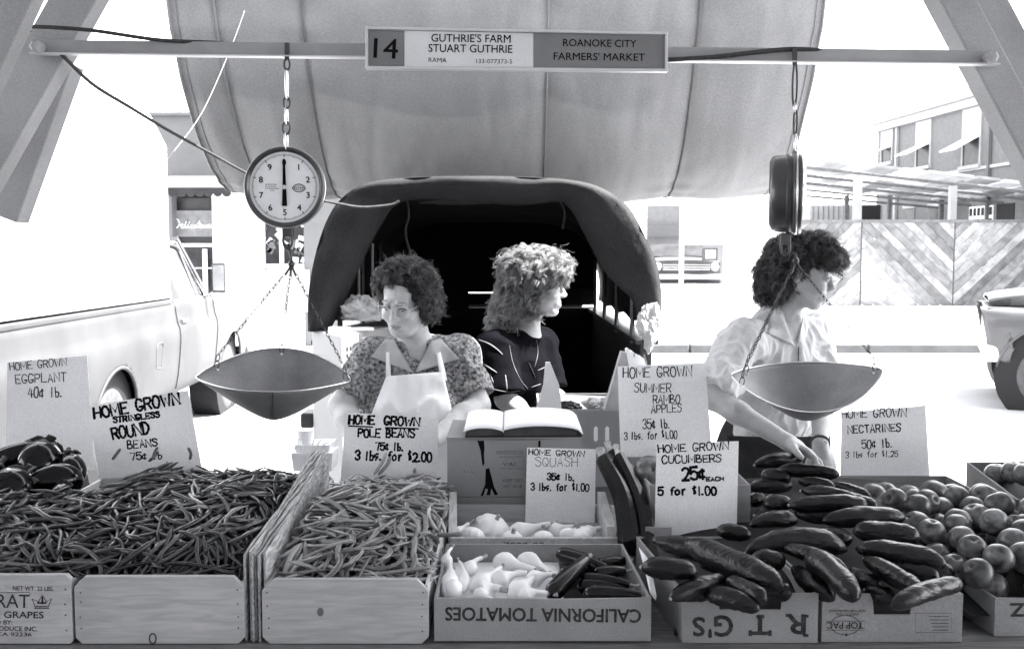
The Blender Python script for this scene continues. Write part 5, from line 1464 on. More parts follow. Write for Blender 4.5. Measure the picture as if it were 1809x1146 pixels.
# ---- long fruits given by their pixel ends on an inclined surface
def lay(px, py, base, slope, y0=2.0):      # meet of the pixel ray with the surface z = base + slope*(Y-y0)
    d = ray(px, py); k = d.z / d.y
    Y = (CAMZ - base + slope * y0) / (slope - k)
    return P(px, py, Y)
def fruit(name, A, B, r, m_, label, cat, group=None, bow=.0, bowv=.0, prof='cuke', seed=0, n=14, bumps=True, tip=None):
    A, B = Vector(A), Vector(B); d = B - A; L = d.length; d.normalize()
    sd = d.cross(Vector((0, 0, 1))).normalized(); up = sd.cross(d)
    K = 30; pts = []; rad = []
    for i in range(K + 1):
        t = i / K
        if prof == 'cuke': tt = (1 - cos(pi * t)) / 2
        else: tt = t
        pts.append(A + d * L * tt + (sd * bow + up * bowv) * 4 * tt * (1 - tt))
        if prof == 'cuke': rad.append(r * max(.12, (1 - (abs(2 * tt - 1)) ** (2.4 + (seed % 3) * .6)) ** .55) * (1 + .06 * sin(tt * 7 + seed)) * (.94 + .12 * tt))
        elif prof == 'zuke': rad.append(r * (max(.25, min(1, (1 - (1 - min(1, tt * 6)) ** 2) ** .5)) * (1 - .42 * tt ** 2.2)))
        elif prof == 'neck':
            body = max(0, 1 - ((tt - .30) / .31) ** 2) ** .5 if tt < .61 else 0
            neck = .40 - .12 * tt
            q = body if tt < .32 else max(neck, neck + (1 - neck) * max(0, 1 - ((tt - .32) / .36)) ** 1.4)
            rad.append(r * max(.12, q))
    mb = MB(); mb.tube(pts, rad, n if prof != 'zuke' else 10)
    if bumps:
        v2 = []
        ctr = [p for p in pts for _ in range(n if prof != 'zuke' else 10)]
        for i, (v, c) in enumerate(zip(mb.v, ctr)):
            v = Vector(v); k = 1 + .10 * mnoise.noise(v * 40 + Vector((seed, 0, 0))) + .10 * mnoise.noise(v * 130 + Vector((seed, 3, 0)))
            v2.append(tuple(c + (v - c) * k))
        mb.v[:len(v2)] = v2
    o = mb.build(name, m_, None, label, cat, group, smooth=True)
    if tip == 'stem':
        e = pts[-1]; dd = (pts[-1] - pts[-3]).normalized()
        q = MB(); q.tube([e - dd * .004, e + dd * .012, e + dd * .022 + up * .003], [r * .26, r * .18, r * .24], 6); q.build('stem', M['stem'], o)
    if tip == 'dot':
        e = pts[0]; dd = (pts[0] - pts[2]).normalized()
        q = MB(); q.tube([e - dd * .001, e + dd * .003], [r * .2, r * .1], 6); q.build('blossom_end', M['stem'], o)
    return o

CB, CS = .925, .09                         # cucumber heap surface
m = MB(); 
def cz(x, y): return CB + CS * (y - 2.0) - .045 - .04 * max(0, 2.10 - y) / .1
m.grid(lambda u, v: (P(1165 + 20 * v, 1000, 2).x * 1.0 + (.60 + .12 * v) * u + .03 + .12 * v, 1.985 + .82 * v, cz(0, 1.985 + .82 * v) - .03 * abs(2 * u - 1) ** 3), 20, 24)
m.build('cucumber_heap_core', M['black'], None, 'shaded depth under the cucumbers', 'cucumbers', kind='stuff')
cuk = [  # x1,y1,x2,y2,width,bow (pixels), bowv, lift, label
 (1128, 1001, 1236, 1010, 41, 0, .002, .050, 'cucumber resting across the corner of the tomato box, leftmost of the heap'),
 (1148, 953, 1300, 985, 38, 0, .0, .012, 'cucumber along the back flap of the R T G\'S box'),
 (1206, 958, 1388, 1040, 52, 0, .004, .03, 'longest cucumber slanting across the R T G\'S box'),
 (1182, 1058, 1287, 1022, 33, 0, .006, .01, 'cucumber at the left wall of the R T G\'S box pointing up to the right'),
 (1282, 1024, 1356, 1062, 33, 0, .003, .02, 'short shiny cucumber slanting down over the notch of the R T G\'S box'),
 (1240, 1050, 1345, 1078, 36, 0, .008, .0, 'curved cucumber lowest in the notch of the R T G\'S box'),
 (1200, 1056, 1262, 1048, 26, 0, .004, -.005, 'pale rough cucumber lying at the left front of the R T G\'S box'),
 (1335, 1040, 1403, 1050, 34, 0, .004, -.01, 'rough pale cucumber half behind the right tab of the R T G\'S box'),
 (1262, 936, 1330, 946, 28, 0, .002, .0, 'dark cucumber just right of the foot of the cucumber card'),
 (1312, 978, 1500, 972, 44, 0, .030, .01, 'large arched cucumber at the middle of the heap'),
 (1322, 988, 1392, 992, 38, 0, .002, .012, 'blunt cucumber end poking out over the right wall of the R T G\'S box'),
 (1372, 962, 1500, 1010, 30, 0, .006, .03, 'slim shiny cucumber over the join of the two notched boxes'),
 (1425, 980, 1515, 1060, 46, 0, .012, .035, 'broad bright cucumber pointing down into the stamped box'),
 (1398, 1000, 1475, 1060, 38, 0, .0, -.02, 'shaded cucumber between the two notched boxes'),
 (1507, 968, 1676, 998, 40, 0, .008, .04, 'long cucumber lying over the back of the stamped box'),
 (1524, 985, 1640, 1052, 36, 0, .002, .03, 'cucumber slanting down to the notch of the stamped box'),
 (1578, 998, 1662, 1024, 32, 0, .003, .015, 'cucumber lying behind the slanting one in the stamped box'),
 (1572, 1072, 1700, 1030, 36, 0, .008, .02, 'striped cucumber rising from the notch to the right corner of the stamped box'),
 (1525, 1040, 1590, 1062, 32, 0, .0, -.025, 'shaded cucumber deep in the notch of the stamped box'),
 (1502, 938, 1630, 950, 42, 0, .004, .035, 'smooth cucumber in front of the nectarines, below the ridge'),
 (1450, 920, 1602, 914, 36, 0, .006, .03, 'long ridged cucumber next to the nectarines'),
 (1390, 892, 1538, 893, 33, 0, .004, .035, 'large bright cucumber in the middle of the upper heap'),
 (1345, 890, 1402, 888, 32, 0, .0, .02, 'blunt cucumber left of the large bright one'),
 (1322, 928, 1412, 920, 28, 0, .010, .015, 'thin curved cucumber beside the apple box'),
 (1372, 829, 1486, 838, 26, 0, .003, .05, 'cucumber under the fingers of the leaning woman'),
 (1342, 838, 1400, 846, 28, 0, .0, .03, 'cucumber stub under the woman\'s wrist'),
 (1408, 850, 1478, 862, 22, 0, .004, .045, 'slim pale cucumber just below the woman\'s fingers'),
 (1412, 866, 1520, 882, 24, 0, .004, .045, 'slim bright cucumber second below the woman\'s fingers'),
 (1468, 856, 1540, 880, 22, 0, .003, .035, 'slim cucumber end nearest the back nectarines'),
 (1480, 876, 1552, 898, 26, 0, .004, .03, 'short bright cucumber touching the back nectarines'),
 (1330, 822, 1420, 812, 26, 0, .008, .02, 'topmost dark cucumber at the back of the heap'),
 (1322, 862, 1402, 858, 28, 0, .004, .0, 'dark cucumber in the shade behind the apple box corner'),
 (1322, 888, 1352, 880, 24, 0, .002, .0, 'cucumber end beside the apple box corner'),
 (1232, 990, 1300, 1000, 34, 0, 0, -.01, 'cucumber under the longest one in the R T G\'S box'),
 (1250, 1030, 1330, 1025, 30, 0, 0, -.03, 'shaded cucumber under the others in the R T G\'S box'),
 (1420, 948, 1510, 952, 38, 0, 0, -.01, 'shaded cucumber behind the arched one'),
 (1495, 1010, 1560, 1040, 34, 0, 0, -.02, 'shaded cucumber under the bright one in the stamped box'),
 (1400, 905, 1500, 915, 30, 0, 0, .0, 'shaded cucumber under the large bright one'),
 (1600, 1010, 1690, 1010, 30, 0, 0, -.02, 'shaded cucumber at the right wall of the stamped box'),
 (1330, 910, 1385, 905, 26, 0, 0, -.01, 'shaded cucumber at the left side of the upper heap'),
]
for i, (x1, y1, x2, y2, w, b0, bv_, lift, lab) in enumerate(cuk):
    A = lay(x1, y1, CB + lift * .8, CS); B = lay(x2, y2, CB + lift * .8, CS)
    Ym = (A.y + B.y) / 2; r = w * .5 / FPX * Ym * 1.02
    d = (B - A).normalized(); A = A + d * r * .2; B = B - d * r * .2
    fruit('cucumber', A, B, r, M['cuke'], lab, 'cucumber', 'cucumbers heaped on the boxes', bowv=bv_, seed=i * 3.7, n=16, tip='dot' if i % 3 == 0 else None)

# ---- crookneck squash and zucchini in the tomato box
m = MB(); m.grid(lambda u, v: (ax(775, 1050, 1.97) + .355 * u, 1.96 + .355 * v, .835 + .02 * v), 8, 8)
m.build('squash_layer', M['squash'], None, 'lower layer of pale squash in the tomato box', 'squash', kind='stuff')
SB, SS = .875, .05
cro = [(884, 993, 945, 1006, 40, 'round bodied crookneck squash at the back of the tomato box'), (922, 990, 972, 1012, 36, 'crookneck squash with upright stem touching the zucchini'),
 (838, 1038, 884, 1002, 34, 'long crookneck squash slanting up across the box'), (878, 1030, 930, 1012, 36, 'crookneck squash lying left of centre'), (938, 1024, 984, 1013, 32, 'slim necked crookneck pointing right'),
 (865, 1046, 885, 1040, 46, 'fat round squash at the front wall of the tomato box'), (907, 1052, 945, 1016, 44, 'squash with upright curved neck at the front of the tomato box'), (925, 1056, 968, 1048, 34, 'squash with its tip pointing at the large cut zucchini'),
 (790, 1046, 792, 990, 34, 'long squash standing along the left wall of the tomato box'), (806, 1050, 800, 1010, 34, 'squash standing second from the left wall'), (818, 1040, 812, 992, 22, 'slim curved squash near the left wall'),
 (792, 1000, 797, 968, 22, 'squash neck rising above the back left corner of the tomato box'), (850, 1052, 870, 1060, 30, 'small squash at the front centre of the tomato box'), (830, 1010, 850, 985, 28, 'squash half hidden at the back left of the tomato box')]
for i, (x1, y1, x2, y2, w, lab) in enumerate(cro):
    A, B = lay(x1, y1 + 2, SB, SS), lay(x2, y2, SB + .012, SS)
    if A.y > 2.30: A = P(x1, y1, 2.29)
    if B.y > 2.30: B = P(x2, y2, 2.29)
    r = w * .5 / FPX * A.y
    d = (B - A).normalized(); A -= d * r * .5
    fruit('crookneck_squash', A, B, r, M['squash'], lab, 'squash', 'crookneck squash in the tomato box', bow=.006 * (-1) ** i, bowv=.006, prof='neck', seed=i, bumps=False, tip='stem', n=16)
zuk = [(985, 978, 1068, 1004, 32, .01, 'dark zucchini with its blunt end towards the squash, farthest back'), (1040, 985, 972, 1056, 34, .04, 'large zucchini lying diagonally over the others with its cut end up'),
 (990, 1018, 1050, 1003, 30, .0, 'zucchini crossing under the diagonal one'), (1050, 1016, 1103, 1008, 26, .005, 'short zucchini with its stem at the right wall of the tomato box'), (1025, 1022, 1112, 1032, 24, .01, 'slim zucchini in the middle right of the tomato box'),
 (1020, 1036, 1105, 1040, 28, .0, 'zucchini second from the front wall of the tomato box'), (1030, 1050, 1132, 1053, 32, .01, 'zucchini along the front wall of the tomato box'), (1060, 1000, 1105, 990, 26, -.01, 'zucchini at the back right corner of the tomato box')]
for i, (x1, y1, x2, y2, w, lf, lab) in enumerate(zuk):
    A, B = lay(x1, y1, SB + lf, SS), lay(x2, y2, SB + lf, SS)
    if i == 1: A, B = P(1036, 988, 2.14), P(970, 1054, 2.0)
    if A.y > 2.30: A = P(x1, y1, 2.29)
    if B.y > 2.30: B = P(x2, y2, 2.29)
    r = w * .5 / FPX * A.y
    fruit('zucchini', (B if i == 1 else A), (A if i == 1 else B), r, M['zuke'], lab, 'zucchini', 'zucchini in the tomato box', prof='zuke', seed=i, bumps=False, tip='stem', bowv=.003)
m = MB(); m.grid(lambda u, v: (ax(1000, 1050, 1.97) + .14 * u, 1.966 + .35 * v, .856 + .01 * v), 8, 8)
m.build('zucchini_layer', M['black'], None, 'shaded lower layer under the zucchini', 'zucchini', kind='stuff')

# standing zucchini right of the squash crate
for i, (p0, p1, Y0, Y1, w, lab) in enumerate((((1118, 975), (1068, 812), 2.36, 2.62, 50, 'thick ridged zucchini standing at the right end of the squash crate'), ((1150, 1010), (1095, 806), 2.30, 2.60, 34, 'long slim zucchini leaning right of the thick one'), ((1128, 940), (1082, 800), 2.50, 2.70, 36, 'zucchini standing behind the thick one, only its top showing'), ((1146, 930), (1108, 835), 2.60, 2.72, 30, 'zucchini against the apple box, only its side showing'))):
    A, B = P(*p0, Y0), P(*p1, Y1); r = w * .5 / FPX * Y0
    K = 16; mid = (A + B) / 2 + Vector((.018, 0, .012)); ptsz = smooth_pts([A, mid, B], 8); mb = MB()
    rad = [r * (1 - .28 * (t / 16) ** 2) * (.5 if t == 0 else 1) for t in range(17)]
    mb.tube(ptsz, rad, 8); o = mb.build('zucchini', M['zuke'], None, lab, 'zucchini', 'zucchini standing in a bunch')
    d = (ptsz[-1] - ptsz[-3]).normalized(); e = ptsz[-1]
    q = MB()
    q.tube([e - d * .006, e + d * .012, e + d * .03, e + d * .042 + Vector((.003, 0, 0))], [r * .66, r * .40, r * .28, r * .44], 6); q.build('stem', M['stem'], o)

# pattypan squash in the back crate
m = MB(); m.box2((ax(812, 950, 2.42), 2.415, .81), (ax(1074, 950, 2.42), 2.71, .845)); m.build('squash_layer', M['pbag'], None, 'lower layer of pale squash in the shallow crate', 'squash', kind='stuff')
def pattypan(c, r, hgt, tilt, lab, seed):
    mb = MB(); mb.ball((0, 0, 0), 1, 40, 14)
    R = Euler((tilt[0], tilt[1], seed)).to_matrix(); out = []
    for v in mb.v:
        v = Vector(v); a = math.atan2(v.y, v.x); rim = math.sqrt(v.x ** 2 + v.y ** 2)
        sc_ = 1 + .085 * cos(10 * a) * rim ** 3
        w = Vector((v.x * r * sc_, v.y * r * sc_, v.z * hgt * (1 - .25 * max(0, 1 - rim * 2.2) * (v.z < 0))))
        out.append(tuple(Vector(c) + R @ w))
    mb.v = out
    o = mb.build('pattypan_squash', M['squash'], None, lab, 'squash', 'pale squash in the shallow crate', smooth=True)
    q = MB(); t = Vector(c) + R @ Vector((0, 0, hgt * .95)); q.tube([t, t + R @ Vector((0, 0, .006)), t + R @ Vector((.002, 0, .014))], [.007, .005, .006], 6); q.build('stem', M['stem'], o)
pattypan(P(870, 932, 2.52), .047, .030, (.5, 0), 'large scalloped pattypan squash at the left of the shallow crate', 1)
pattypan(P(836, 944, 2.47), .03, .02, (.4, .2), 'small pattypan squash behind the left end board', 2)
pattypan(P(960, 950, 2.46), .026, .02, (.3, 0), 'small pattypan squash behind the front board of the shallow crate', 3)
pattypan(P(1025, 944, 2.46), .033, .02, (.2, .2), 'pattypan squash at the foot of the squash price card, on its right', 4)
pattypan(P(905, 952, 2.46), .028, .02, (.2, .2), 'pattypan squash low behind the front board, left of centre', 6)
for i, (p0, p1, Y, w, lab) in enumerate((((812, 940), (828, 925), 2.50, 24, 'curved squash neck at the left wall of the shallow crate'), ((915, 942), (972, 925), 2.50, 36, 'bright crookneck squash lying in front of the squash card'), ((985, 938), (1012, 930), 2.52, 30, 'dull crookneck squash below the squash card'), ((1000, 945), (1045, 948), 2.45, 24, 'pale squash along the front board, right of centre'), ((1045, 940), (1060, 932), 2.55, 28, 'squash in the right corner of the shallow crate'))):
    A, B = P(*p0, Y), P(*p1, Y + .02); r = w * .5 / FPX * Y
    fruit('crookneck_squash', A - (B - A).normalized() * r, B, r, M['squash'], lab, 'squash', 'pale squash in the shallow crate', prof='neck', seed=i, bumps=False, tip='stem', bowv=.004, n=16)

# ---- nectarines
def nect_mesh(i):
    mb = MB(); mb.ball((0, 0, 0), 1, 24, 16); out = []
    for v in mb.v:
        v = Vector(v); rim = math.sqrt(v.x ** 2 + v.y ** 2)
        dz = .30 * math.exp(-(rim / .19) ** 2) if v.z > 0 else -.08 * math.exp(-(rim / .2) ** 2)
        cr = .05 * math.exp(-(v.y / .13) ** 2) * (1 if v.x > 0 else 0)
        k = 1 + .03 * mnoise.noise(v * 1.2 + Vector((i * 5, 0, 0)))
        out.append((v.x * (1 - cr) * k, v.y * k, (v.z * .93 - dz) * k))
    mb.v = out; return mb.mesh('nectarine', M['nect'], True)
nm = [nect_mesh(i) for i in range(6)]
rr = random.Random(33)
def nz(x, y):
    t = np.clip((y - 1.99) / .9, 0, 1)
    return .900 + .062 * np.sin(pi * np.clip(t * .95 + .12, 0, 1)) - .02 * (t > .9)
NX0 = lambda y: .955 + .03 * (y - 2.0) / .9
F3 = Field(.85, 1.75, 1.95, 2.98, .005, lambda X, Y: np.where((X > .955) & (Y > 2.0), nz(X, Y) - .085, .70))
cand = []; R_ = .0365
for k in range(320):
    best = None
    for q in range(14):
        x, y = rr.uniform(.985, 1.48), rr.uniform(2.03, 2.88)
        if x < NX0(y) + .03: continue
        if x > 1.45 or (y > 2.42 and x > 1.275 + max(0, y - 2.52) * .21): continue
        r = R_ * rr.uniform(.88, 1.08)
        i = int((x - F3.x0) / .005 + .5); j = int((y - F3.y0) / .005 + .5); kk = int(r / .005) + 1
        Xs = F3.X[i - kk:i + kk + 1, j - kk:j + kk + 1]; Ys = F3.Y[i - kk:i + kk + 1, j - kk:j + kk + 1]; Hs = F3.H[i - kk:i + kk + 1, j - kk:j + kk + 1]
        d2 = r * r - (Xs - x) ** 2 - (Ys - y) ** 2
        z = float(np.where(d2 > 0, Hs + np.sqrt(np.maximum(d2, 0)), 0).max())
        ex = z - float(nz(x, y))
        if best is None or ex < best[0]: best = (ex, x, y, z, r)
    if best is None or best[0] > .012: continue
    ex, x, y, z, r = best
    F3.stamp(np.array([[x, y, z]]), np.array([r * .97])); cand.append((x, y, z, r))
LN = 'round nectarine in the heap filling the boxes at the right edge'
for i, (x, y, z, r) in enumerate(cand):
    o = bpy.data.objects.new('nectarine', nm[i % 6]); 
    o.matrix_world = Matrix.Translation((x, y, z - .002)) @ Euler((rr.uniform(-1.2, 1.2), rr.uniform(-1.2, 1.2), rr.uniform(0, 6.3))).to_matrix().to_4x4() @ Matrix.Scale(r, 4)
    px_ = 904 + x / y * FPX; row = 'front' if y < 2.28 else ('middle' if y < 2.58 else 'back'); sd_ = 'left' if px_ < (1760 if y < 2.28 else 1690) else 'right'
    link(o, None, 'round nectarine among those on the %s side of the %s part of the nectarine heap' % (sd_, row), 'nectarine', 'nectarines heaped at the right')
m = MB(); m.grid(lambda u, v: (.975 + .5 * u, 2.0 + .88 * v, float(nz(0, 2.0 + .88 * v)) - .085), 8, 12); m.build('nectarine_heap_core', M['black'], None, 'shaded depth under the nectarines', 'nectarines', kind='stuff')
for lab, px, py, Y in (('second from the left', 1790, 834, 2.8), ('at the picture edge', 1812, 838, 2.75), ('farthest left', 1760, 838, 2.85), ('just outside the right edge', 1835, 845, 2.7)):
    o = bpy.data.objects.new('pale_peach', nm[1]); c = P(px, py, Y); o.matrix_world = Matrix.Translation(c) @ Matrix.Scale(.036, 4); o.data = o.data
    link(o, None, 'pale fruit in the tall cardboard box at the right, ' + lab, 'peach', 'pale fruit in the tall box')
m = MB(); m.box2((1.47, 2.56, .81), (1.62, 2.96, P(1790, 856, 2.75).z)); m.build('packing_pad', M['pbag'], None, 'packing under the pale fruit in the tall box', 'packing')
# apples
am = M['nect']
for k, (px, py, Y, s_, rot, lab) in enumerate(((1147, 832, 2.56, .043, (1.25, 0, .2), 'large apple with its dark hollow facing the camera beside the cucumber card'), (1190, 845, 2.6, .040, (.3, 0, 1), 'apple hidden behind the cucumber card'), (1230, 840, 2.62, .040, (.1, .4, 2), 'second apple hidden behind the cucumber card'))):
    o = bpy.data.objects.new('apple', nm[(k + 2) % 6]); c = P(px, py, Y)
    o.matrix_world = Matrix.Translation(c) @ Euler(rot).to_matrix().to_4x4() @ Matrix.Scale(s_, 4); link(o, None, lab, 'apple')
    q = MB(); q.tube([(0, 0, .62), (.02, 0, .8), (.06, 0, .95)], .03, 5); st_ = q.build('stem', M['iron'], None); st_.parent = o
m = MB(); m.box2((ax(1160, 860, 2.46), 2.47, .81), (ax(1320, 860, 2.46), 2.78, .95)); m.build('packing_pad', M['pbag'], None, 'packing under the apples', 'packing')

# ---- eggplants
def eggplant(c, r, ln, rot, lab):
    prof = []
    K = 14
    for i in range(K + 1):
        t = i / K; rad = r * (sin(pi * min(1, t * 1.0)) ** .55 if 0 < t < 1 else 0.02) * (1.12 - .42 * t) if i < K else r * .28
        prof.append((max(.001, rad), (t - .5) * ln))
    R = Euler(rot).to_matrix()
    mb = MB(); mb.lathe(prof, c, R, 28); o = mb.build('eggplant', M['egg'], None, lab, 'eggplant', 'eggplants piled at the left edge', smooth=True)
    q = MB(); vs = []; fs = []
    top = prof[K - 2:]
    mc = MB()
    for k in range(5):
        a0 = 2 * pi * k / 5
        pts = []
        for (a, rr_, h) in ((a0 - .5, r * .42, ln * .46), (a0 + .5, r * .42, ln * .46), (a0 + .28, r * .66, ln * .38), (a0, r * .78, ln * .30), (a0 - .28, r * .66, ln * .38)):
            pts.append(Vector(c) + R @ Vector((rr_ * 1.04 * cos(a), rr_ * 1.04 * sin(a), h)))
        mc.prism(pts, R @ Vector((0, 0, .004)))
    mc.lathe([(r * .45, ln * .44), (r * .38, ln * .49), (r * .15, ln * .53), (r * .12, ln * .66), (r * .16, ln * .68)], c, R, 10)
    mc.build('calyx', M['stem_d'] if 'stem_d' in M else M['zuke'], o)
    return o
M['stem_d'] = mat('eggplant_calyx', 0.07, 0.6, 0.3, 30, 0.3, 90)
eg = [((72, 812), 2.62, .062, .17, (-1.2, .2, .3), 'large shiny eggplant at the back centre of the pile'), ((126, 828), 2.60, .042, .13, (-1.0, -.5, .2), 'eggplant at the right end of the pile, next to the beans'),
      ((18, 812), 2.66, .044, .19, (-.3, 1.1, .0), 'eggplant leaning up at the back left of the pile'), ((22, 866), 2.44, .068, .17, (-1.35, .2, .0), 'largest eggplant at the left edge, in front'),
      ((96, 850), 2.50, .052, .15, (.3, -1.45, .35), 'eggplant with its cap to the left in the middle of the pile'), ((8, 912), 2.34, .06, .16, (-1.5, -.3, .6), 'very dark eggplant lowest at the left edge'),
      ((52, 848), 2.58, .045, .14, (-.8, .9, 1.2), 'eggplant wedged between the large ones'), ((108, 872), 2.42, .030, .12, (-1.3, 1.0, .5), 'small eggplant half buried in the beans'), ((-40, 860), 2.5, .06, .17, (-1, .4, 0), 'eggplant at the picture edge, leftmost')]
for (px, py), Y, r, ln, rot, lab in eg:
    eggplant(P(px, py, Y), r, ln, rot, lab)
# ============================================================ HANGING SCALES
def chain(mb, a, b, link=.017, w=.0038, r=.0011, sag=0):
    a, b = Vector(a), Vector(b); L = (b - a).length; n = max(2, int(L / (link * .78))); d = (b - a).normalized()
    s1 = d.cross(Vector((0, 1, .1))).normalized(); s2 = d.cross(s1)
    for i in range(n):
        c = a + (b - a) * ((i + .5) / n) - Vector((0, 0, sag * 4 * (i / n) * (1 - i / n)))
        s = (s1 * cos(.9) + s2 * sin(.9)) if i % 2 else (s1 * cos(-.65) + s2 * sin(-.65))
        pts = [c + d * (link / 2 * cos(q * pi / 4)) + s * (w * sin(q * pi / 4)) for q in range(8)]
        mb.tube(pts, r, 4, closed=True)
def oval(mb, c, d, s, l, w, r):
    pts = [Vector(c) + Vector(d) * (l / 2 * cos(q * pi / 6)) + Vector(s) * (w / 2 * sin(q * pi / 6)) for q in range(12)]
    mb.tube(pts, r, 6, closed=True)
UPV, XV, YV = Vector((0, 0, 1)), Vector((1, 0, 0)), Vector((0, 1, 0))

def pan_mesh(a, b, D, wing, dip, back, R, c):
    """a sheet metal scoop: rim raised into wings at both ends, dipping in front."""
    mb = MB(); NR, NT = 14, 56
    def f(r, q):
        u, v = cos(q), sin(q)
        rim = wing * abs(u) ** 2.2 - (dip if v < 0 else -back) * abs(v) ** 1.6
        rr_ = math.sqrt(r * r + .05) - math.sqrt(.05)
        rr_ /= (math.sqrt(1.05) - math.sqrt(.05))
        z = -D + (D + rim) * rr_ ** 1.05
        k = 1 - .45 * abs(u) ** 2.5
        return R @ Vector((a * r * u, b * r * v * k, z)) + c
    vs = [f(0, 0)]; fs = []
    for i in range(1, NR + 1):
        for k in range(NT): vs.append(f(i / NR, 2 * pi * k / NT))
    for k in range(NT): fs.append((0, 1 + k, 1 + (k + 1) % NT))
    for i in range(NR - 1):
        for k in range(NT):
            a_ = 1 + i * NT; b_ = a_ + NT; l = (k + 1) % NT
            fs.append((a_ + k, b_ + k, b_ + l, a_ + l))
    mb.add(vs, fs); return mb, f

def scale(label, hook_px, c_px, Y, Rd, yaw, links_px, pan_px, panY, panp, panrot, holes, label_side):
    c = P(*c_px, Y)
    t = empty('hanging_scale', P(hook_px[0], hook_px[1], Y), label, 'scale', 'hanging scales on the bar')
    # hooks and links from the bar down to the dial
    m = MB(); x = hook_px[0]; a = P(x, hook_px[1] - 12, BY - .03); b = P(x, hook_px[1] + 18, BY - .03)
    m.beam(a, b, .012, .006, (0, 1, 0)); m.build('hanger_strap', M['iron'], t)
    for i, (y0, y1, wd) in enumerate(links_px):
        p0, p1 = P(x, y0, Y - .01), P(x + (c_px[0] - x) * i / len(links_px), y1, Y - .01)
        m = MB(); oval(m, (p0 + p1) / 2, UPV, XV if i % 2 == 0 else (XV * .5 + YV * .8).normalized(), (p0.z - p1.z), wd, .0028); m.build('link', M['chrome' if i % 2 else 'iron'], t, smooth=True)
    Rm = Matrix.Rotation(yaw, 3, 'Z') @ Matrix.Rotation(pi / 2, 3, 'X')        # local z of the lathe -> toward the camera (-Y)
    m = MB(); m.lathe([(.001, -.075), (Rd * .80, -.075), (Rd * .93, -.066), (Rd * .95, -.05), (Rd * .95, -.008), (Rd * .95, .0)], c, Rm, 56); m.build('drum', M['drum'], t, smooth=True, bevel=0)
    m = MB(); m.lathe([(Rd * .95, -.012), (Rd * 1.0, -.010), (Rd * 1.01, .0), (Rd * 1.0, .010), (Rd * .965, .0135), (Rd * .93, .012), (Rd * .88, .004)], c, Rm, 64)
    m.f = [f for f in m.f if len(f) == 4]; m.build('bezel', M['drum'], t, smooth=True)
    m = MB(); m.tube([c + Rm @ Vector((Rd * 1.012 * cos(k * pi / 36), Rd * 1.012 * sin(k * pi / 36), -.002)) for k in range(72)], .0026, 6, closed=True); m.build('bright_ring', M['chrome'], t, smooth=True)
    m = MB(); m.lathe([(Rd * .95, -.03), (Rd * .972, -.027), (Rd * .972, -.018), (Rd * .95, -.015)], c, Rm, 56); m.f = [f for f in m.f if len(f) == 4]; m.build('band', M['iron'], t, smooth=True)
    fc = MB(); q = [Vector((Rd * .93 * cos(k * pi / 32), Rd * .93 * sin(k * pi / 32), .002)) for k in range(64)]
    fc.add([c + Rm @ v for v in q], [tuple(range(64))]); face = fc.build('dial_face', M['dial'], t)
    tk = MB()
    def fl(x, y, z=.0026): return c + Rm @ Vector((x, y, z))
    for k in range(100):
        a_ = 2 * pi * k / 100; r0, r1 = (Rd * .745 if k % 10 == 0 else Rd * (.765 if k % 5 == 0 else .79)), Rd * .83
        w = .0011 if k % 10 == 0 else .0006
        d = (sin(a_), cos(a_)); s = (cos(a_), -sin(a_))
        tk.add([fl(d[0] * r0 - s[0] * w, d[1] * r0 - s[1] * w), fl(d[0] * r0 + s[0] * w, d[1] * r0 + s[1] * w), fl(d[0] * r1 + s[0] * w, d[1] * r1 + s[1] * w), fl(d[0] * r1 - s[0] * w, d[1] * r1 - s[1] * w)], [(0, 1, 2, 3)])
    for rr_ in (.79,):
        for k in range(72):
            a0, a1 = 2 * pi * k / 72, 2 * pi * (k + 1) / 72
            tk.add([fl(Rd * rr_ * cos(a0), Rd * rr_ * sin(a0)), fl(Rd * rr_ * cos(a1), Rd * rr_ * sin(a1)), fl(Rd * (rr_ + .006) * cos(a1), Rd * (rr_ + .006) * sin(a1)), fl(Rd * (rr_ + .006) * cos(a0), Rd * (rr_ + .006) * sin(a0))], [(0, 1, 2, 3)])
    tk.build('tick_marks', M['ink'], face, kind='stuff', fix=False)
    for k in range(10):
        a_ = 2 * pi * k / 10; cu = bpy.data.curves.new('t', 'FONT'); cu.body = str(k); cu.align_x = 'CENTER'
        ob = bpy.data.objects.new('t', cu); col.objects.link(ob)
        me = bpy.data.meshes.new_from_object(ob.evaluated_get(bpy.context.evaluated_depsgraph_get()))
        bpy.data.objects.remove(ob); bpy.data.curves.remove(cu)
        h = Rd * .21; ccx, ccy = Rd * .62 * sin(a_), Rd * .62 * cos(a_)
        nb = MB()
        for qd, (ox, oy) in enumerate(((0, 0), (.0006, 0), (-.0006, 0), (0, .0005), (0, -.0005))):
            nb.add([fl(ccx + v.co.x * h + ox, ccy + (v.co.y - .36) * h + oy, .0027 + qd * .00003) for v in me.vertices], [tuple(p.vertices) for p in me.polygons])
        nb.build('numeral', M['ink'], face, fix=False); bpy.data.meshes.remove(me)
    nd = MB(); pts = [(-.003, .78), (.003, .78), (.0045, .1), (.007, -.52), (-.007, -.52), (-.0045, .1)]
    nd.prism([fl(x_, y_ * Rd * .9, .006) for x_, y_ in pts], (c - fl(0, 0, 1)).normalized() * .0015); nd.build('pointer', M['ink'], t)
    m = MB(); m.lathe([(.006, .003), (.006, .008), (.001, .009)], c, Rm, 16); m.build('pointer_pin', M['alu'], t)
    em = MB()
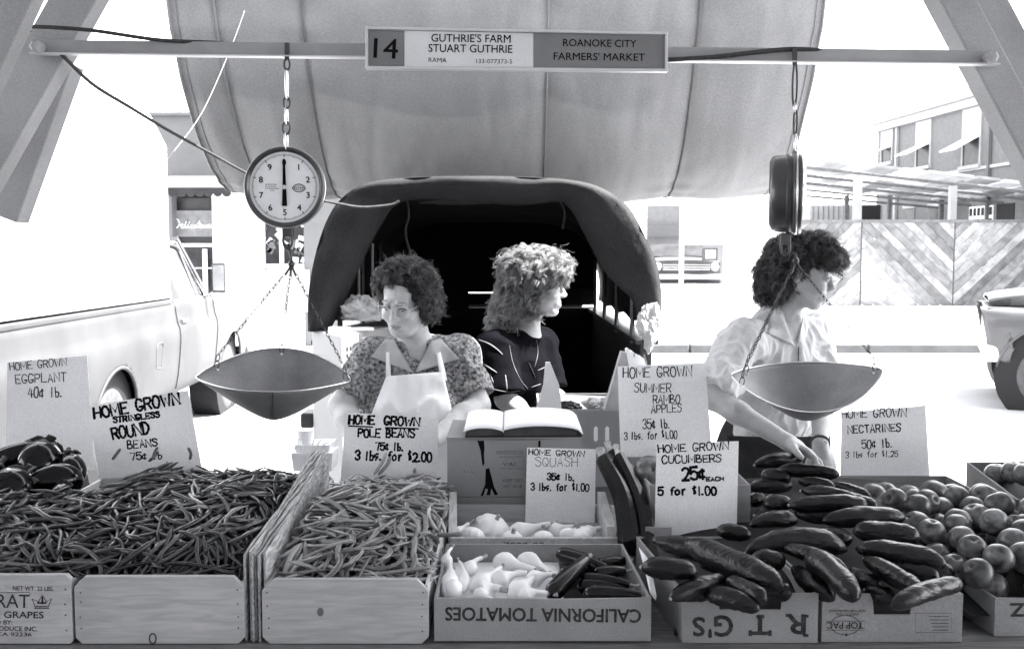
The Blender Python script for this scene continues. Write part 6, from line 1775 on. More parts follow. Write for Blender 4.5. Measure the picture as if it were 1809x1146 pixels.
    for k in range(24):
        a0, a1 = 2 * pi * k / 24, 2 * pi * (k + 1) / 24
        for (rx, ry, th) in ((.30, .085, .022), (.25, .045, .012)):
            g0 = lambda a_, e: fl(Rd * (.36 + (rx / 2 + e) * cos(a_)), Rd * (-.02 + (ry + e) * sin(a_) * abs(sin(a_)) ** .4))
            em.add([g0(a0, 0), g0(a1, 0), g0(a1, th), g0(a0, th)], [(0, 1, 2, 3)])
    for k in range(5):
        em.add([fl(Rd * (.25 + .045 * k), -Rd * .035, .0027), fl(Rd * (.275 + .045 * k), -Rd * .035, .0027), fl(Rd * (.275 + .045 * k), -Rd * .005, .0027), fl(Rd * (.25 + .045 * k), -Rd * .005, .0027)], [(0, 1, 2, 3)])
    em.build('emblem', M['ink'], face, kind='stuff', fix=False)
    sm = MB(); rr = random.Random(2)
    for j, (wd) in enumerate((.30, .26, .32, .10)):
        x_ = -.48 + (.0 if j < 3 else .12)
        while x_ < -.48 + wd + (.0 if j < 3 else .12):
            w = rr.uniform(.02, .045); y_ = .06 - j * .05
            sm.add([fl(Rd * x_, Rd * y_), fl(Rd * (x_ + w), Rd * y_), fl(Rd * (x_ + w), Rd * (y_ + .02)), fl(Rd * x_, Rd * (y_ + .02))], [(0, 1, 2, 3)]); x_ += w + .015
    sm.build('small_print', M['print_f'], face, kind='stuff', fix=False)
    # bottom lug, spider and chains
    Rz = Matrix.Rotation(yaw, 3, 'Z')
    bot = c + Vector((0, 0, -Rd)) + Rz @ Vector((0, .03, 0)); 
    m = MB(); m.box(bot + Vector((0, 0, -.012)), (.030, .022, .030)); m.build('lug', M['drum'], t, bevel=.003)
    m = MB(); oval(m, bot + Vector((0, -.005, -.035)), UPV, XV, .045, .026, .004); m.build('shackle', M['iron'], t, smooth=True)
    hub = P(*holes['hub'], panY); hub.y = bot.y
    m = MB(); m.tube([bot + Vector((0, 0, -.045)), hub + Vector((0, 0, .02)), hub], .004, 6); m.ball(hub + Vector((0, 0, .002)), .010, 10, 6); m.build('swivel', M['iron'], t, smooth=True)
    pc = P(*pan_px, panY)
    a_, b_, D, wing, dip, back = panp
    Rp = Euler(panrot).to_matrix()
    pm_, f = pan_mesh(a_, b_, D, wing, dip, back, Rp, pc)
    pan = pm_.build('scoop', M['pan'], t, smooth=True, solid=.0016)
    rimq = MB(); rimq.tube([f(1.0, 2 * pi * k / 72) for k in range(72)], .0022, 6, closed=True); rimq.build('rim', M['chrome'], pan, smooth=True)
    sm_ = MB(); sm_.tube([f(.05 + .95 * k / 10, holes['seam']) + (Rp @ Vector((0, 0, -.0015))) for k in range(11)], .0016, 5); sm_.build('seam', M['iron'], pan)
    for i, q in enumerate(holes['at']):
        p = f(.95, q); top = hub + Vector((0, 0, -.008)) + (p - hub).normalized() * .008
        m = MB(); m.tube([hub, hub + (p - hub).normalized() * .03 + Vector((0, 0, -.004))], .0035, 5); m.build('spider_arm', M['iron'], t)
        hk = p + Vector((0, 0, .030)) + (hub - p).normalized() * .012
        m = MB(); chain(m, hub + (p - hub).normalized() * .03, hk); m.build('chain', M['iron'], t, kind='stuff')
        m = MB(); dd = (hk - p).normalized(); oval(m, p + dd * .010, dd, XV, .026, .013, .0014); oval(m, p + dd * .031, dd, (XV + YV).normalized(), .022, .011, .0014); m.build('hook', M['iron'], t, smooth=True)
        m = MB(); m.ball(f(.93, q) + Rp @ Vector((0, 0, .0)), .0045, 8, 6); m.build('rivet', M['alu'], pan)
    return t
scale('hanging scale with its round dial facing the camera, left of the women', (507, 88), (503, 331), 2.69, .1105, 0.0,
      [(105, 124, .016), (122, 178, .010), (172, 192, .018), (188, 222, .010), (215, 238, .020), (234, 264, .012)], (484, 672), 2.66, (.210, .165, .112, .006, -.018, .050), (math.radians(9), math.radians(2), .10),
      {'hub': (506, 468), 'at': (pi * .82, pi * .50, pi * .05), 'seam': -pi * .47}, '')
scale('hanging scale seen from the side with its dark drum, in front of the leaning woman', (1404, 98), (1408, 342), 2.70, .1125, math.radians(75),
      [(112, 190, .013), (182, 200, .014), (194, 240, .010), (236, 272, .022)], (1424, 680), 2.68, (.205, .150, .100, .035, .036, .030), (math.radians(7), math.radians(-3), -.12),
      {'hub': (1411, 462), 'at': (pi * 1.12, pi * .80, pi * .06), 'seam': pi * .28}, '')
# ============================================================ PEOPLE
class SDF:
    def __init__(s, lo, hi, h):
        s.lo = np.array(lo, float); s.h = h
        s.n = (np.ceil((np.array(hi) - s.lo) / h)).astype(int) + 1
        s.D = np.full(tuple(s.n), 1.0, np.float32)
        s.ax = [(s.lo[i] + h * np.arange(s.n[i])).astype(np.float32) for i in range(3)]
    def sub(s, lo, hi, m):
        sl = []
        for i in range(3):
            a = max(0, int((lo[i] - m - s.lo[i]) / s.h)); b = min(s.n[i], int((hi[i] + m - s.lo[i]) / s.h) + 2)
            if a >= b: return None
            sl.append(slice(a, b))
        X, Y, Z = np.meshgrid(s.ax[0][sl[0]], s.ax[1][sl[1]], s.ax[2][sl[2]], indexing='ij', sparse=True)
        return tuple(sl), X, Y, Z
    def put(s, sl, d, k, op='u'):
        a = s.D[sl]
        if op == 'u':
            hh = np.clip(.5 + .5 * (a - d) / k, 0, 1); s.D[sl] = a * (1 - hh) + d * hh - k * hh * (1 - hh)
        else:
            hh = np.clip(.5 - .5 * (a + d) / k, 0, 1); s.D[sl] = a * (1 - hh) + (-d) * hh + k * hh * (1 - hh)
    def cap(s, a, b, r1, r2, k=.02, op='u', ends=None):
        a, b = np.array(a, float), np.array(b, float); R_ = max(r1, r2)
        q = s.sub(np.minimum(a, b) - R_, np.maximum(a, b) + R_, k + .012)
        if q is None: return
        sl, X, Y, Z = q; ba = b - a; L2 = float(ba @ ba) + 1e-12
        t_ = ((X - a[0]) * ba[0] + (Y - a[1]) * ba[1] + (Z - a[2]) * ba[2]) / L2
        t = np.clip(t_, 0, 1)
        d = np.sqrt((X - a[0] - t * ba[0]) ** 2 + (Y - a[1] - t * ba[1]) ** 2 + (Z - a[2] - t * ba[2]) ** 2) - (r1 + (r2 - r1) * t)
        if ends:                                   # flat cut beyond the end
            d = np.maximum(d, (t_ - 1) * math.sqrt(L2))
        s.put(sl, d.astype(np.float32), k, op)
    def ell(s, c, r, R=None, k=.02, op='u'):
        c = np.array(c, float); r = np.array(r, float); m = r.max()
        q = s.sub(c - m, c + m, k + .012)
        if q is None: return
        sl, X, Y, Z = q; X, Y, Z = X - c[0], Y - c[1], Z - c[2]
        if R is not None:
            A = np.array(R.transposed())
            X, Y, Z = A[0][0] * X + A[0][1] * Y + A[0][2] * Z, A[1][0] * X + A[1][1] * Y + A[1][2] * Z, A[2][0] * X + A[2][1] * Y + A[2][2] * Z
        k0 = np.sqrt((X / r[0]) ** 2 + (Y / r[1]) ** 2 + (Z / r[2]) ** 2); k1 = np.sqrt((X / r[0] ** 2) ** 2 + (Y / r[1] ** 2) ** 2 + (Z / r[2] ** 2) ** 2) + 1e-9
        s.put(sl, (k0 * (k0 - 1) / k1).astype(np.float32), k, op)
    def mesh(s):
        D = s.D; h = s.h
        S = D < 0
        w = np.argwhere(S); lo = np.maximum(w.min(0) - 2, 0); hi = np.minimum(w.max(0) + 3, s.n)
        D = D[lo[0]:hi[0], lo[1]:hi[1], lo[2]:hi[2]]; S = D < 0
        org = s.lo + lo * h
        c = lambda A, i, j, k: A[i:A.shape[0] - 1 + i, j:A.shape[1] - 1 + j, k:A.shape[2] - 1 + k]
        cnt = sum(c(S, i, j, k).astype(np.int8) for i in (0, 1) for j in (0, 1) for k in (0, 1))
        act = (cnt > 0) & (cnt < 8); idx = np.full(act.shape, -1, np.int64); ijk = np.argwhere(act); idx[act] = np.arange(len(ijk))
        cv = {(i, j, k): c(D, i, j, k)[act].astype(float) for i in (0, 1) for j in (0, 1) for k in (0, 1)}
        acc = np.zeros((len(ijk), 3)); n = np.zeros(len(ijk))
        for a in cv:
            for ax_ in range(3):
                if a[ax_]: continue
                b = list(a); b[ax_] = 1; b = tuple(b)
                va, vb = cv[a], cv[b]; m = (va < 0) != (vb < 0)
                t = np.where(m, va / np.where(m, va - vb, 1), 0)
                p = np.array(a, float)[None, :].repeat(len(ijk), 0); p[:, ax_] += t
                acc[m] += p[m]; n[m] += 1
        V = org + (ijk + acc / n[:, None]) * h
        F = []
        for ax_ in range(3):
            o1, o2 = [(1, 2), (2, 0), (0, 1)][ax_]
            A = np.take(S, range(0, S.shape[ax_] - 1), axis=ax_); B = np.take(S, range(1, S.shape[ax_]), axis=ax_)
            e = np.argwhere(A != B)
            ok = np.ones(len(e), bool)
            for o in (o1, o2): ok &= (e[:, o] > 0) & (e[:, o] < S.shape[o] - 1)
            e = e[ok]
            ins = S[tuple(e.T)]
            q = []
            for d1, d2 in ((0, 0), (-1, 0), (-1, -1), (0, -1)):
                f = e.copy(); f[:, o1] += d1; f[:, o2] += d2; q.append(idx[tuple(f.T)])
            q = np.stack(q, 1)
            q[~ins] = q[~ins][:, ::-1]
            F.append(q)
        F = np.concatenate(F); F = F[(F >= 0).all(1)]
        return V, F
def np_mesh(name, V, F, mats, parent=None, matidx=None, **kw):
    me = bpy.data.meshes.new(name)
    me.vertices.add(len(V)); me.vertices.foreach_set('co', V.astype(np.float32).ravel())
    me.loops.add(F.size); me.loops.foreach_set('vertex_index', F.astype(np.int32).ravel())
    me.polygons.add(len(F)); me.polygons.foreach_set('loop_start', np.arange(0, F.size, 4, dtype=np.int32))
    me.update(calc_edges=True)
    for m_ in mats: me.materials.append(m_)
    if matidx is not None: me.polygons.foreach_set('material_index', matidx.astype(np.int32))
    me.polygons.foreach_set('use_smooth', np.ones(len(F), bool)); me.update()
    o = bpy.data.objects.new(name, me)
    return link(o, parent, **kw)
def vnormals(V, F):
    n = np.cross(V[F[:, 2]] - V[F[:, 0]], V[F[:, 3]] - V[F[:, 1]]); N = np.zeros_like(V)
    for k in range(4): np.add.at(N, F[:, k], n)
    return N / (np.linalg.norm(N, axis=1)[:, None] + 1e-12)
def folds(V, F, amp, sc_, seed, aniso=(1, 1, 1)):
    N = vnormals(V, F); out = V.copy()
    for i in range(len(V)):
        p = Vector((V[i][0] * sc_ * aniso[0] + seed, V[i][1] * sc_ * aniso[1], V[i][2] * sc_ * aniso[2]))
        a = mnoise.noise(p); b = mnoise.noise(p * 2.3)
        out[i] += N[i] * amp * (1 - 2 * abs(a) * 1.6 + .4 * b)
    return out

def head(S, c, R, fem=1.0, lids=False, jaw=1.0, nose=1.0):
    c = Vector(c)
    T = lambda x, y, z: c + R @ Vector((x, y, z))
    S.ell(T(0, .012, .035), (.073, .090, .082), R, .03)
    S.ell(T(0, -.028, -.030), (.057 * jaw, .062, .076), R, .03)
    S.ell(T(0, -.070, -.094), (.021, .019, .017), R, .022)
    for s_ in (-1, 1):
        S.cap(T(s_ * .052 * jaw, .008, -.045), T(s_ * .020, -.062, -.092), .018, .014, .025)
        S.ell(T(s_ * .036, -.060, -.032), (.025, .029, .024), R, .02)
        S.ell(T(s_ * .031, -.104, .006), (.019, .022, .013), R, .014, 's')
        S.ell(T(s_ * .031, -.0775, .004), (.0145, .0135, .0125), R, .004)
        S.cap(T(s_ * .014, -.088, .024), T(s_ * .044, -.078, .022), .0065, .006, .010)
        S.ell(T(s_ * .0765, .012, -.006), (.008, .019, .031), R, .008)
        S.ell(T(s_ * .011 * nose, -.099, -.031), (.0085, .0105, .0075), R, .006)
        S.ell(T(s_ * .0055, -.104, -.038), (.003, .005, .003), R, .003, 's')
    S.cap(T(0, -.084, .016), T(0, -.1065, -.025), .0082, .0098 * nose, .008)
    S.ell(T(0, -.1080, -.0275), (.0092 * nose, .009, .0082), R, .006)
    S.ell(T(0, -.080, -.060), (.030, .016, .020), R, .015)
    S.cap(T(-.017, -.0925, -.0575), T(.017, -.0925, -.0575), .0055, .0055, .006)
    S.cap(T(-.014, -.0915, -.0695), T(.014, -.0915, -.0695), .0065, .0065, .006)
    S.cap(T(-.025, -.0945, -.0570), T(0, -.0990, -.0640), .0020, .0024, .003, 's'); S.cap(T(0, -.0990, -.0640), T(.025, -.0945, -.0570), .0024, .0020, .003, 's')
    for s_ in (-1, 1):
        S.cap(T(s_ * .020, -.098, -.036), T(s_ * .031, -.088, -.060), .0016, .0012, .006, 's')

def hand(S, w, d, n, side, flip=1, curl=.5, spread=1.0, sz=1.0, thumb=1.0):
    """w wrist, d direction to the knuckles, n back of the hand, side towards the thumb."""
    w, d, n, side = Vector(w), Vector(d).normalized(), Vector(n).normalized(), Vector(side).normalized()
    side = (side - d * side.dot(d)).normalized(); n = d.cross(side).normalized() * (1 if d.cross(side).dot(n) > 0 else -1)
    Rm = Matrix((side, d, n)).transposed()
    S.ell(w + d * .048 * sz, (.038 * sz, .050 * sz, .0145 * sz), Rm, .012)
    S.cap(w, w + d * .03 * sz, .023 * sz, .022 * sz, .012)
    ln = [.074, .082, .077, .060]
    for i in range(4):
        o = (.030 - .0195 * i)
        b = w + d * (.082 - .004 * abs(i - 1)) * sz + side * o * sz
        dd = (d + side * (o * 3.2 * spread) - n * .12).normalized(); L = ln[i] * sz; r = (.0092, .0094, .0090, .0080)[i] * sz
        S.cap(w + d * .04 * sz + side * o * .9 * sz, b, .010 * sz, r * 1.1, .006)
        p = b
        for j, (f, a) in enumerate(((.45, .25), (.32, .75), (.25, .9))):
            dd = (dd * cos(a * curl) - n * sin(a * curl)).normalized()
            q = p + dd * L * f; S.cap(p, q, r * (1 - .08 * j), r * (.93 - .08 * j), .0035); p = q
    b = w + d * .022 * sz + side * .024 * sz - n * .004
    dd = (d * .72 + side * .70 * thumb - n * .25).normalized()
    S.cap(b, b + dd * .035 * sz, .014 * sz, .0115 * sz, .010); p = b + dd * .035 * sz
    dd = (dd + d * .35 - n * .15).normalized(); S.cap(p, p + dd * .030 * sz, .0112 * sz, .0098 * sz, .004); p = p + dd * .030 * sz
    dd = (dd + d * .3).normalized(); S.cap(p, p + dd * .026 * sz, .0098 * sz, .0078 * sz, .003)

def eyes(parent, c, R, down=0.0, lookx=0.0):
    for s_ in (-1, 1):
        p = Vector(c) + R @ Vector((s_ * .031, -.0790, .0035))
        m = MB(); m.ball(p, .0130, 16, 12); e = m.build('eye', M['eye'], parent, smooth=True)
        g = R @ Vector((lookx, -1, -down)).normalized()
        m = MB(); m.ball(p + g * .0080, .0062, 12, 8); m.build('iris', M['iris'], e, smooth=True)
        m = MB()                                            # upper lid and lashes
        pts = [Vector(c) + R @ Vector((s_ * .031 + .0135 * cos(a), -.0790 - .0125 * math.sqrt(max(0, 1 - .55 * cos(a) ** 2)), .0045 + .0065 * sin(a) - down * .006)) for a in np.linspace(.1, pi - .1, 9)]
        m.tube(pts, [.001, .0016, .0019, .0020, .0020, .0020, .0019, .0016, .001], 6); m.build('eyelash', M['iris'], e)

def headmat(V, F, c, R, brow=True):
    """material slots: 0 skin, 1 lips, 2 brow."""
    ctr = V[F].mean(1) - np.array(c); A = np.array(R.transposed()); L = ctr @ A.T
    idx = np.zeros(len(F), int)
    x, y, z = L[:, 0], L[:, 1], L[:, 2]
    lipu = (y < -.084) & (np.abs(z - (-.0640 + 13 * x * x)) < .0078 * (1 - (x / .0215) ** 2))
    idx[lipu] = 1
    br = (np.abs(np.abs(x) - .030) < .016) & (y < -.07) & (np.abs(z - (.0265 - 4 * (np.abs(x) - .028) ** 2 * 3)) < .0017)
    if brow: idx[br] = 2
    return idx

def hair(parent, c, R, blobs, cuts, n_curls, mbase, mcurl, seed, curl_r=(.006, .012), rough=.016, tube=.00075, extra_down=0.0, h=.005, facecut=None, len_=(.032, .072)):
    c = Vector(c); T = lambda v: c + R @ Vector(v)
    pts = [T(b[0]) for b in blobs]; m_ = max(max(b[1]) for b in blobs) + .03
    lo = [min(p[i] for p in pts) - m_ for i in range(3)]; hi = [max(p[i] for p in pts) + m_ for i in range(3)]
    S = SDF(lo, hi, h)
    for b in blobs: S.ell(T(b[0]), b[1], R, .03)
    for b in cuts: S.ell(T(b[0]), b[1], R, .012, 's')
    V, F = S.mesh(); N = vnormals(V, F)
    for i in range(len(V)):
        p = Vector(V[i]) * 38 + Vector((seed, 0, 0)); q = Vector(V[i]) * 14 + Vector((seed, 0, 0))
        V[i] += N[i] * (rough * (abs(mnoise.noise(p)) * 1.5 - .35) + rough * .9 * mnoise.noise(q))
    hb = np_mesh('hair', V, F, [mbase], parent)
    rr = random.Random(seed); mb = MB()
    A = np.array(R.transposed())
    loc = (V - np.array(c)) @ A.T
    for q in range(n_curls):
        i = rr.randrange(len(V)); p = Vector(V[i]); n = Vector(N[i]); l = loc[i]
        if facecut and facecut(l): continue
        fly = rr.random() < .10
        t = Vector((rr.gauss(0, .8), rr.gauss(0, .8), -.7 - extra_down)); t = (t - n * t.dot(n) * .85 + n * (rr.uniform(.5, 1.1) if fly else rr.uniform(-.05, .35))).normalized()
        s1 = t.cross(n).normalized(); s2 = t.cross(s1)
        L = rr.uniform(*len_) * (1 + extra_down); r = rr.uniform(*curl_r); turns = rr.uniform(.8, 2.0); ph = rr.uniform(0, 6.3); K = 11
        for w in range(3 if fly else 10):
            o1, o2, o3 = rr.gauss(0, .0036), rr.gauss(0, .0036), rr.gauss(0, .006)
            rw = r * rr.uniform(.8, 1.2); pw = ph + rr.gauss(0, .25)
            ptsx = [p + s1 * o1 + s2 * o2 + t * (L * (k / K - .35) + o3) + (s1 * cos(pw + 2 * pi * turns * k / K) + s2 * sin(pw + 2 * pi * turns * k / K)) * rw * (1 - .3 * k / K) for k in range(K + 1)]
            mb.tube(ptsx, [tube * (.35 + .65 * min(1, 3 * min(k, K - k) / K)) for k in range(K + 1)], 3, caps=False)
    mb.build('curls', mcurl, hb, kind='stuff', smooth=True, fix=False)
    return hb

def body_base(S, J, g):
    """J joints, g girth factors"""
    t = g['torso']
    S.cap(J['neck'], J['headbase'], .052 * g['neck'], .050 * g['neck'], .02)
    S.cap(J['shl'], J['shr'], .052 * t, .052 * t, .05)
    ch, wa, hp = Vector(J['chest']), Vector(J['waist']), Vector(J['hip'])
    Rt = g.get('Rt', Matrix.Identity(3))
    S.cap(Vector(J['neck']) - Vector((0, 0, .03)), ch, .06, .08, .06)
    S.ell(ch, (.150 * t, .100 * t, .150), Rt, .06)
    if g.get('bust', 0):
        for s_ in (-1, 1): S.ell(ch + Rt @ Vector((s_ * .075 * t, -.085 * t, -.04)), (.068 * t, .058 * t, .066), Rt, .04)
    S.ell(wa, (.125 * g['waist'], .098 * g['waist'], .14), Rt, .07)
    S.ell(hp, (.165 * g['hip'], .125 * g['hip'], .13), Rt, .06)
    for sfx in 'lr':
        S.cap(J['sh' + sfx], J['el' + sfx], .050 * g['arm'], .040 * g['arm'], .02)
        e, w = Vector(J['el' + sfx]), Vector(J['wr' + sfx])
        S.cap(e, e.lerp(w, .35), .040 * g['arm'], .041 * g['fore'], .02); S.cap(e.lerp(w, .35), w, .041 * g['fore'], .026 * g['fore'] ** .5, .02)
        k_, f = Vector(J['kn' + sfx]), Vector(J['ft' + sfx])
        h0 = hp + Rt @ Vector((-.085 if sfx == 'l' else .085, 0, -.05))
        S.cap(h0, k_, .088 * g['hip'], .058, .05); S.cap(k_, k_.lerp(f, .3), .056, .056, .03); S.cap(k_.lerp(f, .3), f, .056, .036, .03)
        toe = f + Rt @ Vector((0, -.15, -.045)); S.cap(f + Vector((0, 0, -.04)), toe, .040, .028, .03)

def drape(bvh, quad_fn, nu, nv, dirn, off, name, m_, parent, mask=None, solid=.003):
    """a cloth patch laid on a body: rays along dirn from quad points, lifted by off."""
    mb = MB(); pts = []; last = None
    dirn = Vector(dirn).normalized()
    for j in range(nv + 1):
        for i in range(nu + 1):
            o = Vector(quad_fn(i / nu, j / nv)); dr = (o - Vector((0, 0, CAMZ))).normalized(); hit = bvh.ray_cast(o, dr)
            pts.append((hit[0] - dr * off) if hit[0] is not None else None)
    w = nu + 1
    if nu > 12:
        pts = [None if p is None else p + Vector((0, -1, 0)) * (.006 + .007 * mnoise.noise(Vector((p.x * 16, p.z * 7, 3))) + .004 * mnoise.noise(Vector((p.x * 30, p.z * 22, 9)))) for p in pts]
    for j in range(nv + 1):
        for i in range(nu + 1):
            k = j * w + i
            if pts[k] is None:
                cands = [pts[q] for q in (k - w, k - 1, k + 1 if k + 1 < len(pts) else k) if 0 <= q < len(pts) and pts[q] is not None]
                o = Vector(quad_fn(i / nu, j / nv))
                if cands:
                    dr = (o - Vector((0, 0, CAMZ))).normalized(); dd = (cands[0] - o).dot(dr); pts[k] = o + dr * (dd + .004)
                else: pts[k] = o + dirn * .3
    mb.add(pts, [(j * w + i, j * w + i + 1, (j + 1) * w + i + 1, (j + 1) * w + i) for j in range(nv) for i in range(nu)])
    return mb.build(name, m_, parent, smooth=True, solid=solid, fix=False)
class Two:
    def __init__(s, *t): s.t = t
    def ray_cast(s, o, d):
        h = [x for x in (t.ray_cast(o, d) for t in s.t) if x[0] is not None]
        return min(h, key=lambda x: x[3]) if h else (None, None, None, None)
def bvh_of(V, F):
    return BVHTree.FromPolygons(V.tolist(), F.tolist())
def upper(V, F, z): return bvh_of(V, F[V[F[:, 0], 2] > z])
def shoes(parent, S_J, Rt):
    for sfx in 'lr':
        f = Vector(S_J['ft' + sfx]); toe = f + Rt @ Vector((0, -.16, -.05))
        m = MB(); m.tube([f + Rt @ Vector((0, .05, -.05)), f + Rt @ Vector((0, -.02, -.045)), f + Rt @ Vector((0, -.10, -.052)), toe], [.034, .045, .043, .026], 12); m.build('shoe', M['pants'], parent, smooth=True)
HR = lambda yaw, pitch, roll=0: Matrix.Rotation(math.radians(yaw), 3, 'Z') @ Matrix.Rotation(math.radians(pitch), 3, 'X') @ Matrix.Rotation(math.radians(roll), 3, 'Y')

# ---------------------------------------- 1: woman in the white apron
hc = P(716, 529, 3.36); R1 = HR(-20, 20, 4)
Rt = Matrix.Rotation(math.radians(-4), 3, 'Z')
J = dict(neck=P(737, 622, 3.46), headbase=P(728, 575, 3.42), shl=P(656, 632, 3.46), shr=P(812, 628, 3.47), chest=P(738, 700, 3.46), waist=P(740, 795, 3.47), hip=Vector((P(742, 850, 3.5).x, 3.50, .86)),
         ell=P(604, 716, 3.36), wrl=P(640, 800, 3.16), elr=P(843, 716, 3.40), wrr=P(765, 778, 3.14))
J.update(knl=(J['hip'].x - .10, 3.48, .46), knr=(J['hip'].x + .10, 3.48, .46), ftl=(J['hip'].x - .11, 3.52, .08), ftr=(J['hip'].x + .11, 3.52, .08))
g = dict(torso=1.06, neck=1.08, waist=1.35, hip=1.15, arm=1.12, fore=1.08, bust=1, Rt=Rt)
S = SDF((-.95, 3.0, -.01), (.05, 3.75, 1.68), .0045)
body_base(S, J, g); head(S, hc, R1, jaw=1.1)
S.ell(hc + R1 @ Vector((0, -.03, -.095)), (.042, .035, .022), R1, .03)
hand(S, J['wrl'], Vector(J['wrl']) - Vector(J['ell']), (-.5, -.3, .8), (.8, .2, .4), curl=.6)
hand(S, J['wrr'], Vector((-.9, -.25, -.15)), (.0, -.6, .8), (0, .3, .9), curl=.6)
V, F = S.mesh(); idx = headmat(V, F, hc, R1)
p1 = np_mesh('person', V, F, [M['skin_o'], M['lip'], M['brow']], None, idx, label='person with short dark curls, glasses, printed blouse and white bib apron, looking down', cat='person')
eyes(p1, hc, R1, down=.75); ub1 = upper(V, F, 1.1)
hair(p1, hc, R1, [((0, .024, .046), (.088, .098, .085)), ((-.045, .01, .055), (.050, .06, .05)), ((.052, .015, .03), (.056, .078, .070)), ((0, -.018, .100), (.068, .050, .034)), ((.072, .035, -.02), (.034, .055, .055)), ((-.074, .04, -.01), (.022, .045, .045)), ((0, .07, -.03), (.075, .05, .07))],
     [((0, -.105, -.012), (.076, .080, .104)), ((-.03, -.10, .035), (.055, .06, .055)), ((0, .0, -.14), (.055, .09, .06))], 620, M['hairbase'], M['hair_o'], 3, facecut=lambda l: l[1] < -.030 and l[2] < .088 and abs(l[0]) < .072)
# glasses
gm = MB(); T1 = lambda x, y, z: hc + R1 @ Vector((x, y, z))
for s_ in (-1, 1):
    pts = [T1(s_ * .034 + .0245 * math.copysign(abs(cos(a)) ** .75, cos(a)), -.108 + .012 * abs(cos(a)) * (1 if cos(a) * s_ > 0 else 0), -.004 + .0215 * math.copysign(abs(sin(a)) ** .8, sin(a))) for a in np.linspace(0, 2 * pi, 25)[:-1]]
    gm.tube(pts, .0012, 6, closed=True)
    gm.tube([T1(s_ * .058, -.096, .004), T1(s_ * .080, -.05, .006), T1(s_ * .083, .01, .003)], .0014, 6)
gm.tube(smooth_pts([T1(-.010, -.110, .004), T1(0, -.114, .008), T1(.010, -.110, .004)], 4), .0014, 6)
gl = gm.build('glasses', M['alu'], p1, smooth=True)
# blouse
S = SDF((-.95, 3.0, .75), (.05, 3.75, 1.45), .005)
k_ = .013
t = 1.06
S.cap(J['shl'], J['shr'], .052 * t + k_, .052 * t + k_, .05)
S.cap(Vector(J['neck']) - Vector((0, 0, .02)), J['chest'], .068 + k_, .09 + k_, .06)
S.ell(J['chest'], (.150 * t + k_ * 1.4, .100 * t + k_ * 1.6, .165), Rt, .06)
for s_ in (-1, 1): S.ell(Vector(J['chest']) + Rt @ Vector((s_ * .075 * t, -.085 * t, -.04)), (.068 * t + k_, .058 * t + k_, .074), Rt, .045)
S.ell(J['waist'], (.125 * 1.38 + k_, .098 * 1.38 + k_, .16), Rt, .07)
for a, b in (('shl', 'ell'), ('shr', 'elr')):
    A, B = Vector(J[a]), Vector(J[b]); S.cap(A, A.lerp(B, .82), .066, .072, .03, ends=True)
vn = P(731, 662, 3.33)
S.cap(P(733, 560, 3.38), P(735, 618, 3.34), .066, .058, .01, 's'); S.cap(P(734, 606, 3.28), P(731, 650, 3.22), .062, .020, .008, 's'); S.cap(P(734, 606, 3.20), P(731, 650, 3.16), .062, .020, .008, 's')
V, F = S.mesh(); V = folds(V, F, .007, 12, 3, (1.3, 1.3, .7))
np_mesh('blouse', V, F, [M['blouse']], p1); bv1 = Two(bvh_of(V, F), ub1)
# collar flaps, apron bib, straps
def quadpx(a, b, c, d, Y):
    A, B, C, D_ = [P(*q, Y) for q in (a, b, c, d)]
    return lambda u, v: A.lerp(B, u).lerp(D_.lerp(C, u), v)
drape(bv1, quadpx((680, 600), (696, 600), (729, 658), (655, 630), 3.0), 10, 12, (0, 1, -.0), .010, 'collar', M['collar'], p1)
drape(bv1, quadpx((762, 602), (778, 598), (812, 634), (733, 658), 3.0), 10, 12, (0, 1, -.0), .010, 'collar', M['collar'], p1)
drape(bv1, quadpx((683, 664), (783, 656), (815, 800), (630, 800), 3.0), 26, 26, (0, 1, -.0), .014, 'apron', M['apron'], p1)
drape(bv1, quadpx((682, 622), (688, 622), (691, 672), (682, 672), 3.0), 3, 12, (0, 1, 0), .013, 'apron_strap', M['apron'], p1)
drape(bv1, quadpx((771, 624), (778, 622), (790, 672), (778, 672), 3.0), 3, 12, (0, 1, 0), .013, 'apron_strap', M['apron'], p1)
drape(bv1, quadpx((736, 699), (770, 697), (772, 730), (738, 732), 3.0), 6, 8, (0, 1, 0), .018, 'pocket', M['apron'], p1)
m = MB(); m.box2((J['hip'].x - .24, 3.285, .30), (J['hip'].x + .22, 3.292, .97)); m.build('apron_skirt', M['apron'], p1)
S = SDF((-.95, 3.1, .02), (.05, 3.9, 1.0), .01)
S.ell(J['hip'], (.215, .165, .17), Rt, .05)
for sfx in 'lr': S.cap(Vector(J['hip']) + Vector((-.085 if sfx == 'l' else .085, 0, -.05)), Vector(J['kn' + sfx]), .115, .085, .05); S.cap(J['kn' + sfx], J['ft' + sfx], .085, .07, .04, ends=True)
V, F = S.mesh(); np_mesh('trousers', V, F, [M['pants']], p1); shoes(p1, J, Rt)

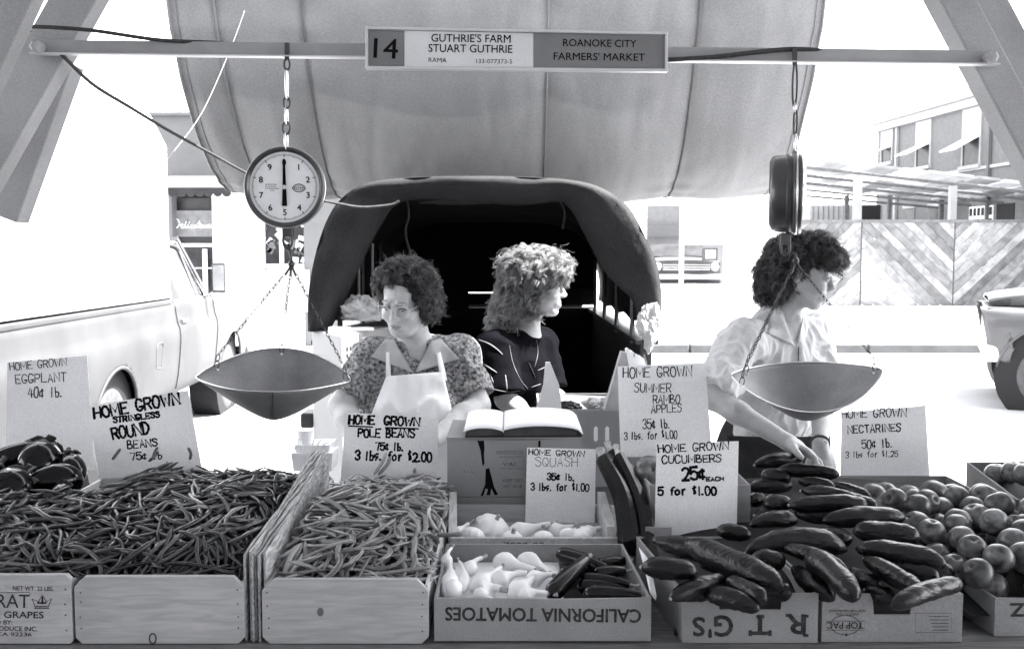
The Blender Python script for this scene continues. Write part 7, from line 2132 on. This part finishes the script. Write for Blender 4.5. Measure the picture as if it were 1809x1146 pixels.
# ---------------------------------------- 2: young woman in the dark shirt
hc2 = P(949, 505, 3.72); R2 = HR(84, 4, 0)
Rt2 = Matrix.Rotation(math.radians(62), 3, 'Z') @ Matrix.Rotation(math.radians(14), 3, 'X')
J2 = dict(neck=P(925, 588, 3.75), headbase=P(938, 550, 3.74), shl=P(872, 618, 3.62), shr=P(955, 606, 3.92), chest=P(905, 668, 3.76), waist=P(890, 760, 3.80), hip=Vector((P(885, 850, 3.8).x, 3.82, .88)),
          ell=P(893, 704, 3.55), wrl=P(948, 755, 3.48), elr=P(968, 690, 3.85), wrr=P(1010, 735, 3.66))
J2.update(knl=(J2['hip'].x + .03, 3.72, .47), knr=(J2['hip'].x - .02, 3.92, .47), ftl=(J2['hip'].x, 3.72, .08), ftr=(J2['hip'].x - .08, 3.92, .08))
g2 = dict(torso=.98, neck=.92, waist=1.0, hip=.98, arm=.95, fore=.95, Rt=Rt2)
S = SDF((-.45, 3.25, -.01), (.50, 4.2, 1.72), .0045)
body_base(S, J2, g2); head(S, hc2, R2, jaw=.97)
hand(S, J2['wrl'], (.9, -.1, -.4), (-.2, -.4, .9), (0, .9, .3), curl=.6, sz=.95)
hand(S, J2['wrr'], (.7, -.5, -.3), (.1, .1, .9), (0, -.9, .1), curl=.7, sz=.95)
V, F = S.mesh(); idx = headmat(V, F, hc2, R2)
p2 = np_mesh('person', V, F, [M['skin'], M['lip'], M['brow']], None, idx, label='person with long light curls in dark dashed shirt, in profile in the middle', cat='person')
eyes(p2, hc2, R2, down=.25)
hair(p2, hc2, R2, [((0, .030, .045), (.102, .115, .095)), ((0, -.03, .085), (.085, .080, .055)), ((0, .09, -.06), (.085, .065, .10)), ((-.05, .05, -.05), (.045, .07, .08)), ((.05, .05, -.05), (.045, .07, .08)), ((0, .125, -.15), (.07, .045, .075)), ((0, -.085, .070), (.06, .035, .035))],
     [((0, -.115, -.045), (.10, .066, .088)), ((-.06, -.10, -.05), (.06, .06, .09)), ((.06, -.10, -.05), (.06, .06, .09)), ((0, .0, -.16), (.07, .07, .07))], 800, M['hairbase_m'], M['hair_m'], 5, curl_r=(.006, .013), extra_down=.4, facecut=lambda l: l[1] < -.05 and l[2] < .035)
S = SDF((-.45, 3.3, .75), (.50, 4.2, 1.48), .005)
k_ = .016
S.cap(J2['shl'], J2['shr'], .052 + k_, .052 + k_, .05)
S.cap(Vector(J2['neck']) + Vector((0, 0, -.005)), J2['chest'], .060, .10, .05)
S.ell(J2['chest'], (.158, .115, .17), Rt2, .06); S.ell(J2['waist'], (.145, .125, .17), Rt2, .07)
for a, b in (('shl', 'ell'), ('shr', 'elr')):
    A, B = Vector(J2[a]), Vector(J2[b]); S.cap(A, A.lerp(B, .95), .066, .076, .03, ends=True)
V, F = S.mesh(); V = folds(V, F, .006, 9, 8, (1, 1, 1.4))
np_mesh('shirt', V, F, [M['dshirt']], p2); bv2 = bvh_of(V, F)
S = SDF((-.45, 3.3, .02), (.40, 4.2, 1.0), .01)
S.ell(J2['hip'], (.18, .14, .15), Rt2, .05)
for sfx in 'lr': S.cap(Vector(J2['hip']) + Rt2 @ Vector((-.085 if sfx == 'l' else .085, 0, -.05)), Vector(J2['kn' + sfx]), .10, .075, .05); S.cap(J2['kn' + sfx], J2['ft' + sfx], .075, .06, .04, ends=True)
V, F = S.mesh(); np_mesh('trousers', V, F, [M['pants']], p2); shoes(p2, J2, Rt2)
for pts, w in (([(876, 569), (888, 577), (897, 588)], 5), ([(846, 600), (862, 606), (876, 615), (888, 626)], 4.5), ([(836, 598), (850, 586)], 3), ([(845, 636), (860, 646), (878, 658)], 4.5), ([(834, 624), (848, 620)], 3),
               ([(900, 610), (906, 640), (918, 668), (932, 686)], 3.5), ([(948, 600), (950, 625), (944, 650)], 3), ([(853, 680), (875, 688), (900, 692), (918, 690)], 3), ([(893, 662), (896, 690)], 3), ([(934, 640), (946, 668)], 3), ([(950, 654), (968, 646)], 3), ([(938, 684), (955, 678)], 3), ([(866, 660), (872, 676)], 2.5)):
    sp = smooth_pts([(a, b, 0) for a, b in pts], 5); tp = []
    for q in sp:
        d = ray(q.x, q.y); hit = bv2.ray_cast(Vector((0, 0, CAMZ)), d.normalized())
        if hit[0] is not None: tp.append(hit[0])
    if len(tp) > 2:
        m = MB(); r = w * .5 / FPX * 3.65; m.tube(tp, [r * (.5 + .5 * min(1, 2.5 * min(i, len(tp) - 1 - i) / len(tp))) for i in range(len(tp))], 6, flat=.5); m.build('stripe', M['dash'], p2, smooth=True)

# ---------------------------------------- 3: woman leaning over the cucumbers
hc3 = P(1418, 482, 3.28); R3 = HR(70, 15, 0)
Rt3 = Matrix.Rotation(math.radians(30), 3, 'Z') @ Matrix.Rotation(math.radians(22), 3, 'X')
J3 = dict(neck=P(1378, 566, 3.32), headbase=P(1400, 525, 3.31), shl=P(1307, 606, 3.20), shr=P(1432, 594, 3.48), chest=P(1362, 652, 3.38), waist=P(1362, 745, 3.46), hip=Vector((P(1355, 800, 3.52).x, 3.54, .90)),
          ell=P(1258, 702, 3.02), wrl=P(1392, 781, 2.845), elr=P(1452, 690, 3.27), wrr=P(1449, 786, 3.02))
J3.update(knl=(J3['hip'].x - .08, 3.46, .47), knr=(J3['hip'].x + .12, 3.56, .47), ftl=(J3['hip'].x - .10, 3.56, .08), ftr=(J3['hip'].x + .10, 3.66, .08))
g3 = dict(torso=.98, neck=.92, waist=.98, hip=.95, arm=.88, fore=.86, Rt=Rt3)
S = SDF((.40, 2.62, -.01), (1.30, 3.95, 1.76), .0045)
body_base(S, J3, g3); head(S, hc3, R3, jaw=.97)
tip = P(1470, 822, 2.74)
hand(S, J3['wrl'], tip - Vector(J3['wrl']), (-.1, -.25, 1), (.35, -.9, -.1), curl=.55, sz=1.0, spread=1.6)
hand(S, J3['wrr'], (.15, -.45, -.9), (.6, -.6, .3), (-.9, -.2, 0), curl=.4, sz=.95)
V, F = S.mesh(); idx = headmat(V, F, hc3, R3)
p3 = np_mesh('person', V, F, [M['skin'], M['lip'], M['brow']], None, idx, label='person with dark curls in a white shirt with rolled sleeves, leaning to reach the cucumbers', cat='person')
eyes(p3, hc3, R3, down=.5); ub3 = upper(V, F, 1.1)
hair(p3, hc3, R3, [((0, .030, .045), (.090, .104, .086)), ((0, -.036, .084), (.070, .068, .042)), ((0, -.078, .068), (.058, .033, .028)), ((0, .09, -.03), (.085, .055, .085)), ((-.058, .055, -.02), (.034, .055, .070)), ((.058, .055, -.02), (.034, .055, .070)), ((0, .085, -.09), (.05, .035, .045))],
     [((0, -.115, -.040), (.10, .070, .088)), ((-.07, -.085, -.045), (.065, .085, .092)), ((.07, -.085, -.045), (.065, .085, .092)), ((0, -.02, -.15), (.075, .09, .065))], 760, M['hairbase'], M['hair_r'], 9, curl_r=(.006, .012), facecut=lambda l: l[1] < -.020 and l[2] < .040)
S = SDF((.40, 2.7, .75), (1.30, 3.95, 1.50), .005)
k_ = .018
S.cap(J3['shl'], J3['shr'], .052 + k_, .052 + k_, .05)
S.cap(Vector(J3['neck']), J3['chest'], .066, .11, .05)
S.ell(J3['chest'], (.168, .128, .175), Rt3, .06); S.ell(J3['waist'], (.150, .135, .17), Rt3, .07)
A, B = Vector(J3['shl']), Vector(J3['ell']); S.cap(A, A.lerp(B, .90), .070, .064, .03, ends=True)
d = (B - A).normalized(); S.cap(A.lerp(B, .70), A.lerp(B, .93), .068, .072, .010, ends=True)
A, B = Vector(J3['shr']), Vector(J3['elr']); S.cap(A, A.lerp(B, .90), .070, .064, .03, ends=True)
S.cap(P(1400, 530, 3.27), P(1402, 590, 3.20), .045, .034, .012, 's')
V, F = S.mesh(); V = folds(V, F, .010, 10, 15, (1.2, 1.2, .8)); V = folds(V, F, .004, 22, 5, (1.4, 1.4, .6))
np_mesh('shirt', V, F, [M['wshirt']], p3); bv3 = Two(bvh_of(V, F), ub3)
drape(bv3, quadpx((1366, 556), (1380, 552), (1404, 612), (1356, 588), 2.6), 8, 10, (0, 1, 0), .008, 'collar', M['wshirt'], p3)
drape(bv3, quadpx((1420, 556), (1430, 560), (1424, 596), (1408, 606), 2.6), 5, 8, (0, 1, 0), .008, 'collar', M['wshirt'], p3)
m = MB(); 
pp = []
for y_ in np.linspace(612, 735, 16):
    hit = bv3.ray_cast(Vector((0, 0, CAMZ)), ray(1411 - .04 * (y_ - 612), float(y_)).normalized())
    if hit[0] is not None: pp.append(hit[0] + Vector((0, -.002, 0)))
if len(pp) > 2: m.tube(pp, .0016, 5); m.build('placket_edge', M['wall_g'], p3)
S = SDF((.40, 2.9, .02), (1.30, 3.95, 1.06), .01)
S.ell(Vector(J3['hip']) + Vector((0, 0, .02)), (.185, .15, .17), Rt3, .05)
for sfx in 'lr': S.cap(Vector(J3['hip']) + Rt3 @ Vector((-.085 if sfx == 'l' else .085, 0, -.05)), Vector(J3['kn' + sfx]), .105, .078, .05); S.cap(J3['kn' + sfx], J3['ft' + sfx], .078, .06, .04, ends=True)
V, F = S.mesh(); np_mesh('trousers', V, F, [M['pants']], p3); shoes(p3, J3, Rt3)
# dark waist apron seen under the arm
m = MB(); a = Vector(J3['hip']); m.grid(lambda u, v: (a.x - .19 + .36 * u, 3.33 - .03 * sin(pi * u), .55 + .43 * v), 10, 4); m.build('waist_apron', M['pants'], p3, smooth=True, solid=.004)
w_ = Vector(J3['wrr']); e_ = Vector(J3['elr']); d = (w_ - e_).normalized(); s1 = d.cross(Vector((0, 1, 0))).normalized(); s2 = d.cross(s1)
m = MB(); cc_ = w_ - d * .012; m.tube([cc_ + (s1 * cos(q * pi / 8) + s2 * sin(q * pi / 8)) * .0285 for q in range(16)], .0045, 6, closed=True); wt = m.build('wristwatch', M['iron'], p3, smooth=True)
m = MB(); m.lathe([(.011, 0), (.011, .005), (.001, .006)], cc_ + Vector((0, -.026, .004)), Matrix.Rotation(pi / 2, 3, 'X'), 16); m.build('watch_case', M['chrome'], wt)
